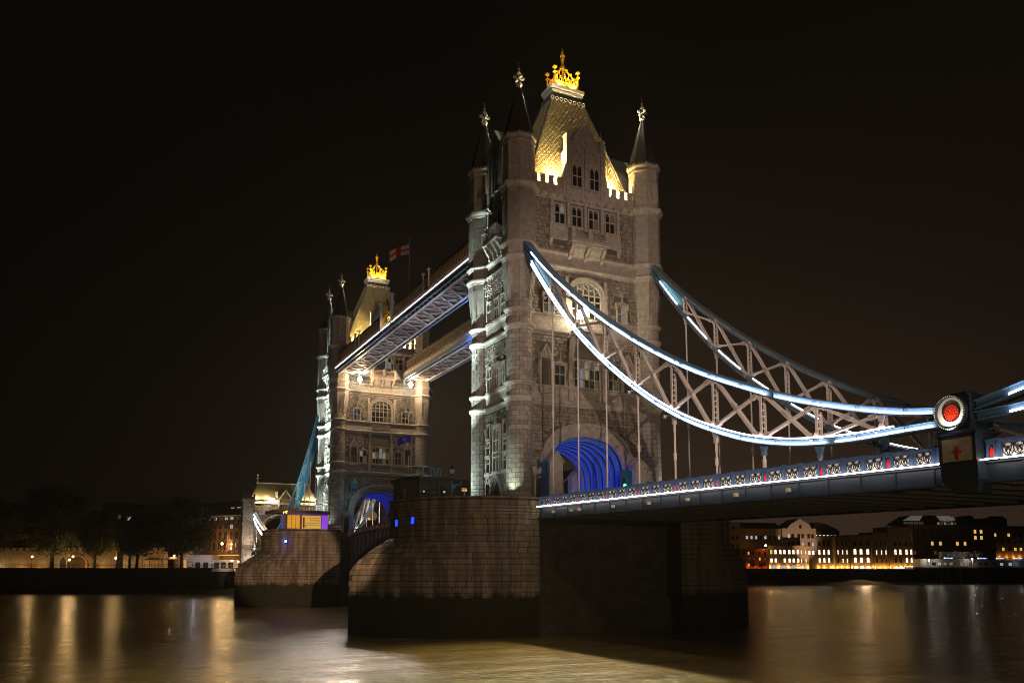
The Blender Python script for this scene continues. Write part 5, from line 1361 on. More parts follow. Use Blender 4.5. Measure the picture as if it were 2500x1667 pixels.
# ================================================================== THINGS ON THE PIERS
cab = thing('control_cabin', 'dark low control cabin with a flat roof on the near pier', 'cabin', (-18.5, 1, 15.1))
g = M(); cp = [(-21.6, -1.2), (-20.4, -3.0), (-16.6, -3.0), (-16.6, 4.0), (-20.4, 4.0), (-21.6, 2.4)]
g.prism([(x, y, 15.05) for x, y in cp], (0, 0, 2.35)).build('cabin_wall', mat('cabin_stone', (.05, .047, .035), .8, noise=.3), cab)
M().prism([(-19 + (x + 19) * 1.1, .5 + (y - .5) * 1.1, 17.4) for x, y in cp], (0, 0, .3)).prism([(-19 + (x + 19) * .95, .5 + (y - .5) * .95, 17.7) for x, y in cp], (0, 0, .12)).build('cabin_roof', BLACK, cab)
for x in (-20.0, -17.6):
    o = M().bx(x - .42, x + .42, -3.06, -3.0, 15.7, 16.95).bx(x - .04, x + .04, -3.09, -3.05, 15.7, 16.95).build('window', BLACK, cab)
    M().bx(x - .38, x + .38, -3.075, -3.06, 15.75, 16.9).build('pane', GLASS, o)
    M().bx(x + .02, x + .26, -3.085, -3.078, 16.0, 16.22).build('lit_screen', glowmat('screen_glow', (.8, 1, .95), .6), o)
g = M(); g.rod((-19.4, -1, 17.8), (-19.4, -1, 18.8), .14, 8).lathe(-19.4, -1, [(.14, 18.7), (.34, 18.95), (.34, 19.05)], 8); g.build('roof_vent', TEALP, cab)
for x in (-17.9, -17.15):
    M().path([(x - .22, -.5, 17.7), (x - .2, -.5, 18.9), (x, -.5, 19.12), (x + .2, -.5, 18.9), (x + .25, -.5, 17.6)], .055, 6).build('ladder_hoop', TEALP, cab)
M().rod((-20.9, -.6, 17.8), (-20.85, -.6, 20.3), .04, 5).rod((-21.3, -.5, 18.1), (-18.6, -.5, 18.1), .04, 5).rod((-19.2, -.4, 17.8), (-17.9, -.4, 18.25), .04, 5).build('roof_rail', WHITP, cab)
lamp('POINT', 'cabin_light', (-18.5, -2.2, 19.6), 25, (.7, .95, 1), None, .1)
g = M(); xs_ = [(-XS + 10.3 * math.cos(a), 10.3 * math.sin(a)) for a in [math.radians(250 - 5 * i) for i in range(16)]]
for x, y in xs_: g.rod((x, y, 15.2), (x, y, 16.05), .03, 4)
g.path([(x, y, 16.0) for x, y in xs_], .03, 4); g.path([(x, y, 15.65) for x, y in xs_], .025, 4)
for k in (0, 6, 12): g.bx(xs_[k][0] - .14, xs_[k][0] + .14, xs_[k][1] - .14, xs_[k][1] + .14, 15.2, 16.5)
rl = g.build('pier_railing', IRON); tag(rl, 'dark railing round the rim of the near pier before the cabin', 'railing')
lp = thing('lamp_post', 'unlit black lantern on a blue post with side arms on near pier', 'lamp post', (-15.3, 0, 15.1))
M().rod((-15.3, 0, 15.1), (-15.3, 0, 18.3), .08, 8).lathe(-15.3, 0, [(.22, 15.1), (.22, 15.4), (.12, 15.6), (.1, 16.2)], 8).bx(-16.5, -14.1, -.05, .05, 17.25, 17.4).bx(-16.5, -16.4, -.05, .05, 17.4, 17.8).bx(-14.2, -14.1, -.05, .05, 17.4, 17.8).prism([(-15.9, -.04, 17.3), (-14.7, -.04, 17.3), (-15.0, -.04, 16.6), (-15.6, -.04, 16.6)], (0, .08, 0)).build('post', TEALP, lp)
lt = M().lathe(-15.3, 0, [(.10, 18.3), (.16, 18.55), (.40, 19.1), (.30, 19.2), (.18, 19.5), (.05, 19.65), (.03, 19.9)], 6).build('lantern', BLACK, lp)
for i in range(2):
    a0_ = PI * 1.25 + i * PI / 3 - .4
    M().add([(-15.3 + r_ * math.cos(a0_ + d_), r_ * math.sin(a0_ + d_), z_) for r_, z_, d_ in ((.20, 18.6, 0), (.20, 18.6, .9), (.42, 19.08, .9), (.42, 19.08, 0))], [(0, 1, 2, 3)]).build('lantern_pane', mat('lantern_glass', (.5, .5, .52), .3), lt)
lamp('POINT', 'pier_light', (-13.5, -4, 17.5), 14, (.9, 1, .95), None, .1)
bol = M().rod((-13.7, 0, 15.1), (-13.7, 0, 16.7), .07, 6).build('white_post', WHITP); tag(bol, 'short white post right of the lantern on the near pier', 'post')
# blue lights let into the piers
def plamp(a, z, y0, label, rnd=False):
    x, y = -XS - (YW + .08) * math.sin(a), y0 - (YW + .08) * math.cos(a); n_ = V((-math.sin(a), -math.cos(a), 0)); t_ = V((-n_.y, n_.x, 0))
    root = thing('pier_lamp', label, 'lamp', (x, y, z), 'blue navigation lamps on the piers')
    M().obb(V((x, y, z)), t_ * .30, n_ * .06, V((0, 0, .46))).build('lamp_box', BLACK, root)
    M().obb(V((x, y, z)) + n_ * .08, t_ * .22, n_ * .04, V((0, 0, .36 if not rnd else .22))).build('blue_glass', glowmat('blue_lamp_glass', (.01, .04, 1.0), 2.6) if not rnd else glowmat('blue_lamp_bright', (.06, .16, 1.0), 14), root)
    if rnd: lamp('POINT', 'pier_lamp_light', V((x, y, z)) + n_ * .6, 60, (.03, .08, 1), None, .1)
plamp(math.radians(67), 12.75, 0, 'blue rectangular lamp on the near pier, nearest the cabin corner'); plamp(math.radians(84), 12.6, 0, 'narrow blue lamp at the left edge of the near pier')
plamp(math.radians(45), 12.9, 82.3, 'round glowing blue lamp on the far pier', True)
lamp('SPOT', 'pier_lamp_light', (-24.6, -6.5, 11.6), 1500, (.12, .10, 1), (-9.5, 71.4, 8), .2, 6, .6)
# hoardings, traffic light in the near tower's arch
hb = M().bx(-7.05, -6.85, -8.3, -6.4, 14.5, 19.7).build('blue_hoarding', mat('hoarding_blue', (.01, .10, .32), .5)); tag(hb, 'tall blue board left of the road arch beside the gabled pier', 'hoarding')
hb = M().bx(2.9, 4.5, -8.0, -7.85, 14.3, 19.15).bx(2.86, 2.96, -8.05, -7.8, 14.3, 19.2).build('blue_hoarding', mat('hoarding_teal', (.01, .11, .24), .5)); tag(hb, 'blue board right of the road arch behind the green light', 'hoarding')
lamp('POINT', 'arch_light', (3.6, -9.2, 15.2), 12, (.2, .6, 1), None, .05); lamp('POINT', 'arch_light', (-7.6, -9.2, 15.0), 7, (.3, .6, 1), None, .05)
tl = thing('traffic_light', 'traffic light showing green in front of the road arch', 'traffic light', (3.0, -8.6, 14.2))
M().rod((3.0, -8.5, 14.2), (3.0, -8.5, 17.3), .06, 6).bx(2.82, 3.18, -8.62, -8.4, 17.0, 18.1).build('post_and_case', BLACK, tl)
for k, c in enumerate(((.05, 0, 0), (.05, .03, 0))): M().prism([(3.0 + .11 * math.cos(2 * PI * i / 12), -8.63, 17.9 - .33 * k + .11 * math.sin(2 * PI * i / 12)) for i in range(12)], (0, -.04, 0)).build('unlit_lens', mat('lens%s' % ('red', 'amber')[k], c, .3), tl)
M().ball((3.0, -8.68, 17.24), .17, 10, 6).build('green_lens', glowmat('green_signal', (.05, 1.0, .62), 12), tl)
lamp('POINT', 'signal_glow', (3.0, -9.0, 17.24), 14, (.05, 1, .6), None, .05)
# statue-like sentry house (blue) on the far tower front
sh = thing('blue_sentry_box', 'teal gabled box hung beside the arch of the far tower', 'sentry box', (-5.9, 75.9, 23))
M().bx(-6.5, -5.2, 75.5, 77.0, 22.9, 24.7).prism([(-6.6, 75.4, 24.7), (-5.1, 75.4, 24.7), (-5.85, 75.4, 26.0)], (0, 1.6, 0)).build('box_body', TEALP, sh)
M().bx(-6.3, -5.95, 75.46, 75.5, 23.1, 23.7).bx(-5.75, -5.4, 75.46, 75.5, 23.1, 23.7).build('dark_panel', DKBLU, sh)
M().prism([(-6.5, 75.36, 24.72), (-5.2, 75.36, 24.72), (-5.85, 75.36, 25.85), (-5.85, 75.36, 25.6), (-6.2, 75.36, 24.95), (-5.5, 75.36, 24.95)], (0, .03, 0)).build('gable_trim', mat('pale_teal', (.2, .5, .55), .5), sh)
lamp('POINT', 'box_light', (-6.3, 74.0, 21.2), 60, (.4, .85, 1), None, .1)
# exhibition kiosk on the far pier
ki = thing('exhibition_kiosk', 'orange lit visitor kiosk with a sign on the far pier', 'kiosk', (-16, 73, 15.1))
M().bx(-19.9, -11.6, 73.2, 77.0, 15.1, 18.2).build('kiosk_wall', mat('kiosk_dark', (.05, .045, .06), .6), ki)
M().bx(-22.2, -11.4, 72.2, 77.5, 18.2, 18.75).prism([(-22.2, 72.2, 18.75), (-22.9, 72.8, 18.55), (-22.9, 77, 18.55), (-22.2, 77.5, 18.75)], (0, 0, -.5)).build('canopy', mat('canopy_brown', (.12, .07, .05), .6), ki)
M().bx(-19.35, -17.0, 73.05, 73.15, 15.35, 17.85).build('orange_panel', glowmat('kiosk_orange', (1, .42, .01), .62), ki)
for x in (-19.45, -18.6, -17.8, -16.95): M().bx(x - .03, x + .03, 73.0, 73.08, 15.2, 17.9).build('mullion', BLACK, ki)
bn = M().bx(-16.6, -12.95, 73.05, 73.15, 15.35, 17.85).build('sign_board', glowmat('kiosk_yellow', (1, .52, .06), .62), ki)
for z in (15.95, 16.35): M().bx(-16.0, -12.95, 73.02, 73.048, z, z + .08).build('sign_stripe', mat('stripe_blue', (.1, .25, .3), .6), bn)
def text(body, loc, size, m_, rot, parent, ext=.01, align='LEFT'):
    c = bpy.data.curves.new('lettering', 'FONT'); c.body = body; c.size = size; c.extrude = ext; c.align_x = align
    tmp = bpy.data.objects.new('lettering', c); COL.objects.link(tmp)
    me = bpy.data.meshes.new_from_object(tmp.evaluated_get(bpy.context.evaluated_depsgraph_get()))
    bpy.data.objects.remove(tmp); me.name = 'lettering'; me.materials.clear(); me.materials.append(m_)
    dep = link('lettering', me, parent, loc=tuple(loc), rot=rot)
    return dep
text('Explore Inside', (-15.35, 73.03, 17.25), .36, mat('sign_ink', (.03, .015, .01), .7), (PI / 2, 0, 0), bn)
text('Tower Bridge', (-15.15, 73.03, 16.82), .36, MATS['sign_ink'], (PI / 2, 0, 0), bn)
M().bx(-16.45, -16.1, 73.02, 73.05, 15.5, 17.5).bx(-16.0, -15.9, 73.02, 73.05, 15.6, 16.1).build('sign_figure', mat('sign_maroon', (.12, .03, .02), .7), bn)
M().bx(-12.8, -11.65, 72.95, 73.15, 15.2, 18.1).build('purple_panel', glowmat('kiosk_purple', (.32, .07, .9), .75), ki)
M().bx(-20.6, -19.5, 73.3, 73.4, 15.2, 18.0).build('blue_panel', glowmat('kiosk_blue', (.10, .10, .55), .22), ki)
M().bx(-18.9, -11.7, 72.9, 73.0, 17.9, 18.15).build('violet_header', glowmat('kiosk_violet', (.22, .06, .5), .30), ki)
g = M(); 
for i in range(15): g.rod((-20.2 + i * .6, 72.3, 18.75), (-20.2 + i * .6, 72.3, 19.75), .03, 4)
g.rod((-20.2, 72.3, 19.7), (-11.6, 72.3, 19.7), .04, 4); g.rod((-20.2, 72.3, 19.3), (-11.6, 72.3, 19.3), .03, 4); g.build('roof_railing', WHITP, ki)
M().bx(-20.35, -20.28, 72.1, 72.17, 18.0, 18.4).ball((-20.0, 72.1, 18.35), .12, 6, 4).ball((-19.75, 72.1, 18.5), .12, 6, 4).ball((-19.8, 72.1, 18.2), .12, 6, 4).build('amber_lights', glowmat('amber_bulb', (1, .55, .08), 6), ki)
lamp('POINT', 'kiosk_light', (-18, 70.9, 16.5), 60, (1, .55, .15), None, .2); lamp('POINT', 'kiosk_light', (-12.5, 71.2, 16.8), 35, (.45, .15, 1), None, .2); lamp('POINT', 'kiosk_light', (-14, 72.4, 19.4), 70, (1, .95, .9), None, .2)

# ================================================================== NORTH GATEHOUSE
gy = 173.0
gh = thing('gatehouse', 'stone gatehouse with a lit steep roof at the far bridge end', 'gatehouse', (0, gy, 8))
g = M(); g.bx(-9.0, 9.0, gy, gy + 9, 24.3, 27.6)
arc = sup(6.4, 5.0, 2.2, 25, 18.3)
g.strip([(x, gy, z) for x, _, z in arc], [(x, gy, 24.3) for x, _, z in arc]); g.strip([(x, gy, z) for x, _, z in arc], [(x, gy + 9, z) for x, _, z in arc])
for sx in (-1, 1): g.bx(min(sx * 6.4, sx * 9), max(sx * 6.4, sx * 9), gy, gy + 9, 2, 18.3); g.bx(min(sx * 6.4, sx * 9), max(sx * 6.4, sx * 9), gy, gy + 9, 18.3, 24.3)
gw = g.build('wall', MORT, gh)
FG = TR((0, gy, 0))
for r0, r1, p in ((6.4, 6.8, .1), (6.8, 7.2, .25), (7.2, 7.6, .4)):
    M(FG).ring(sup(r0, r0 - 1.4, 2.2, 25, 18.3, 0, .02), sup(r1, r1 - 1.4, 2.2, 25, 18.3, 0, .02), (0, -p, 0)).build('arch_order', LIME, gh)
rubble(gw, FG, -8.9, 8.9, 24.0, 27.4, [(-2.6, 2.6, 25.6, 29)])
g = M(); g.bx(-9.2, 9.2, gy - .3, gy + .1, 27.3, 27.7); g.bx(-9.0, 9.0, gy - .2, gy, 27.7, 28.5); g.build('string_course', LIME, gh)
for x in (-7.6, -6.4, -5.2, -4.0, 4.0, 5.2, 6.4, 7.6): M().bx(x - .35, x + .35, gy - .2, gy, 28.5, 29.2).build('merlon', LIME, gh)
for sx in (-1, 1):
    cx_ = sx * 11.0
    g = M(); g.bx(cx_ - 1.6, cx_ + 1.6, gy - 1.0, gy + 2.6, 2, 28.2); g.bx(cx_ - 1.75, cx_ + 1.75, gy - 1.15, gy + 2.75, 21, 21.4); g.bx(cx_ - 1.9, cx_ + 1.9, gy - 1.3, gy + 2.9, 28.0, 28.5)
    t_ = g.build('gate_turret', RUBB, gh)
    for k in range(4): M().bx(cx_ - 1.9 + k * 1.05, cx_ - 1.9 + k * 1.05 + .6, gy - 1.3, gy - .9, 28.5, 30.0).build('merlon', SPIRE, t_)
    M().bx(cx_ - 1.9, cx_ + 1.9, gy - 1.25, gy + 2.8, 28.5, 29.2).build('parapet', SPIRE, t_)
    rubble(t_, TR((0, gy - 1.0, 0)), cx_ - 1.6, cx_ + 1.6, 9, 28)
    if sx < 0: rubble(t_, TR((cx_ + 1.6, gy + .8, 0)) @ MX.Rotation(PI / 2, 4, 'Z'), -1.7, 1.7, 9, 28)
# wing wall sweeping out under the chain
g = M(); g.prism([(-9.4, gy - .2, 2), (-9.4, gy - .2, 21), (-9.4, gy - 3, 17), (-9.4, gy - 5.5, 14.5), (-9.4, gy - 5.5, 2)], (2.2, 0, 0)); g.build('wing_wall', RUBB, gh)
rb = [(-9.6, gy - .6), (9.6, gy - .6), (9.6, gy + 9.6), (-9.6, gy + 9.6)]
g = M(); g.add([(x, y, 28.6) for x, y in rb] + [(-7.6, gy + 3.6, 33.9), (7.6, gy + 3.6, 33.9), (7.6, gy + 5.4, 33.9), (-7.6, gy + 5.4, 33.9)], [(0, 1, 5, 4), (1, 2, 6, 5), (2, 3, 7, 6), (3, 0, 4, 7), (4, 5, 6, 7)])
ro = g.build('roof', SLATE, gh)
M().bx(-7.8, 7.8, gy + 3.4, gy + 5.6, 33.85, 34.1).bx(-7.7, 7.7, gy + 3.3, gy + 3.45, 33.3, 33.5).build('ridge', LIME, ro)
for x in (-7.7, 7.7): M().lathe(x, gy + 4.5, [(.5, 33.6), (.35, 34.4), (.14, 34.6), (.12, 36.2), (.3, 36.4), (.3, 36.6), (.05, 36.9)], 6).bx(x - .4, x + .4, gy + 4.4, gy + 4.6, 35.4, 35.6).build('finial', LIME, ro)
g = M(); g.prism([(-2.0, gy - .25, 27.6), (2.0, gy - .25, 27.6), (2.0, gy - .25, 28.6), (0, gy - .25, 31.6), (-2.0, gy - .25, 28.6)], (0, 3.5, 0)); g.build('dormer', mat('gate_gable_stone', (.16, .12, .09), .9, noise=.4), gh)
g = M()
for sx in (-1, 1): g.bar((0, gy - .4, 31.75), (sx * 2.1, gy - .4, 28.5), .3, .26); g.bx(sx * 2 - .2, sx * 2 + .2, gy - .5, gy - .2, 26.5, 28.7); g.bx(sx * 2.6 - .3, sx * 2.6 + .3, gy, gy + 1.2, 28.5, 31.2)
g.build('dormer_coping', LIME, gh)
flood((-4.0, gy - 1.2, 28.6), 'bright lamp at the eaves of the far gatehouse', 1.2, 900, 'bright lamps on the tower fronts', .5)
for x in (-8.8, -5.5, 4, 7.5, 9.0): lamp('POINT', 'roof_floodlight', (x, gy - 1.0, 29.2), 900, (1, .82, .45), None, .1)
lamp('POINT', 'roof_floodlight', (-10.2, gy + 3, 29.4), 500, (1, .82, .45), None, .1)
lamp('SPOT', 'gate_floodlight', (-11, gy - 7, 12.0), 5200, (1, .80, .66), (-10.5, gy, 23), .2, 80, .6)
lamp('POINT', 'gate_floodlight', (-9.8, gy - 3.4, 10.5), 900, (1, .85, .65), None, .1)
M().bx(-9.0, -8.2, gy - 6.2, gy - 6.1, 9.2, 11.2).build('lit_hatch', glowmat('hatch_glow', (1, .9, .75), 3), gh)
M().bx(-11.4, -11.15, gy - 1.12, gy - 1.0, 24.2, 25.6).build('blue_light_slit', glowmat('blue_slit', (.05, .05, 1), 1.0), gh) if False else M().bx(-5.9, -5.6, gy - .1, gy - .02, 23.8, 25.4).build('blue_light_slit', glowmat('blue_slit', (.03, .05, 1), 1.2), gh)

# ================================================================== NORTH BANK, west of the bridge (left)
def along(t, d):    # t metres west of the gatehouse along the river wall, d metres inland
    return (-13.4 - .84 * t + .54 * d, 170.7 + .54 * t + .84 * d)
LEAF = mat('leaves', (.045, .060, .018), .7, noise=.5, nscale=1.2); BARK = mat('bark', (.035, .028, .02), .9, noise=.4)
def tree(t, d, h, wd, label, seed, nleaf=2600, trunk=5.2, lean=0):
    rr = random.Random(seed); x, y = along(t, d); root = thing('plane_tree', label, 'tree', (x, y, GZ), 'trees along the far bank')
    g = M(); top = V((x + lean, y, GZ + h * .55)); pts = [V((x, y, GZ - .2)), V((x + lean * .3, y, GZ + trunk * .6)), V((x + lean * .6, y, GZ + trunk))]
    r0 = .16 + h * .022
    for a, b, ra, rb_ in ((pts[0], pts[1], r0, r0 * .8), (pts[1], pts[2], r0 * .8, r0 * .7)): g.rod(a, b, ra, 7, rb_)
    limbs = []
    for k in range(9):
        a = 2 * PI * k / 9 + rr.random(); l = wd * (.45 + .4 * rr.random()); b = pts[2] + V((math.cos(a) * l, math.sin(a) * l * .8, h * (.12 + .42 * rr.random())))
        m_ = pts[2].lerp(b, .5) + V((0, 0, l * .12)); g.rod(pts[2], m_, r0 * .45, 5, r0 * .3); g.rod(m_, b, r0 * .3, 5, r0 * .08); limbs.append(b); limbs.append(m_)
    g.build('trunk', BARK, root)
    g = M(); cz = GZ + trunk + (h - trunk) * .5; rz = (h - trunk) * .52
    cl = []
    for k in range(70):
        a, u = 2 * PI * rr.random(), rr.uniform(-1, 1); q = math.sqrt(1 - u * u) * (.55 + .45 * rr.random())
        cl.append((V((x + lean + wd * q * math.cos(a), y + wd * .85 * q * math.sin(a), cz + rz * u * .92)), .12 + .13 * rr.random()))
    cl += [(b, .18) for b in limbs]
    for k in range(int(nleaf * 2.4)):
        c, s_ = cl[int(rr.random() * len(cl))]; rad = wd * s_ * 1.6
        p = c + V((rr.gauss(0, rad * .55), rr.gauss(0, rad * .55), rr.gauss(0, rad * .42)))
        if p.z < GZ + trunk * .55: continue
        n_ = V((rr.gauss(0, 1), rr.gauss(0, 1), rr.gauss(0, 1) + .4)).normalized(); t1 = n_.orthogonal().normalized(); t2 = n_.cross(t1); s2 = .22 + .26 * rr.random()
        g.add([p - t1 * s2, p - t2 * s2 * .6, p + t1 * s2, p + t2 * s2 * .6], [(0, 1, 2, 3)])
    g.build('crown', LEAF, root)
tree(66, 10, 24.5, 10.5, 'tallest dark tree left, its trunk beside the gate niche', 1, 5200, 6.0)
tree(90, 12, 21.5, 9.0, 'dark tree at the far left edge above the lit wall', 2, 3600, 6.0)
tree(51, 9, 15.0, 5.2, 'smaller tree left of centre before the lit wall', 3, 2200, 4.5)
tree(37, 9, 15.2, 6.0, 'smaller tree left of the white canopies', 4, 2200, 4.5)
tree(23, 10, 20.5, 9.0, 'broad tree with a forked trunk beside the white cafe', 5, 5200, 5.0)
tree(43.6, 16, 14, 4.0, 'slim dark tree behind the thick pillar', 6, 1500, 4.5)
# curtain wall of the old castle, flood lit orange
cw_ = thing('castle_wall', 'long rough stone castle wall lit orange behind the trees', 'castle wall', (*along(60, 28), GZ))
a_, b_ = along(140, 27), along(38, 27); d_ = V((b_[0] - a_[0], b_[1] - a_[1], 0)); L_ = d_.length; ang = math.atan2(d_.y, d_.x)
TW = TR((a_[0], a_[1], 0)) @ MX.Rotation(ang, 4, 'Z'); CST = mat('castle_stone', (.40, .30, .19), .9, noise=.55, nscale=1.0, bump=.5)
M(TW).bx(0, L_, 0, 2.5, GZ - .5, 13.9).build('wall', CST, cw_)
rubble(cw_, TW, 40, L_, GZ, 13.7, [(67, 75, 8, 12.3)], 'castle_stones'); 
for k in range(26): M(TW).bx(40 + k * 2.4, 41.5 + k * 2.4, 0, .7, 13.9, 14.9).build('merlon', CST, cw_)
g = M(TW); g.ring(sup(3.4, 2.6, 2, 13, 9.4, 71, -.3), sup(4.0, 3.2, 2, 13, 9.4, 71, -.3), (0, .3, 0)); g.bx(67, 67.6, -.3, 0, GZ, 9.4); g.bx(74.4, 75, -.3, 0, GZ, 9.4); nw = g.build('niche_arch', CST, cw_)
M(TW).prism([(67.6, -.06, GZ), (74.4, -.06, GZ)] + sup(3.4, 2.6, 2, 13, 9.4, 71, -.06)[::-1], (0, .05, 0)).build('niche_back', mat('niche_dark', (.08, .05, .03), .9), cw_)
for t in range(9):
    p = TW @ V((44 + t * 7.4, -2.6, GZ + .4)); lamp('POINT', 'wall_floodlight', p, 400, SOD if t % 3 else (1, .62, .26), None, .2)
# castle gate tower and stub right of it, pillar
tw = thing('castle_tower', 'stub of pale castle tower between the trees and the cafe', 'tower', (*along(36, 38), GZ))
x, y = along(36.5, 37); M().lathe(x, y, [(3.2, GZ), (3.2, 15.4)], 12).build('wall', CST, tw)
for k in range(5): M().bx(x - 3 + k * 1.3, x - 2.3 + k * 1.3, y - 3.2, y - 2.5, 15.4, 16.3).build('merlon', CST, tw)
lamp('POINT', 'wall_floodlight', (x, y - 5, GZ + 1), 300, (1, .7, .42), None, .2)
x, y = along(42.2, 8); pl = M().bx(x - .95, x + .95, y - .9, y + .9, GZ, 13.2).build('stone_pillar', CST); tag(pl, 'thick plain stone pillar between the two smaller trees', 'pillar')
# railings, lamps and small kiosks on the quay
g = M(); A = [along(t, 1.2) for t in range(0, 118, 3)]
for x, y in A: g.rod((x, y, GZ), (x, y, GZ + 1.1), .05, 4)
for z in (.45, .8, 1.08): g.path([(x, y, GZ + z) for x, y in A], .035, 4)
q = g.build('quay_railing', BLACK); tag(q, 'black railing along the quay below the castle wall', 'railing')
def street_lamp(t, d, h, label, pwr=420, r=.26):
    pwr *= 2.2
    x, y = along(t, d); root = thing('street_lamp', label, 'street lamp', (x, y, GZ), 'sodium street lamps on the far bank')
    M().rod((x, y, GZ), (x, y, GZ + h - .3), .07, 6).lathe(x, y, [(.2, GZ), (.12, GZ + .8)], 6).build('post', BLACK, root)
    M().ball((x, y, GZ + h), r, 8, 6).build('lamp_globe', LAMPS, root); M().lathe(x, y, [(.22, GZ + h + r * .9), (.05, GZ + h + r + .3)], 6).build('cap', BLACK, root)
    lamp('POINT', 'street_light', (x - .3, y - .55, GZ + h), pwr, (1, .58, .22), None, .15)
for t, d, h, lb, p_ in ((71.4, 8, 3.5, 'sodium lamp left of the tallest tree', 420), (57.7, 8, 3.5, 'sodium lamp right of the tallest tree', 900), (43.5, 8, 3.0, 'sodium lamp beside the thick pillar', 420), (65.5, 18, 2.6, 'sodium lamp in front of the castle niche', 200), (28.7, 16, 4.0, 'sodium lamp over the white canopies', 150), (8.6, 14, 2.2, 'low sodium lamp behind the white moored boat', 300), (6.0, 13, 1.9, 'low sodium lamp nearest the far pier', 300)):
    street_lamp(t, d, h, lb, p_, .26)
street_lamp(13.3, 29, 9.7, 'tall sodium lamp before the brick warehouse, right', 1500, .42); street_lamp(19.1, 29, 8.0, 'tall sodium lamp before the brick warehouse, left', 1300, .36); street_lamp(16.2, 30, 6.4, 'middle sodium lamp before the brick warehouse', 800, .3); street_lamp(33.0, 24, 8.3, 'tall sodium lamp shining through the tree by the cafe', 300, .3)
x, y = along(61.6, 9); sb = thing('sentry_hut', 'small dark pointed hut on the quay', 'hut', (x, y, GZ)); M().bx(x - .85, x + .85, y - .85, y + .85, GZ, 10.2).build('hut_wall', BLACK, sb); M().lathe(x, y, [(1.35, 10.2), (.6, 10.9), (.05, 11.4)], 4, PI / 4).build('hut_roof', BLACK, sb)
def canopy(t0, t1, d, zt, label):
    x0, y0 = along(t0, d); x1, y1 = along(t1, d); root = thing('canopy', label, 'canopy', ((x0 + x1) / 2, (y0 + y1) / 2, GZ), 'white canopies on the quay')
    a, b = V((x0, y0, 0)), V((x1, y1, 0)); m_ = (a + b) / 2; n_ = V((.54, .84, 0))
    for k, p in enumerate((a, m_, b)):
        for dd in (0, 4): q = p + n_ * dd; M().rod((q.x, q.y, GZ), (q.x, q.y, zt - .7), .07, 5).build('leg', IRON, root)
    g = M(); u = V((0, 0, 1)); g.add([a + u * (zt - .8) - n_ * .3, b + u * (zt - .8) - n_ * .3, b + u * (zt - .8) + n_ * 4.3, a + u * (zt - .8) + n_ * 4.3, a.lerp(b, .25) + n_ * 2 + u * zt, a.lerp(b, .75) + n_ * 2 + u * zt], [(0, 1, 5, 4), (1, 2, 5), (2, 3, 4, 5), (3, 0, 4)]); g.build('canopy_top', mat('canvas_brown', (.16, .12, .08), .8), root)
canopy(38, 31.8, 14, 11.4, 'peaked canopy on legs, left of two by the cafe'); canopy(31.4, 25.4, 14, 11.6, 'peaked canopy on legs, nearer the white cafe')
cf = thing('riverside_cafe', 'low white cafe building beside the forked tree', 'cafe', (*along(20, 19), GZ))
a_, b_ = along(25, 17), along(16.6, 17); ang = math.atan2(b_[1] - a_[1], b_[0] - a_[0]); TC = TR((a_[0], a_[1], 0)) @ MX.Rotation(ang, 4, 'Z'); L_ = 8.4; CAFE = mat('cafe_white', (.62, .58, .56), .7)
M(TC).bx(0, L_, 0, 5, GZ, 12.2).build('wall', CAFE, cf); M(TC).bx(L_, L_ + 8.5, .5, 5, GZ, 10.4).build('wing', CAFE, cf); M(TC).bx(L_ - .3, L_ + 8.8, .2, 5.2, 10.4, 10.7).build('roof_edge', CAFE, cf)
for i, u in enumerate((.5, 3.0, 5.6)):
    o = M(TC).bx(u, u + 1.6, -.05, 0, GZ, 9.9).build('doorway', BLACK, cf)
    if i == 0: M(TC).bx(u + .1, u + 1.5, -.09, -.06, GZ + .3, 9.8).build('pane', GLASL, o)
for u in (9.0, 11.2, 13.6): M(TC).bx(u, u + 1.7, .42, .5, GZ, 9.9).build('doorway', BLACK, cf)
p = TC @ V((6, -6, GZ + 2)); lamp('POINT', 'cafe_light', p, 420, (.95, .9, 1), None, .2)
bo = thing('moored_boat', 'low white boat moored at the quay left of the far pier', 'boat', (*along(4.7, -.6), 6.9))
g = M(); TBo = TR((*along(8, -1.0), 0)) @ MX.Rotation(math.atan2(-.54, .84), 4, 'Z')
M(TBo).prism([(0, 0, 7.0), (.4, 0, 7.9), (7, 0, 7.9), (7.3, 0, 7.0)], (0, 1.4, 0)).build('hull', CAFE, bo); g = M(TBo)
for i in range(9): g.rod((.5 + i * .8, 0, 7.9), (.5 + i * .8, 0, 8.8), .03, 4)
g.rod((.5, 0, 8.8), (6.9, 0, 8.8), .03, 4); g.build('rail', CAFE, bo); M(TBo).bx(2.3, 2.7, .2, .6, 7.9, 9.4).build('cabin_post', CAFE, bo)
p = TBo @ V((3.5, -2, 8.8)); lamp('POINT', 'boat_light', p, 50, (1, .9, .7), None, .1)

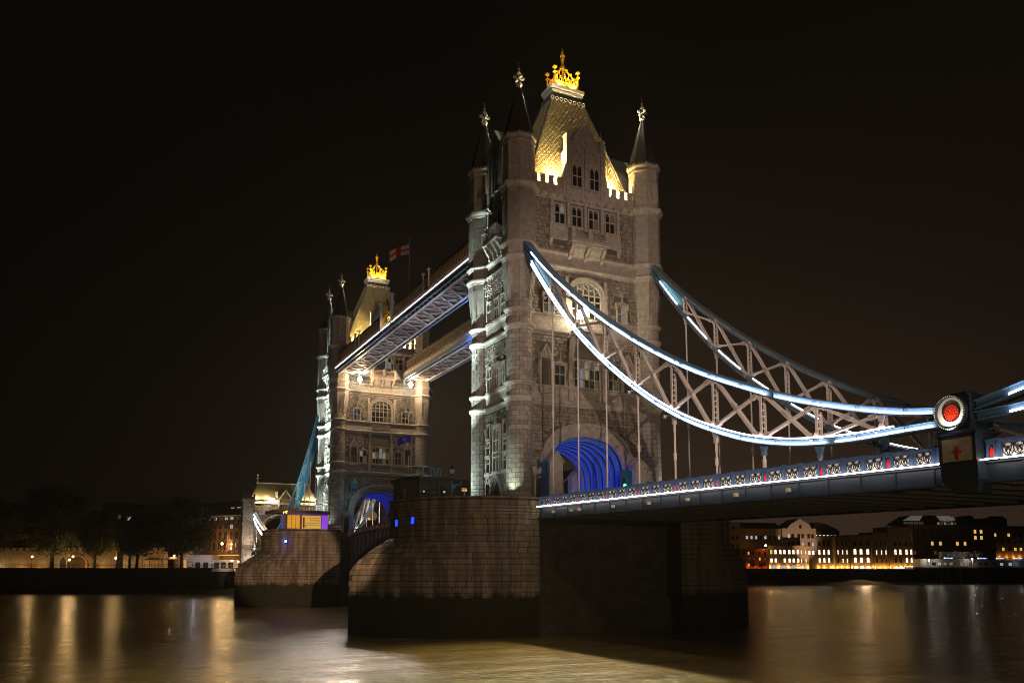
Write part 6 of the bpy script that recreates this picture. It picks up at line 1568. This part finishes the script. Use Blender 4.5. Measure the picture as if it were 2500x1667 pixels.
# generic building with separate windows
BRK = mat('dark_brick', (.10, .055, .038), .9, noise=.4, nscale=1.0); BRKY = mat('stock_brick', (.30, .20, .12), .9, noise=.35, nscale=.8); CREB = mat('pale_brick', (.40, .31, .24), .9, noise=.25, nscale=.8); REDB = mat('red_brick', (.30, .08, .035), .9, noise=.3); ROOFD = mat('dark_roof', (.03, .027, .025), .8, noise=.3)
LITW = glowmat('office_light', (1.0, .88, .66), 1.6); LITY = glowmat('home_light', (1.0, .60, .16), .9); LITC = glowmat('cold_light', (.85, .92, 1.0), .5)
class Front:
    def __init__(s, T, root): s.T = T; s.root = root
    def wall(s, u0, u1, z0, z1, m_, dep=10, nm='wall', out=0): return M(s.T).bx(u0, u1, -out, dep, z0, z1).build(nm, m_, s.root)
    def win(s, u, z, w_, h, lit=None, arch=False, fm=None, out=0):
        g = M(s.T); fr = .12; fm = fm or MATS['dark_brick']
        g.bx(u - fr, u, -out - .1, -out + .0, z, z + h); g.bx(u + w_, u + w_ + fr, -out - .1, -out, z, z + h); g.bx(u - fr, u + w_ + fr, -out - .16, -out, z - .16, z)
        if arch: g.ring(sup(w_ / 2, w_ * .42, 2, 9, z + h, u + w_ / 2, -out), sup(w_ / 2 + fr, w_ * .42 + fr, 2, 9, z + h, u + w_ / 2, -out), (0, -.1, 0))
        else: g.bx(u - fr, u + w_ + fr, -out - .1, -out, z + h, z + h + fr)
        n_ = max(1, round(w_ / .8))
        for i in range(1, n_): g.bx(u + i * w_ / n_ - .05, u + i * w_ / n_ + .05, -out - .07, -out, z, z + h + (w_ * .36 if arch else 0))
        g.bx(u, u + w_, -out - .065, -out, z + h * .52, z + h * .52 + .07)
        o = g.build('window', fm, s.root)
        P = M(s.T)
        if arch: P.prism([(u, -out - .03, z), (u + w_, -out - .03, z)] + sup(w_ / 2, w_ * .42, 2, 9, z + h, u + w_ / 2, -out - .03)[::-1], (0, .02, 0))
        else: P.bx(u, u + w_, -out - .03, -out - .01, z, z + h)
        P.build('pane', lit or GLASS, o); return o
# brick warehouse with arched bays, left of the far pier
bw = thing('brick_warehouse', 'dark brick warehouse with tall arches left of the far gatehouse', 'warehouse', (*along(26, 33), GZ))
a_, b_ = along(40, 40), along(8, 26); ang = math.atan2(b_[1] - a_[1], b_[0] - a_[0]); TB = TR((a_[0], a_[1], 0)) @ MX.Rotation(ang, 4, 'Z'); F = Front(TB, bw)
F.wall(0, 36, GZ, 26, BRK, 14); M(TB).prism([(0, -.3, 26), (0, 3.5, 30.5), (0, 10, 30.5), (0, 14, 26)], (36, 0, 0)).build('roof', ROOFD, bw); F.wall(0, 36, 25.2, 25.6, LIME, .2, 'cornice', .3)
for i in range(13):
    u = 1.2 + i * 2.65
    M(TB).ring(sup(1.0, 1.0, 2, 11, 22.5, u + .75, 0), sup(1.2, 1.2, 2, 11, 22.5, u + .75, 0), (0, -.2, 0)).bx(u - .45, u - .25, -.2, 0, 13, 22.5).bx(u + 1.75, u + 1.95, -.2, 0, 13, 22.5).build('arch_moulding', BRK, bw)
    F.win(u + .1, 21.2, 1.3, 1.2, LITC if i in (9, 11) else None); F.win(u + .1, 17.6, 1.3, 2.0, LITY if i == 11 else None, True); F.win(u + .1, 14.0, 1.3, 2.0, None, True); F.win(u + .1, 24.1, 1.5, .8, LITC if R.random() < .5 else GLASD)
    if i > 5: M(TB).bx(u - .3, u + 2.2, -1.6, -1.5, 12.2, 12.4).build('arcade_light', glowmat('arcade_glow', (1, .55, .12), 1.2), bw); lamp('POINT', 'arcade_light', TB @ V((u + .7, -1.2, 10.4)), 60, SOD, None, .1)
for u in (24, 27, 30, 33): M(TB).bx(u, u + 1.6, 1.0, 1.1, 28.0, 28.2).build('skylight', glowmat('skylight_glow', (.9, .85, .8), .5), bw)
# dim tower blocks behind the trees
def block(name, label, x, y, w_, d, h, m_, rows, cols, p_lit, lit, grp=None, rot=0, wsz=(1.2, 1.4)):
    root = thing(name, label, 'building', (x, y, GZ), grp); T = TR((x, y, 0)) @ MX.Rotation(rot, 4, 'Z'); f = Front(T, root)
    f.wall(0, w_, GZ - .5, GZ + h, m_, d); M(T).bx(-.3, w_ + .3, -.3, d + .3, GZ + h, GZ + h + .5).build('roof', ROOFD, root)
    for r in range(rows):
        for c in range(cols):
            q = R.random(); f.win((c + .5) * w_ / cols - wsz[0] / 2, GZ + 3 + r * (h - 3.5) / rows, wsz[0], wsz[1], lit if q < p_lit else None)
    return root
block('office_block', 'dark stepped office block behind the trees, taller half', -49.5, 277, 8, 12, 25, mat('block_dark', (.05, .045, .05), .8), 4, 4, .12, GLASD, 'office blocks behind the trees', -.45)
block('office_block', 'dark stepped office block behind the trees, wider half', -43, 272, 11, 12, 24, MATS['block_dark'], 4, 5, .10, LITC, 'office blocks behind the trees', -.45)
block('office_block', 'dark low block with a row of cold lights behind the trees', -57.5, 282, 8, 12, 22, MATS['block_dark'], 3, 4, .30, GLASC, 'office blocks behind the trees', -.45)
block('office_block', 'faint dark block behind the leftmost trees', -82, 300, 16, 12, 25, MATS['block_dark'], 3, 5, .05, GLASD, 'office blocks behind the trees', -.45)
M().bx(-21.5, -17.5, 318, 323, GZ, 40).build('distant_slab', MATS['block_dark']); q = bpy.data.objects['distant_slab']; tag(q, 'thin dark tower far behind the forked tree', 'building')

# buildings seen between the two towers and through the arch
block('flat_block', 'dark flats with yellow windows seen between the towers', 57.5, 191, 15, 10, 31, mat('flats_dark', (.04, .035, .032), .9), 9, 4, .42, LITY, 'dark flats beyond the bridge', 0, (2.0, 1.1))
block('flat_block', 'dark stepped flats seen through the near road arch, lower part', 111, 191, 9, 10, 37, MATS['flats_dark'], 10, 3, .45, LITY, 'dark flats beyond the bridge', 0, (1.6, 1.0))
block('flat_block', 'dark flats seen through the near road arch, tall part', 99, 194, 11, 10, 44, MATS['flats_dark'], 6, 3, .0, LITY, 'dark flats beyond the bridge', 0)
block('flat_block', 'dark block seen through the far road arch', 24, 190, 12, 10, 20, MATS['flats_dark'], 5, 4, .2, LITY, 'dark flats beyond the bridge', 0)
dsc = thing('round_sign', 'round brown lit disc seen through the far arch', 'sign', (26.9, 170, 8)); M().prism([(26.9 + 1.35 * math.cos(2 * PI * i / 24), 170, 24.4 + 1.35 * math.sin(2 * PI * i / 24)) for i in range(24)], (0, .15, 0)).build('disc', glowmat('disc_glow', (.5, .26, .07), .28), dsc); M().bx(26.7, 27.1, 170.2, 170.5, GZ, 24).build('mast', BLACK, dsc)
bus = thing('red_bus', 'red bus just showing above the far parapet', 'bus', (6.0, 92, 14.2)); M().bx(4.8, 7.2, 90, 99, 14.5, 17.2).build('body', mat('bus_red', (.5, .02, .01), .4, em=(1, .04, .02), strength=.25), bus); M().bx(4.78, 7.22, 89.96, 99.04, 16.2, 16.8).build('window_band', GLASS, bus)

# ================================================================== EAST BANK (right): wharves and jetty
ED = V((.966, -.258, 0)); EN = V((.258, .966, 0))
def eastT(d): return TR((236 + EN.x * d, 229 + EN.y * d, 0)) @ MX.Rotation(math.atan2(-.258, .966), 4, 'Z')
def east(name, label, cat, d, grp=None):
    T = eastT(d); p = T @ V((0, 0, 0)); root = thing(name, label, cat, (p.x, p.y, GZ), grp); return T, root, Front(T, root)
eg = lambda T, u, m_=None, pw_=520: lamp('POINT', 'wharf_uplight', T @ V((u, -.7, GZ + .7)), pw_, (1, .55, .14), None, .12)
LM = MATS['limestone']
# gabled wharf building
T, rt, F = east('wharf_building', 'pale gabled wharf building with an oval window', 'building', 14, 'riverside wharf buildings')
F.wall(21.6, 40.3, GZ - 1, 28.4, CREB, 16); M(T).prism([(24.5, -.05, 28.4), (37.8, -.05, 28.4), (36.8, -.05, 30.4), (31.6, -.05, 33.4), (26.2, -.05, 30.4)], (0, 12, 0)).build('gable', CREB, rt)
M(T).prism([(31.7 + .75 * math.cos(2 * PI * i / 16), -.14, 29.3 + 1.1 * math.sin(2 * PI * i / 16)) for i in range(16)], (0, .08, 0)).build('oval_window', GLASS, rt)
for r, z in enumerate((23.6, 19.5, 15.2)):
    for c in range(6): F.win(24.2 + c * 2.75 + (.3 if c % 2 == 0 else -.3), z, 1.2, 1.9, (LITC if R.random() < .35 else None) if r < 2 else LITW if c > 2 else None)
lamp('SPOT', 'wharf_floodlight', T @ V((31, -26, 10)), 26000, (1, .68, .42), T @ V((31, 0, 23)), .3, 50, .6)
# left wing, and its roof
T, rt, F = east('wharf_building', 'long dark wing left of the gabled wharf building', 'building', 14.5, 'riverside wharf buildings')
F.wall(-9, 21.5, GZ - 1, 28.2, BRKY, 16); M(T).prism([(-9, -.3, 28.2), (-9, 6, 31.4), (-9, 12, 31.4), (-9, 16, 28.2)], (30.4, 0, 0)).build('roof', ROOFD, rt); F.wall(-9, -.9, 28.2, 31.2, BRKY, 12, 'gable_wall', .2)
M(T).prism([(-4.6 + .8 * math.cos(2 * PI * i / 14), -.30, 28.5 + 1.1 * math.sin(2 * PI * i / 14)) for i in range(14)], (0, .06, 0)).build('oval_window', GLASS, rt)
for c in range(8): F.win(2.0 + c * 2.5, 22.9, 1.1, 1.5, LITC if R.random() < .75 else None)
for z in (22.5, 18.3, 14.2):
    for u in (-5.6, -3.2): F.win(u, z, 1.1, 1.8, LITW if z < 15 else None)
T, rt, F = east('wharf_building', 'wharf range right of the gabled building under a dark roof', 'building', 14.5, 'riverside wharf buildings')
F.wall(40.4, 49.2, GZ - 1, 24.3, BRKY, 12); M(T).prism([(40.4, 1, 24.3), (40.4, 3, 30), (44, 3, 31.8), (48, 3, 31.0), (54.5, 3, 28.4), (54.5, 1, 24.6)], (0, 9, 0)).build('roof', ROOFD, rt); F.wall(40.4, 54.5, 24.3, 27.5, ROOFD, 8, 'attic', -1.2)
for c in range(6): F.win(40.9 + c * 2.1, 24.4, 1.0, .8, LITW if c < 4 else LITC, out=-1.2 + .0)
for z, k in ((19.6, 0), (15.3, 1), (11.2, 1)):
    for c in range(3): F.win(41.4 + c * 2.6, z, 1.15, 1.9, LITW if k else None, True)
for u in (41, 44.5, 48.5): eg(T, u)
# low arcaded range in front, red house
T, rt, F = east('wharf_building', 'low dark brick range with arched ground floor windows', 'building', 6, 'riverside wharf buildings')
F.wall(9.6, 31, GZ - 1, 19.3, BRKY, 7); F.wall(9.4, 31.2, 19.3, 19.6, BRK, 7, 'coping', .15)
for c, u in enumerate((10.3, 12.6, 15.2, 17.4, 20.0, 22.2, 24.6, 26.8, 29.2)):
    F.win(u, 15.3, 1.25 if c < 7 else .5, 1.6, glowmat('green_yellow_light', (.8, .9, .1), .8) if c == 0 else LITW, True); F.win(u, 11.2, 1.25 if c < 7 else .5, 1.5, LITW if c != 2 else GLASD, True)
for u in (10.4, 15.6, 20.8, 26.0): F.win(u, GZ, 3.4, .35, LITC, True)
for u in (9.9, 14.6, 19.8, 25.2, 27.4, 30.4): eg(T, u)
T, rt, F = east('red_house', 'small red brick house glowing orange left of the arcaded range', 'house', 5, 'riverside wharf buildings')
F.wall(-6.2, 9.0, GZ - 1, 17.4, REDB, 7); F.wall(-6.5, 9.2, 17.4, 17.8, REDB, 7, 'coping', .2)
for z, l_ in ((14.9, None), (12.2, GLASD), (9.3, None)):
    for c, u in enumerate((-4.4, -2.0, .4, 3.8, 6.6)): F.win(u, z, .8, 1.3, LITY if (c + int(z)) % 5 == 0 else l_)
for u in (-5, -2, 1, 4, 7): lamp('POINT', 'wharf_uplight', T @ V((u, -1.0, 9.2)), 120, (1, .28, .05), None, .12)
x, y, _ = T @ V((6.8, -1.5, 0)); q = thing('street_lamp', 'sodium lamp above the red brick house', 'street lamp', (x, y, GZ)); M().rod((x, y, GZ), (x, y, 19.0), .08, 6).build('post', BLACK, q); M().ball((x, y, 19.4), .45, 8, 6).build('lamp_globe', LAMPS, q); lamp('POINT', 'street_light', (x - .5, y - .9, 19.4), 500, (1, .55, .2), None, .2)
for i, (u, h) in enumerate(((-1, 4.0), (3.4, 3.2), (-6, 5))):
    x, y, _ = T @ V((u, -3.0, 0)); q = thing('small_tree', ('small dark tree before the red house, left of two', 'small dark bush tree before the red house', 'dark tree at the left end of the red house')[i], 'tree', (x, y, GZ)); M().rod((x, y, GZ - .2), (x, y, GZ + h * .5), .14, 5).build('trunk', BARK, q); g = M(); rr = random.Random(i)
    for k in range(420): p = V((x + rr.gauss(0, .9), y + rr.gauss(0, .9), GZ + h * .65 + rr.gauss(0, h * .2))); a = V((rr.gauss(0, 1), rr.gauss(0, 1), rr.gauss(0, 1))).normalized() * .3; b = a.orthogonal().normalized() * .2; g.add([p - a, p - b, p + a, p + b], [(0, 1, 2, 3)])
    g.build('crown', LEAF, q)
lamp('SPOT', 'wharf_floodlight', eastT(4) @ V((60, -1, 16)), 9000, (1, .62, .32), eastT(-10) @ V((52, 0, 2)), .3, 90, .8)
# brick bays with uplit piers
specs = [(49.3, 57.2, 24.3, 'narrow wharf bay with slit windows, first right of the gabled range', (50.6, 53.2, 55.6), .55), (57.6, 70.6, 25.0, 'wharf bay with three bright windows to a floor', (59.6, 63.0, 66.8), 1.6), (70.8, 79.2, 26.5, 'narrow wharf bay under a small white balcony', (72.4, 75.2, 77.7), .6), (79.4, 94.0, 29.3, 'dark wharf bay with paired windows beside the jetty', (82.8, 85.6, 89.2, 92.0), 1.3)]
for u0, u1, zt, lb, us, w_ in specs:
    T, rt, F = east('wharf_building', lb, 'building', 12, 'riverside wharf buildings')
    F.wall(u0, u1, GZ - 1, zt, BRKY, 12); F.wall(u0 - .1, u1 + .1, zt, zt + .3, BRK, 12, 'coping', .2); F.wall(u0 + .1, u0 + .9, GZ, zt - 2, BRKY, .1, 'pier', .35); F.wall(u1 - .9, u1 - .1, GZ, zt - 2, BRKY, .1, 'pier', .35)
    for u in us:
        F.win(u, 19.9, w_, 2.0, None); F.win(u, 15.4, w_, 2.1, LITW, w_ > 1); F.win(u, 11.2, w_, 2.0, LITW if R.random() < .65 else None, w_ > 1)
        if w_ > 1: F.win(u - .3, GZ, w_ + 1.0, .5, LITW, True)
    k = u0 + .5
    while k < u1: eg(T, k, pw_=480); k += 2.9
    if 'balcony' in lb:
        g = M(T)
        for i in range(9): g.bx(71.2 + i * .7, 71.3 + i * .7, -.1, 0, zt + .3, zt + 2.0)
        g.bx(71, 77, -.1, 0, zt + 2.0, zt + 2.15); g.build('balcony_rail', mat('dim_white', (.3, .3, .3), .6), rt)
T, rt, F = east('apartment_building', 'large dark apartment building with glass roofs behind the jetty', 'building', 16, 'riverside wharf buildings')
F.wall(94.2, 146, GZ - 1, 30.3, mat('warm_dark_brick', (.22, .13, .09), .9, noise=.4), 14); F.wall(94, 146.2, 30.3, 30.9, mat('pale_cornice', (.2, .17, .14), .8), 14, 'cornice', .25); F.wall(94, 146, 19.3, 19.6, MATS['pale_cornice'], .1, 'string_course', .12)
M(T).prism([(88, 1, 30.9), (92, 1, 33.2), (97, 1, 35.9), (105.5, 1, 35.9), (107.5, 1, 33.2), (124, 1, 33.2), (124, 1, 30.9)], (0, 9, 0)).build('roof', ROOFD, rt)
GLR = glowmat('glass_roof', (.55, .52, .45), .16)
M(T).prism([(92.2, .9, 33.2), (97, .9, 35.8), (104.2, .9, 35.8), (102, .9, 33.2)], (0, .05, 0)).build('glass_roof', GLR, rt); M(T).prism([(112, .9, 35.9), (120.5, .9, 35.9), (124, .9, 34.2), (122.5, .9, 33.4), (114, .9, 33.4)], (0, 5, 0)).build('glass_roof', GLR, rt)
g = M(T)
for a, b in ((112, 115.5), (115.5, 119), (119, 122.5)): g.bar((a, .8, 35.8), ((a + b) / 2, .8, 33.6), .12, .12); g.bar(((a + b) / 2, .8, 33.6), (b, .8, 35.8), .12, .12)
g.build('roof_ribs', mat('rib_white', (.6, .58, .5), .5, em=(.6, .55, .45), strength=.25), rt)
M(T).prism([(105, .7, 33.2), (106.8, .7, 36.2), (111.5, .7, 36.2), (114.5, .7, 33.2)], (0, 9, 0)).build('dark_gable', ROOFD, rt); M(T).prism([(123.2, .7, 30.9), (126.5, .7, 34.5), (133, .7, 36.5), (137, .7, 33.2), (137, .7, 30.9)], (0, 9, 0)).build('dark_gable', ROOFD, rt)
for c in range(8): F.win(92.6 + c * 1.5, 31.4, 1.1, 1.2, GLASD, out=-.9)
for c in range(6): F.win(112.6 + c * 2.0, 31.3, 1.3, 1.3, (GLASL, GLASD)[c % 2], out=-.9)
for r, z in enumerate((26.8, 23.6, 20.4)):
    for c, u in enumerate((96, 99.3, 102.4, 107.4, 112.3, 116.0, 118.8, 122.4, 127.0, 133.5, 137.2, 141.5)):
        l_ = None
        if (r, c) in ((0, 9), (0, 10), (1, 9), (1, 10)) or (r == 2 and c in (3, 4, 7, 8)): l_ = LITY
        F.win(u, z, 1.5, 1.9, l_, False, MATS['pale_cornice'])
for c, u in enumerate((97, 104, 109, 115, 121, 127, 133)): F.win(u, 15.6, 1.4, 1.9, (GLASD, None)[c % 2])
T, rt, F = east('apartment_building', 'orange lit brick flats at the right edge', 'building', 20, 'riverside wharf buildings')
F.wall(147.5, 176, GZ - 1, 29.0, BRKY, 14)
for r, z in enumerate((25.4, 21.8, 17.8)):
    for c, u in enumerate((149, 153.5, 157.5, 161, 164.5, 168, 172)): F.win(u, z, 1.5, 1.7, LITY if (r, c) in ((0, 0), (0, 2), (2, 1), (2, 3), (2, 4), (1, 6)) else None)
for u in (151.5, 156, 160.2, 164.2, 169): lamp('POINT', 'wharf_uplight', T @ V((u, -.8, 14.4)), 190, (1, .45, .08), None, .1)
T, rt, F = east('apartment_building', 'dark stepped block behind the right hand flats', 'building', 50, 'riverside wharf buildings')
F.wall(171, 184, GZ, 37.5, mat('block_blue', (.03, .035, .05), .8), 10); F.wall(160, 210, GZ, 33, MATS['block_blue'], 10, 'lower_wall', -1); F.wall(175, 182, 37.5, 38.6, MATS['block_blue'], 4, 'roof_plant')
# jetty on piles with pontoon buildings and blue signs
T, rt, F = east('jetty', 'dark timber jetty on many piles below the blue signs', 'jetty', -6)
M(T).bx(80.5, 190, -.2, 7, 8.2, 8.9).build('deck', mat('jetty_timber', (.06, .05, .04), .9, noise=.3), rt)
rr = random.Random(5)
for i in range(46): u = 81 + i * 2.35 + rr.uniform(-.5, .5); M(T).rod((u, rr.uniform(0, 1.2), -1), (u, rr.uniform(0, .5), 8.2), .2 + .08 * rr.random(), 6).build('pile', BARK, rt)
for z in (3.4, 6.2): M(T).bx(80.5, 190, .3, .5, z, z + .35).build('wale', BARK, rt)
g = M(T)
for i in range(40): g.rod((81 + i * 2.2, -.1, 8.9), (81 + i * 2.2, -.1, 10.1), .04, 4)
g.rod((81, -.1, 10.05), (168, -.1, 10.05), .04, 4); g.rod((81, -.1, 9.5), (168, -.1, 9.5), .03, 4); g.build('railing', mat('dim_white', (.3, .3, .3), .6), rt)
T, rt, F = east('pontoon_building', 'low pale naval pontoon building on the jetty', 'building', -4)
PON = mat('pontoon_white', (.42, .40, .38), .7)
F.wall(85.5, 104.8, 8.9, 12.6, PON, 5); M(T).bx(84.8, 105.4, -.6, 5.4, 12.6, 12.95).build('roof', PON, rt); F.wall(104.9, 117, 8.9, 13.3, mat('pontoon_grey', (.22, .20, .19), .7), 6); F.wall(117, 152, 8.9, 12.4, MATS['pontoon_grey'], 5.2); F.wall(100.5, 124, 13.4, 16.6, MATS['pontoon_grey'], 5.4, 'upper_floor', -3)
for c, u in enumerate((89, 92.4, 95.4, 98.6, 102)): F.win(u, 9.9, 1.8, 1.3, (GLASL, None, LITC, GLASL, GLASL)[c])
for c, u in enumerate((108, 110.5, 113, 119, 122, 127, 131, 136)): F.win(u, 9.7, 1.8, 1.3, (GLASL, GLASL, GLASD, None, None, None, LITC, LITC)[c])
for c in range(6): F.win(103 + c * 3.3, 14.3, 2.0, 1.4, GLASD, out=-3)
lamp('POINT', 'jetty_light', T @ V((94, -3, 11.6)), 160, (1, .92, .8), None, .1); lamp('POINT', 'jetty_light', T @ V((111, -3, 11.6)), 110, (1, .92, .8), None, .1); lamp('POINT', 'jetty_light', T @ V((140, -2.5, 11.0)), 80, (.6, .9, 1), None, .1)
SGN_ = glowmat('sign_letters', (.9, .96, 1.0), 2.2)
for u0, u1, z, body in ((98.4, 104.4, 12.95, 'ROYAL NAVY'), (117.5, 123.7, 12.9, 'ROYAL NAVY'), (128.2, 134.4, 12.9, 'HMS PRESIDENT'), (138.4, 144.6, 12.9, 'ROYAL NAVY')):
    p = T @ V(((u0 + u1) / 2, -.8, z)); q = thing('naval_sign', {98.4: 'lit blue naval sign on the pale building, leftmost of the signs', 117.5: 'lit blue naval sign right of the tall jetty lamp', 128.2: 'lit blue sign with two words, third from the left', 138.4: 'lit blue naval sign at the right end of the jetty'}[u0], 'sign', tuple(p), 'lit blue signs on the jetty')
    M(T).bx(u0, u1, -.75, -.65, z - .05, z + .85).build('board', glowmat('sign_blue', (.01, .05, .28), .5), q)
    M(T).prism([(u0 + .15, -.76, z + .1), (u0 + .65, -.76, z + .1), (u0 + .65, -.76, z + .75), (u0 + .15, -.76, z + .75)], (0, -.02, 0)).build('crest', SGN_, q)
    o = text(body, T @ V((u0 + .85, -.77, z + .16)), .72 if len(body) < 12 else .58, SGN_, (PI / 2, 0, math.atan2(-.258, .966)), q, .01)
for u, z, lb in ((89.0, 12.3, 'bright white jetty lamp, left one'), (113.4, 12.9, 'bright white jetty lamp, right one')):
    p = T @ V((u, -2.2, 0)); q = thing('jetty_lamp', lb, 'lamp', (p.x, p.y, 8.9)); M().rod((p.x, p.y, 8.9), (p.x, p.y, z - .2), .08, 6).build('post', WHITP, q); M().ball((p.x, p.y, z), .36, 8, 6).build('lamp_globe', glowmat('jetty_globe', (1, .93, .75), 14), q); lamp('POINT', 'jetty_light', (p.x - .6, p.y - .5, z), 320, (1, .9, .7), None, .1)
# mooring buoys and a channel post
for x, y, lb in ((298, 214, 'small dark mooring buoy, left one on the right hand water'), (305, 196, 'small dark mooring buoy under the jetty signs'), (318, 201, 'small dark mooring buoy nearest the piles')):
    q = thing('mooring_buoy', lb, 'buoy', (x, y, WZ), 'mooring buoys'); M().lathe(x, y, [(.5, WZ - .3), (.9, WZ + .2), (.8, WZ + .7), (.2, WZ + 1.0)], 8).build('float', BLACK, q)
x, y = (eastT(-8) @ V((31.5, 0, 0))).xy; q = M().rod((x, y, -1), (x, y, 8.6), .16, 6).build('mooring_post', BARK); tag(q, 'single tall timber post standing in the water below the arcaded range', 'post')

# ================================================================== AIR: thin haze that carries the glow of the lamps
m_ = bpy.data.materials.new('haze_air'); m_.use_nodes = True; m_.node_tree.nodes.clear()
o_ = m_.node_tree.nodes.new('ShaderNodeOutputMaterial'); v_ = m_.node_tree.nodes.new('ShaderNodeVolumePrincipled')
v_.inputs['Density'].default_value = 0.00010; v_.inputs['Color'].default_value = (.92, .84, .78, 1); v_.inputs['Anisotropy'].default_value = 0.45
m_.node_tree.links.new(v_.outputs[0], o_.inputs['Volume'])
M().bx(-905, 1405, -505, 905, -2.6, 82).build('haze', m_, kind='stuff')
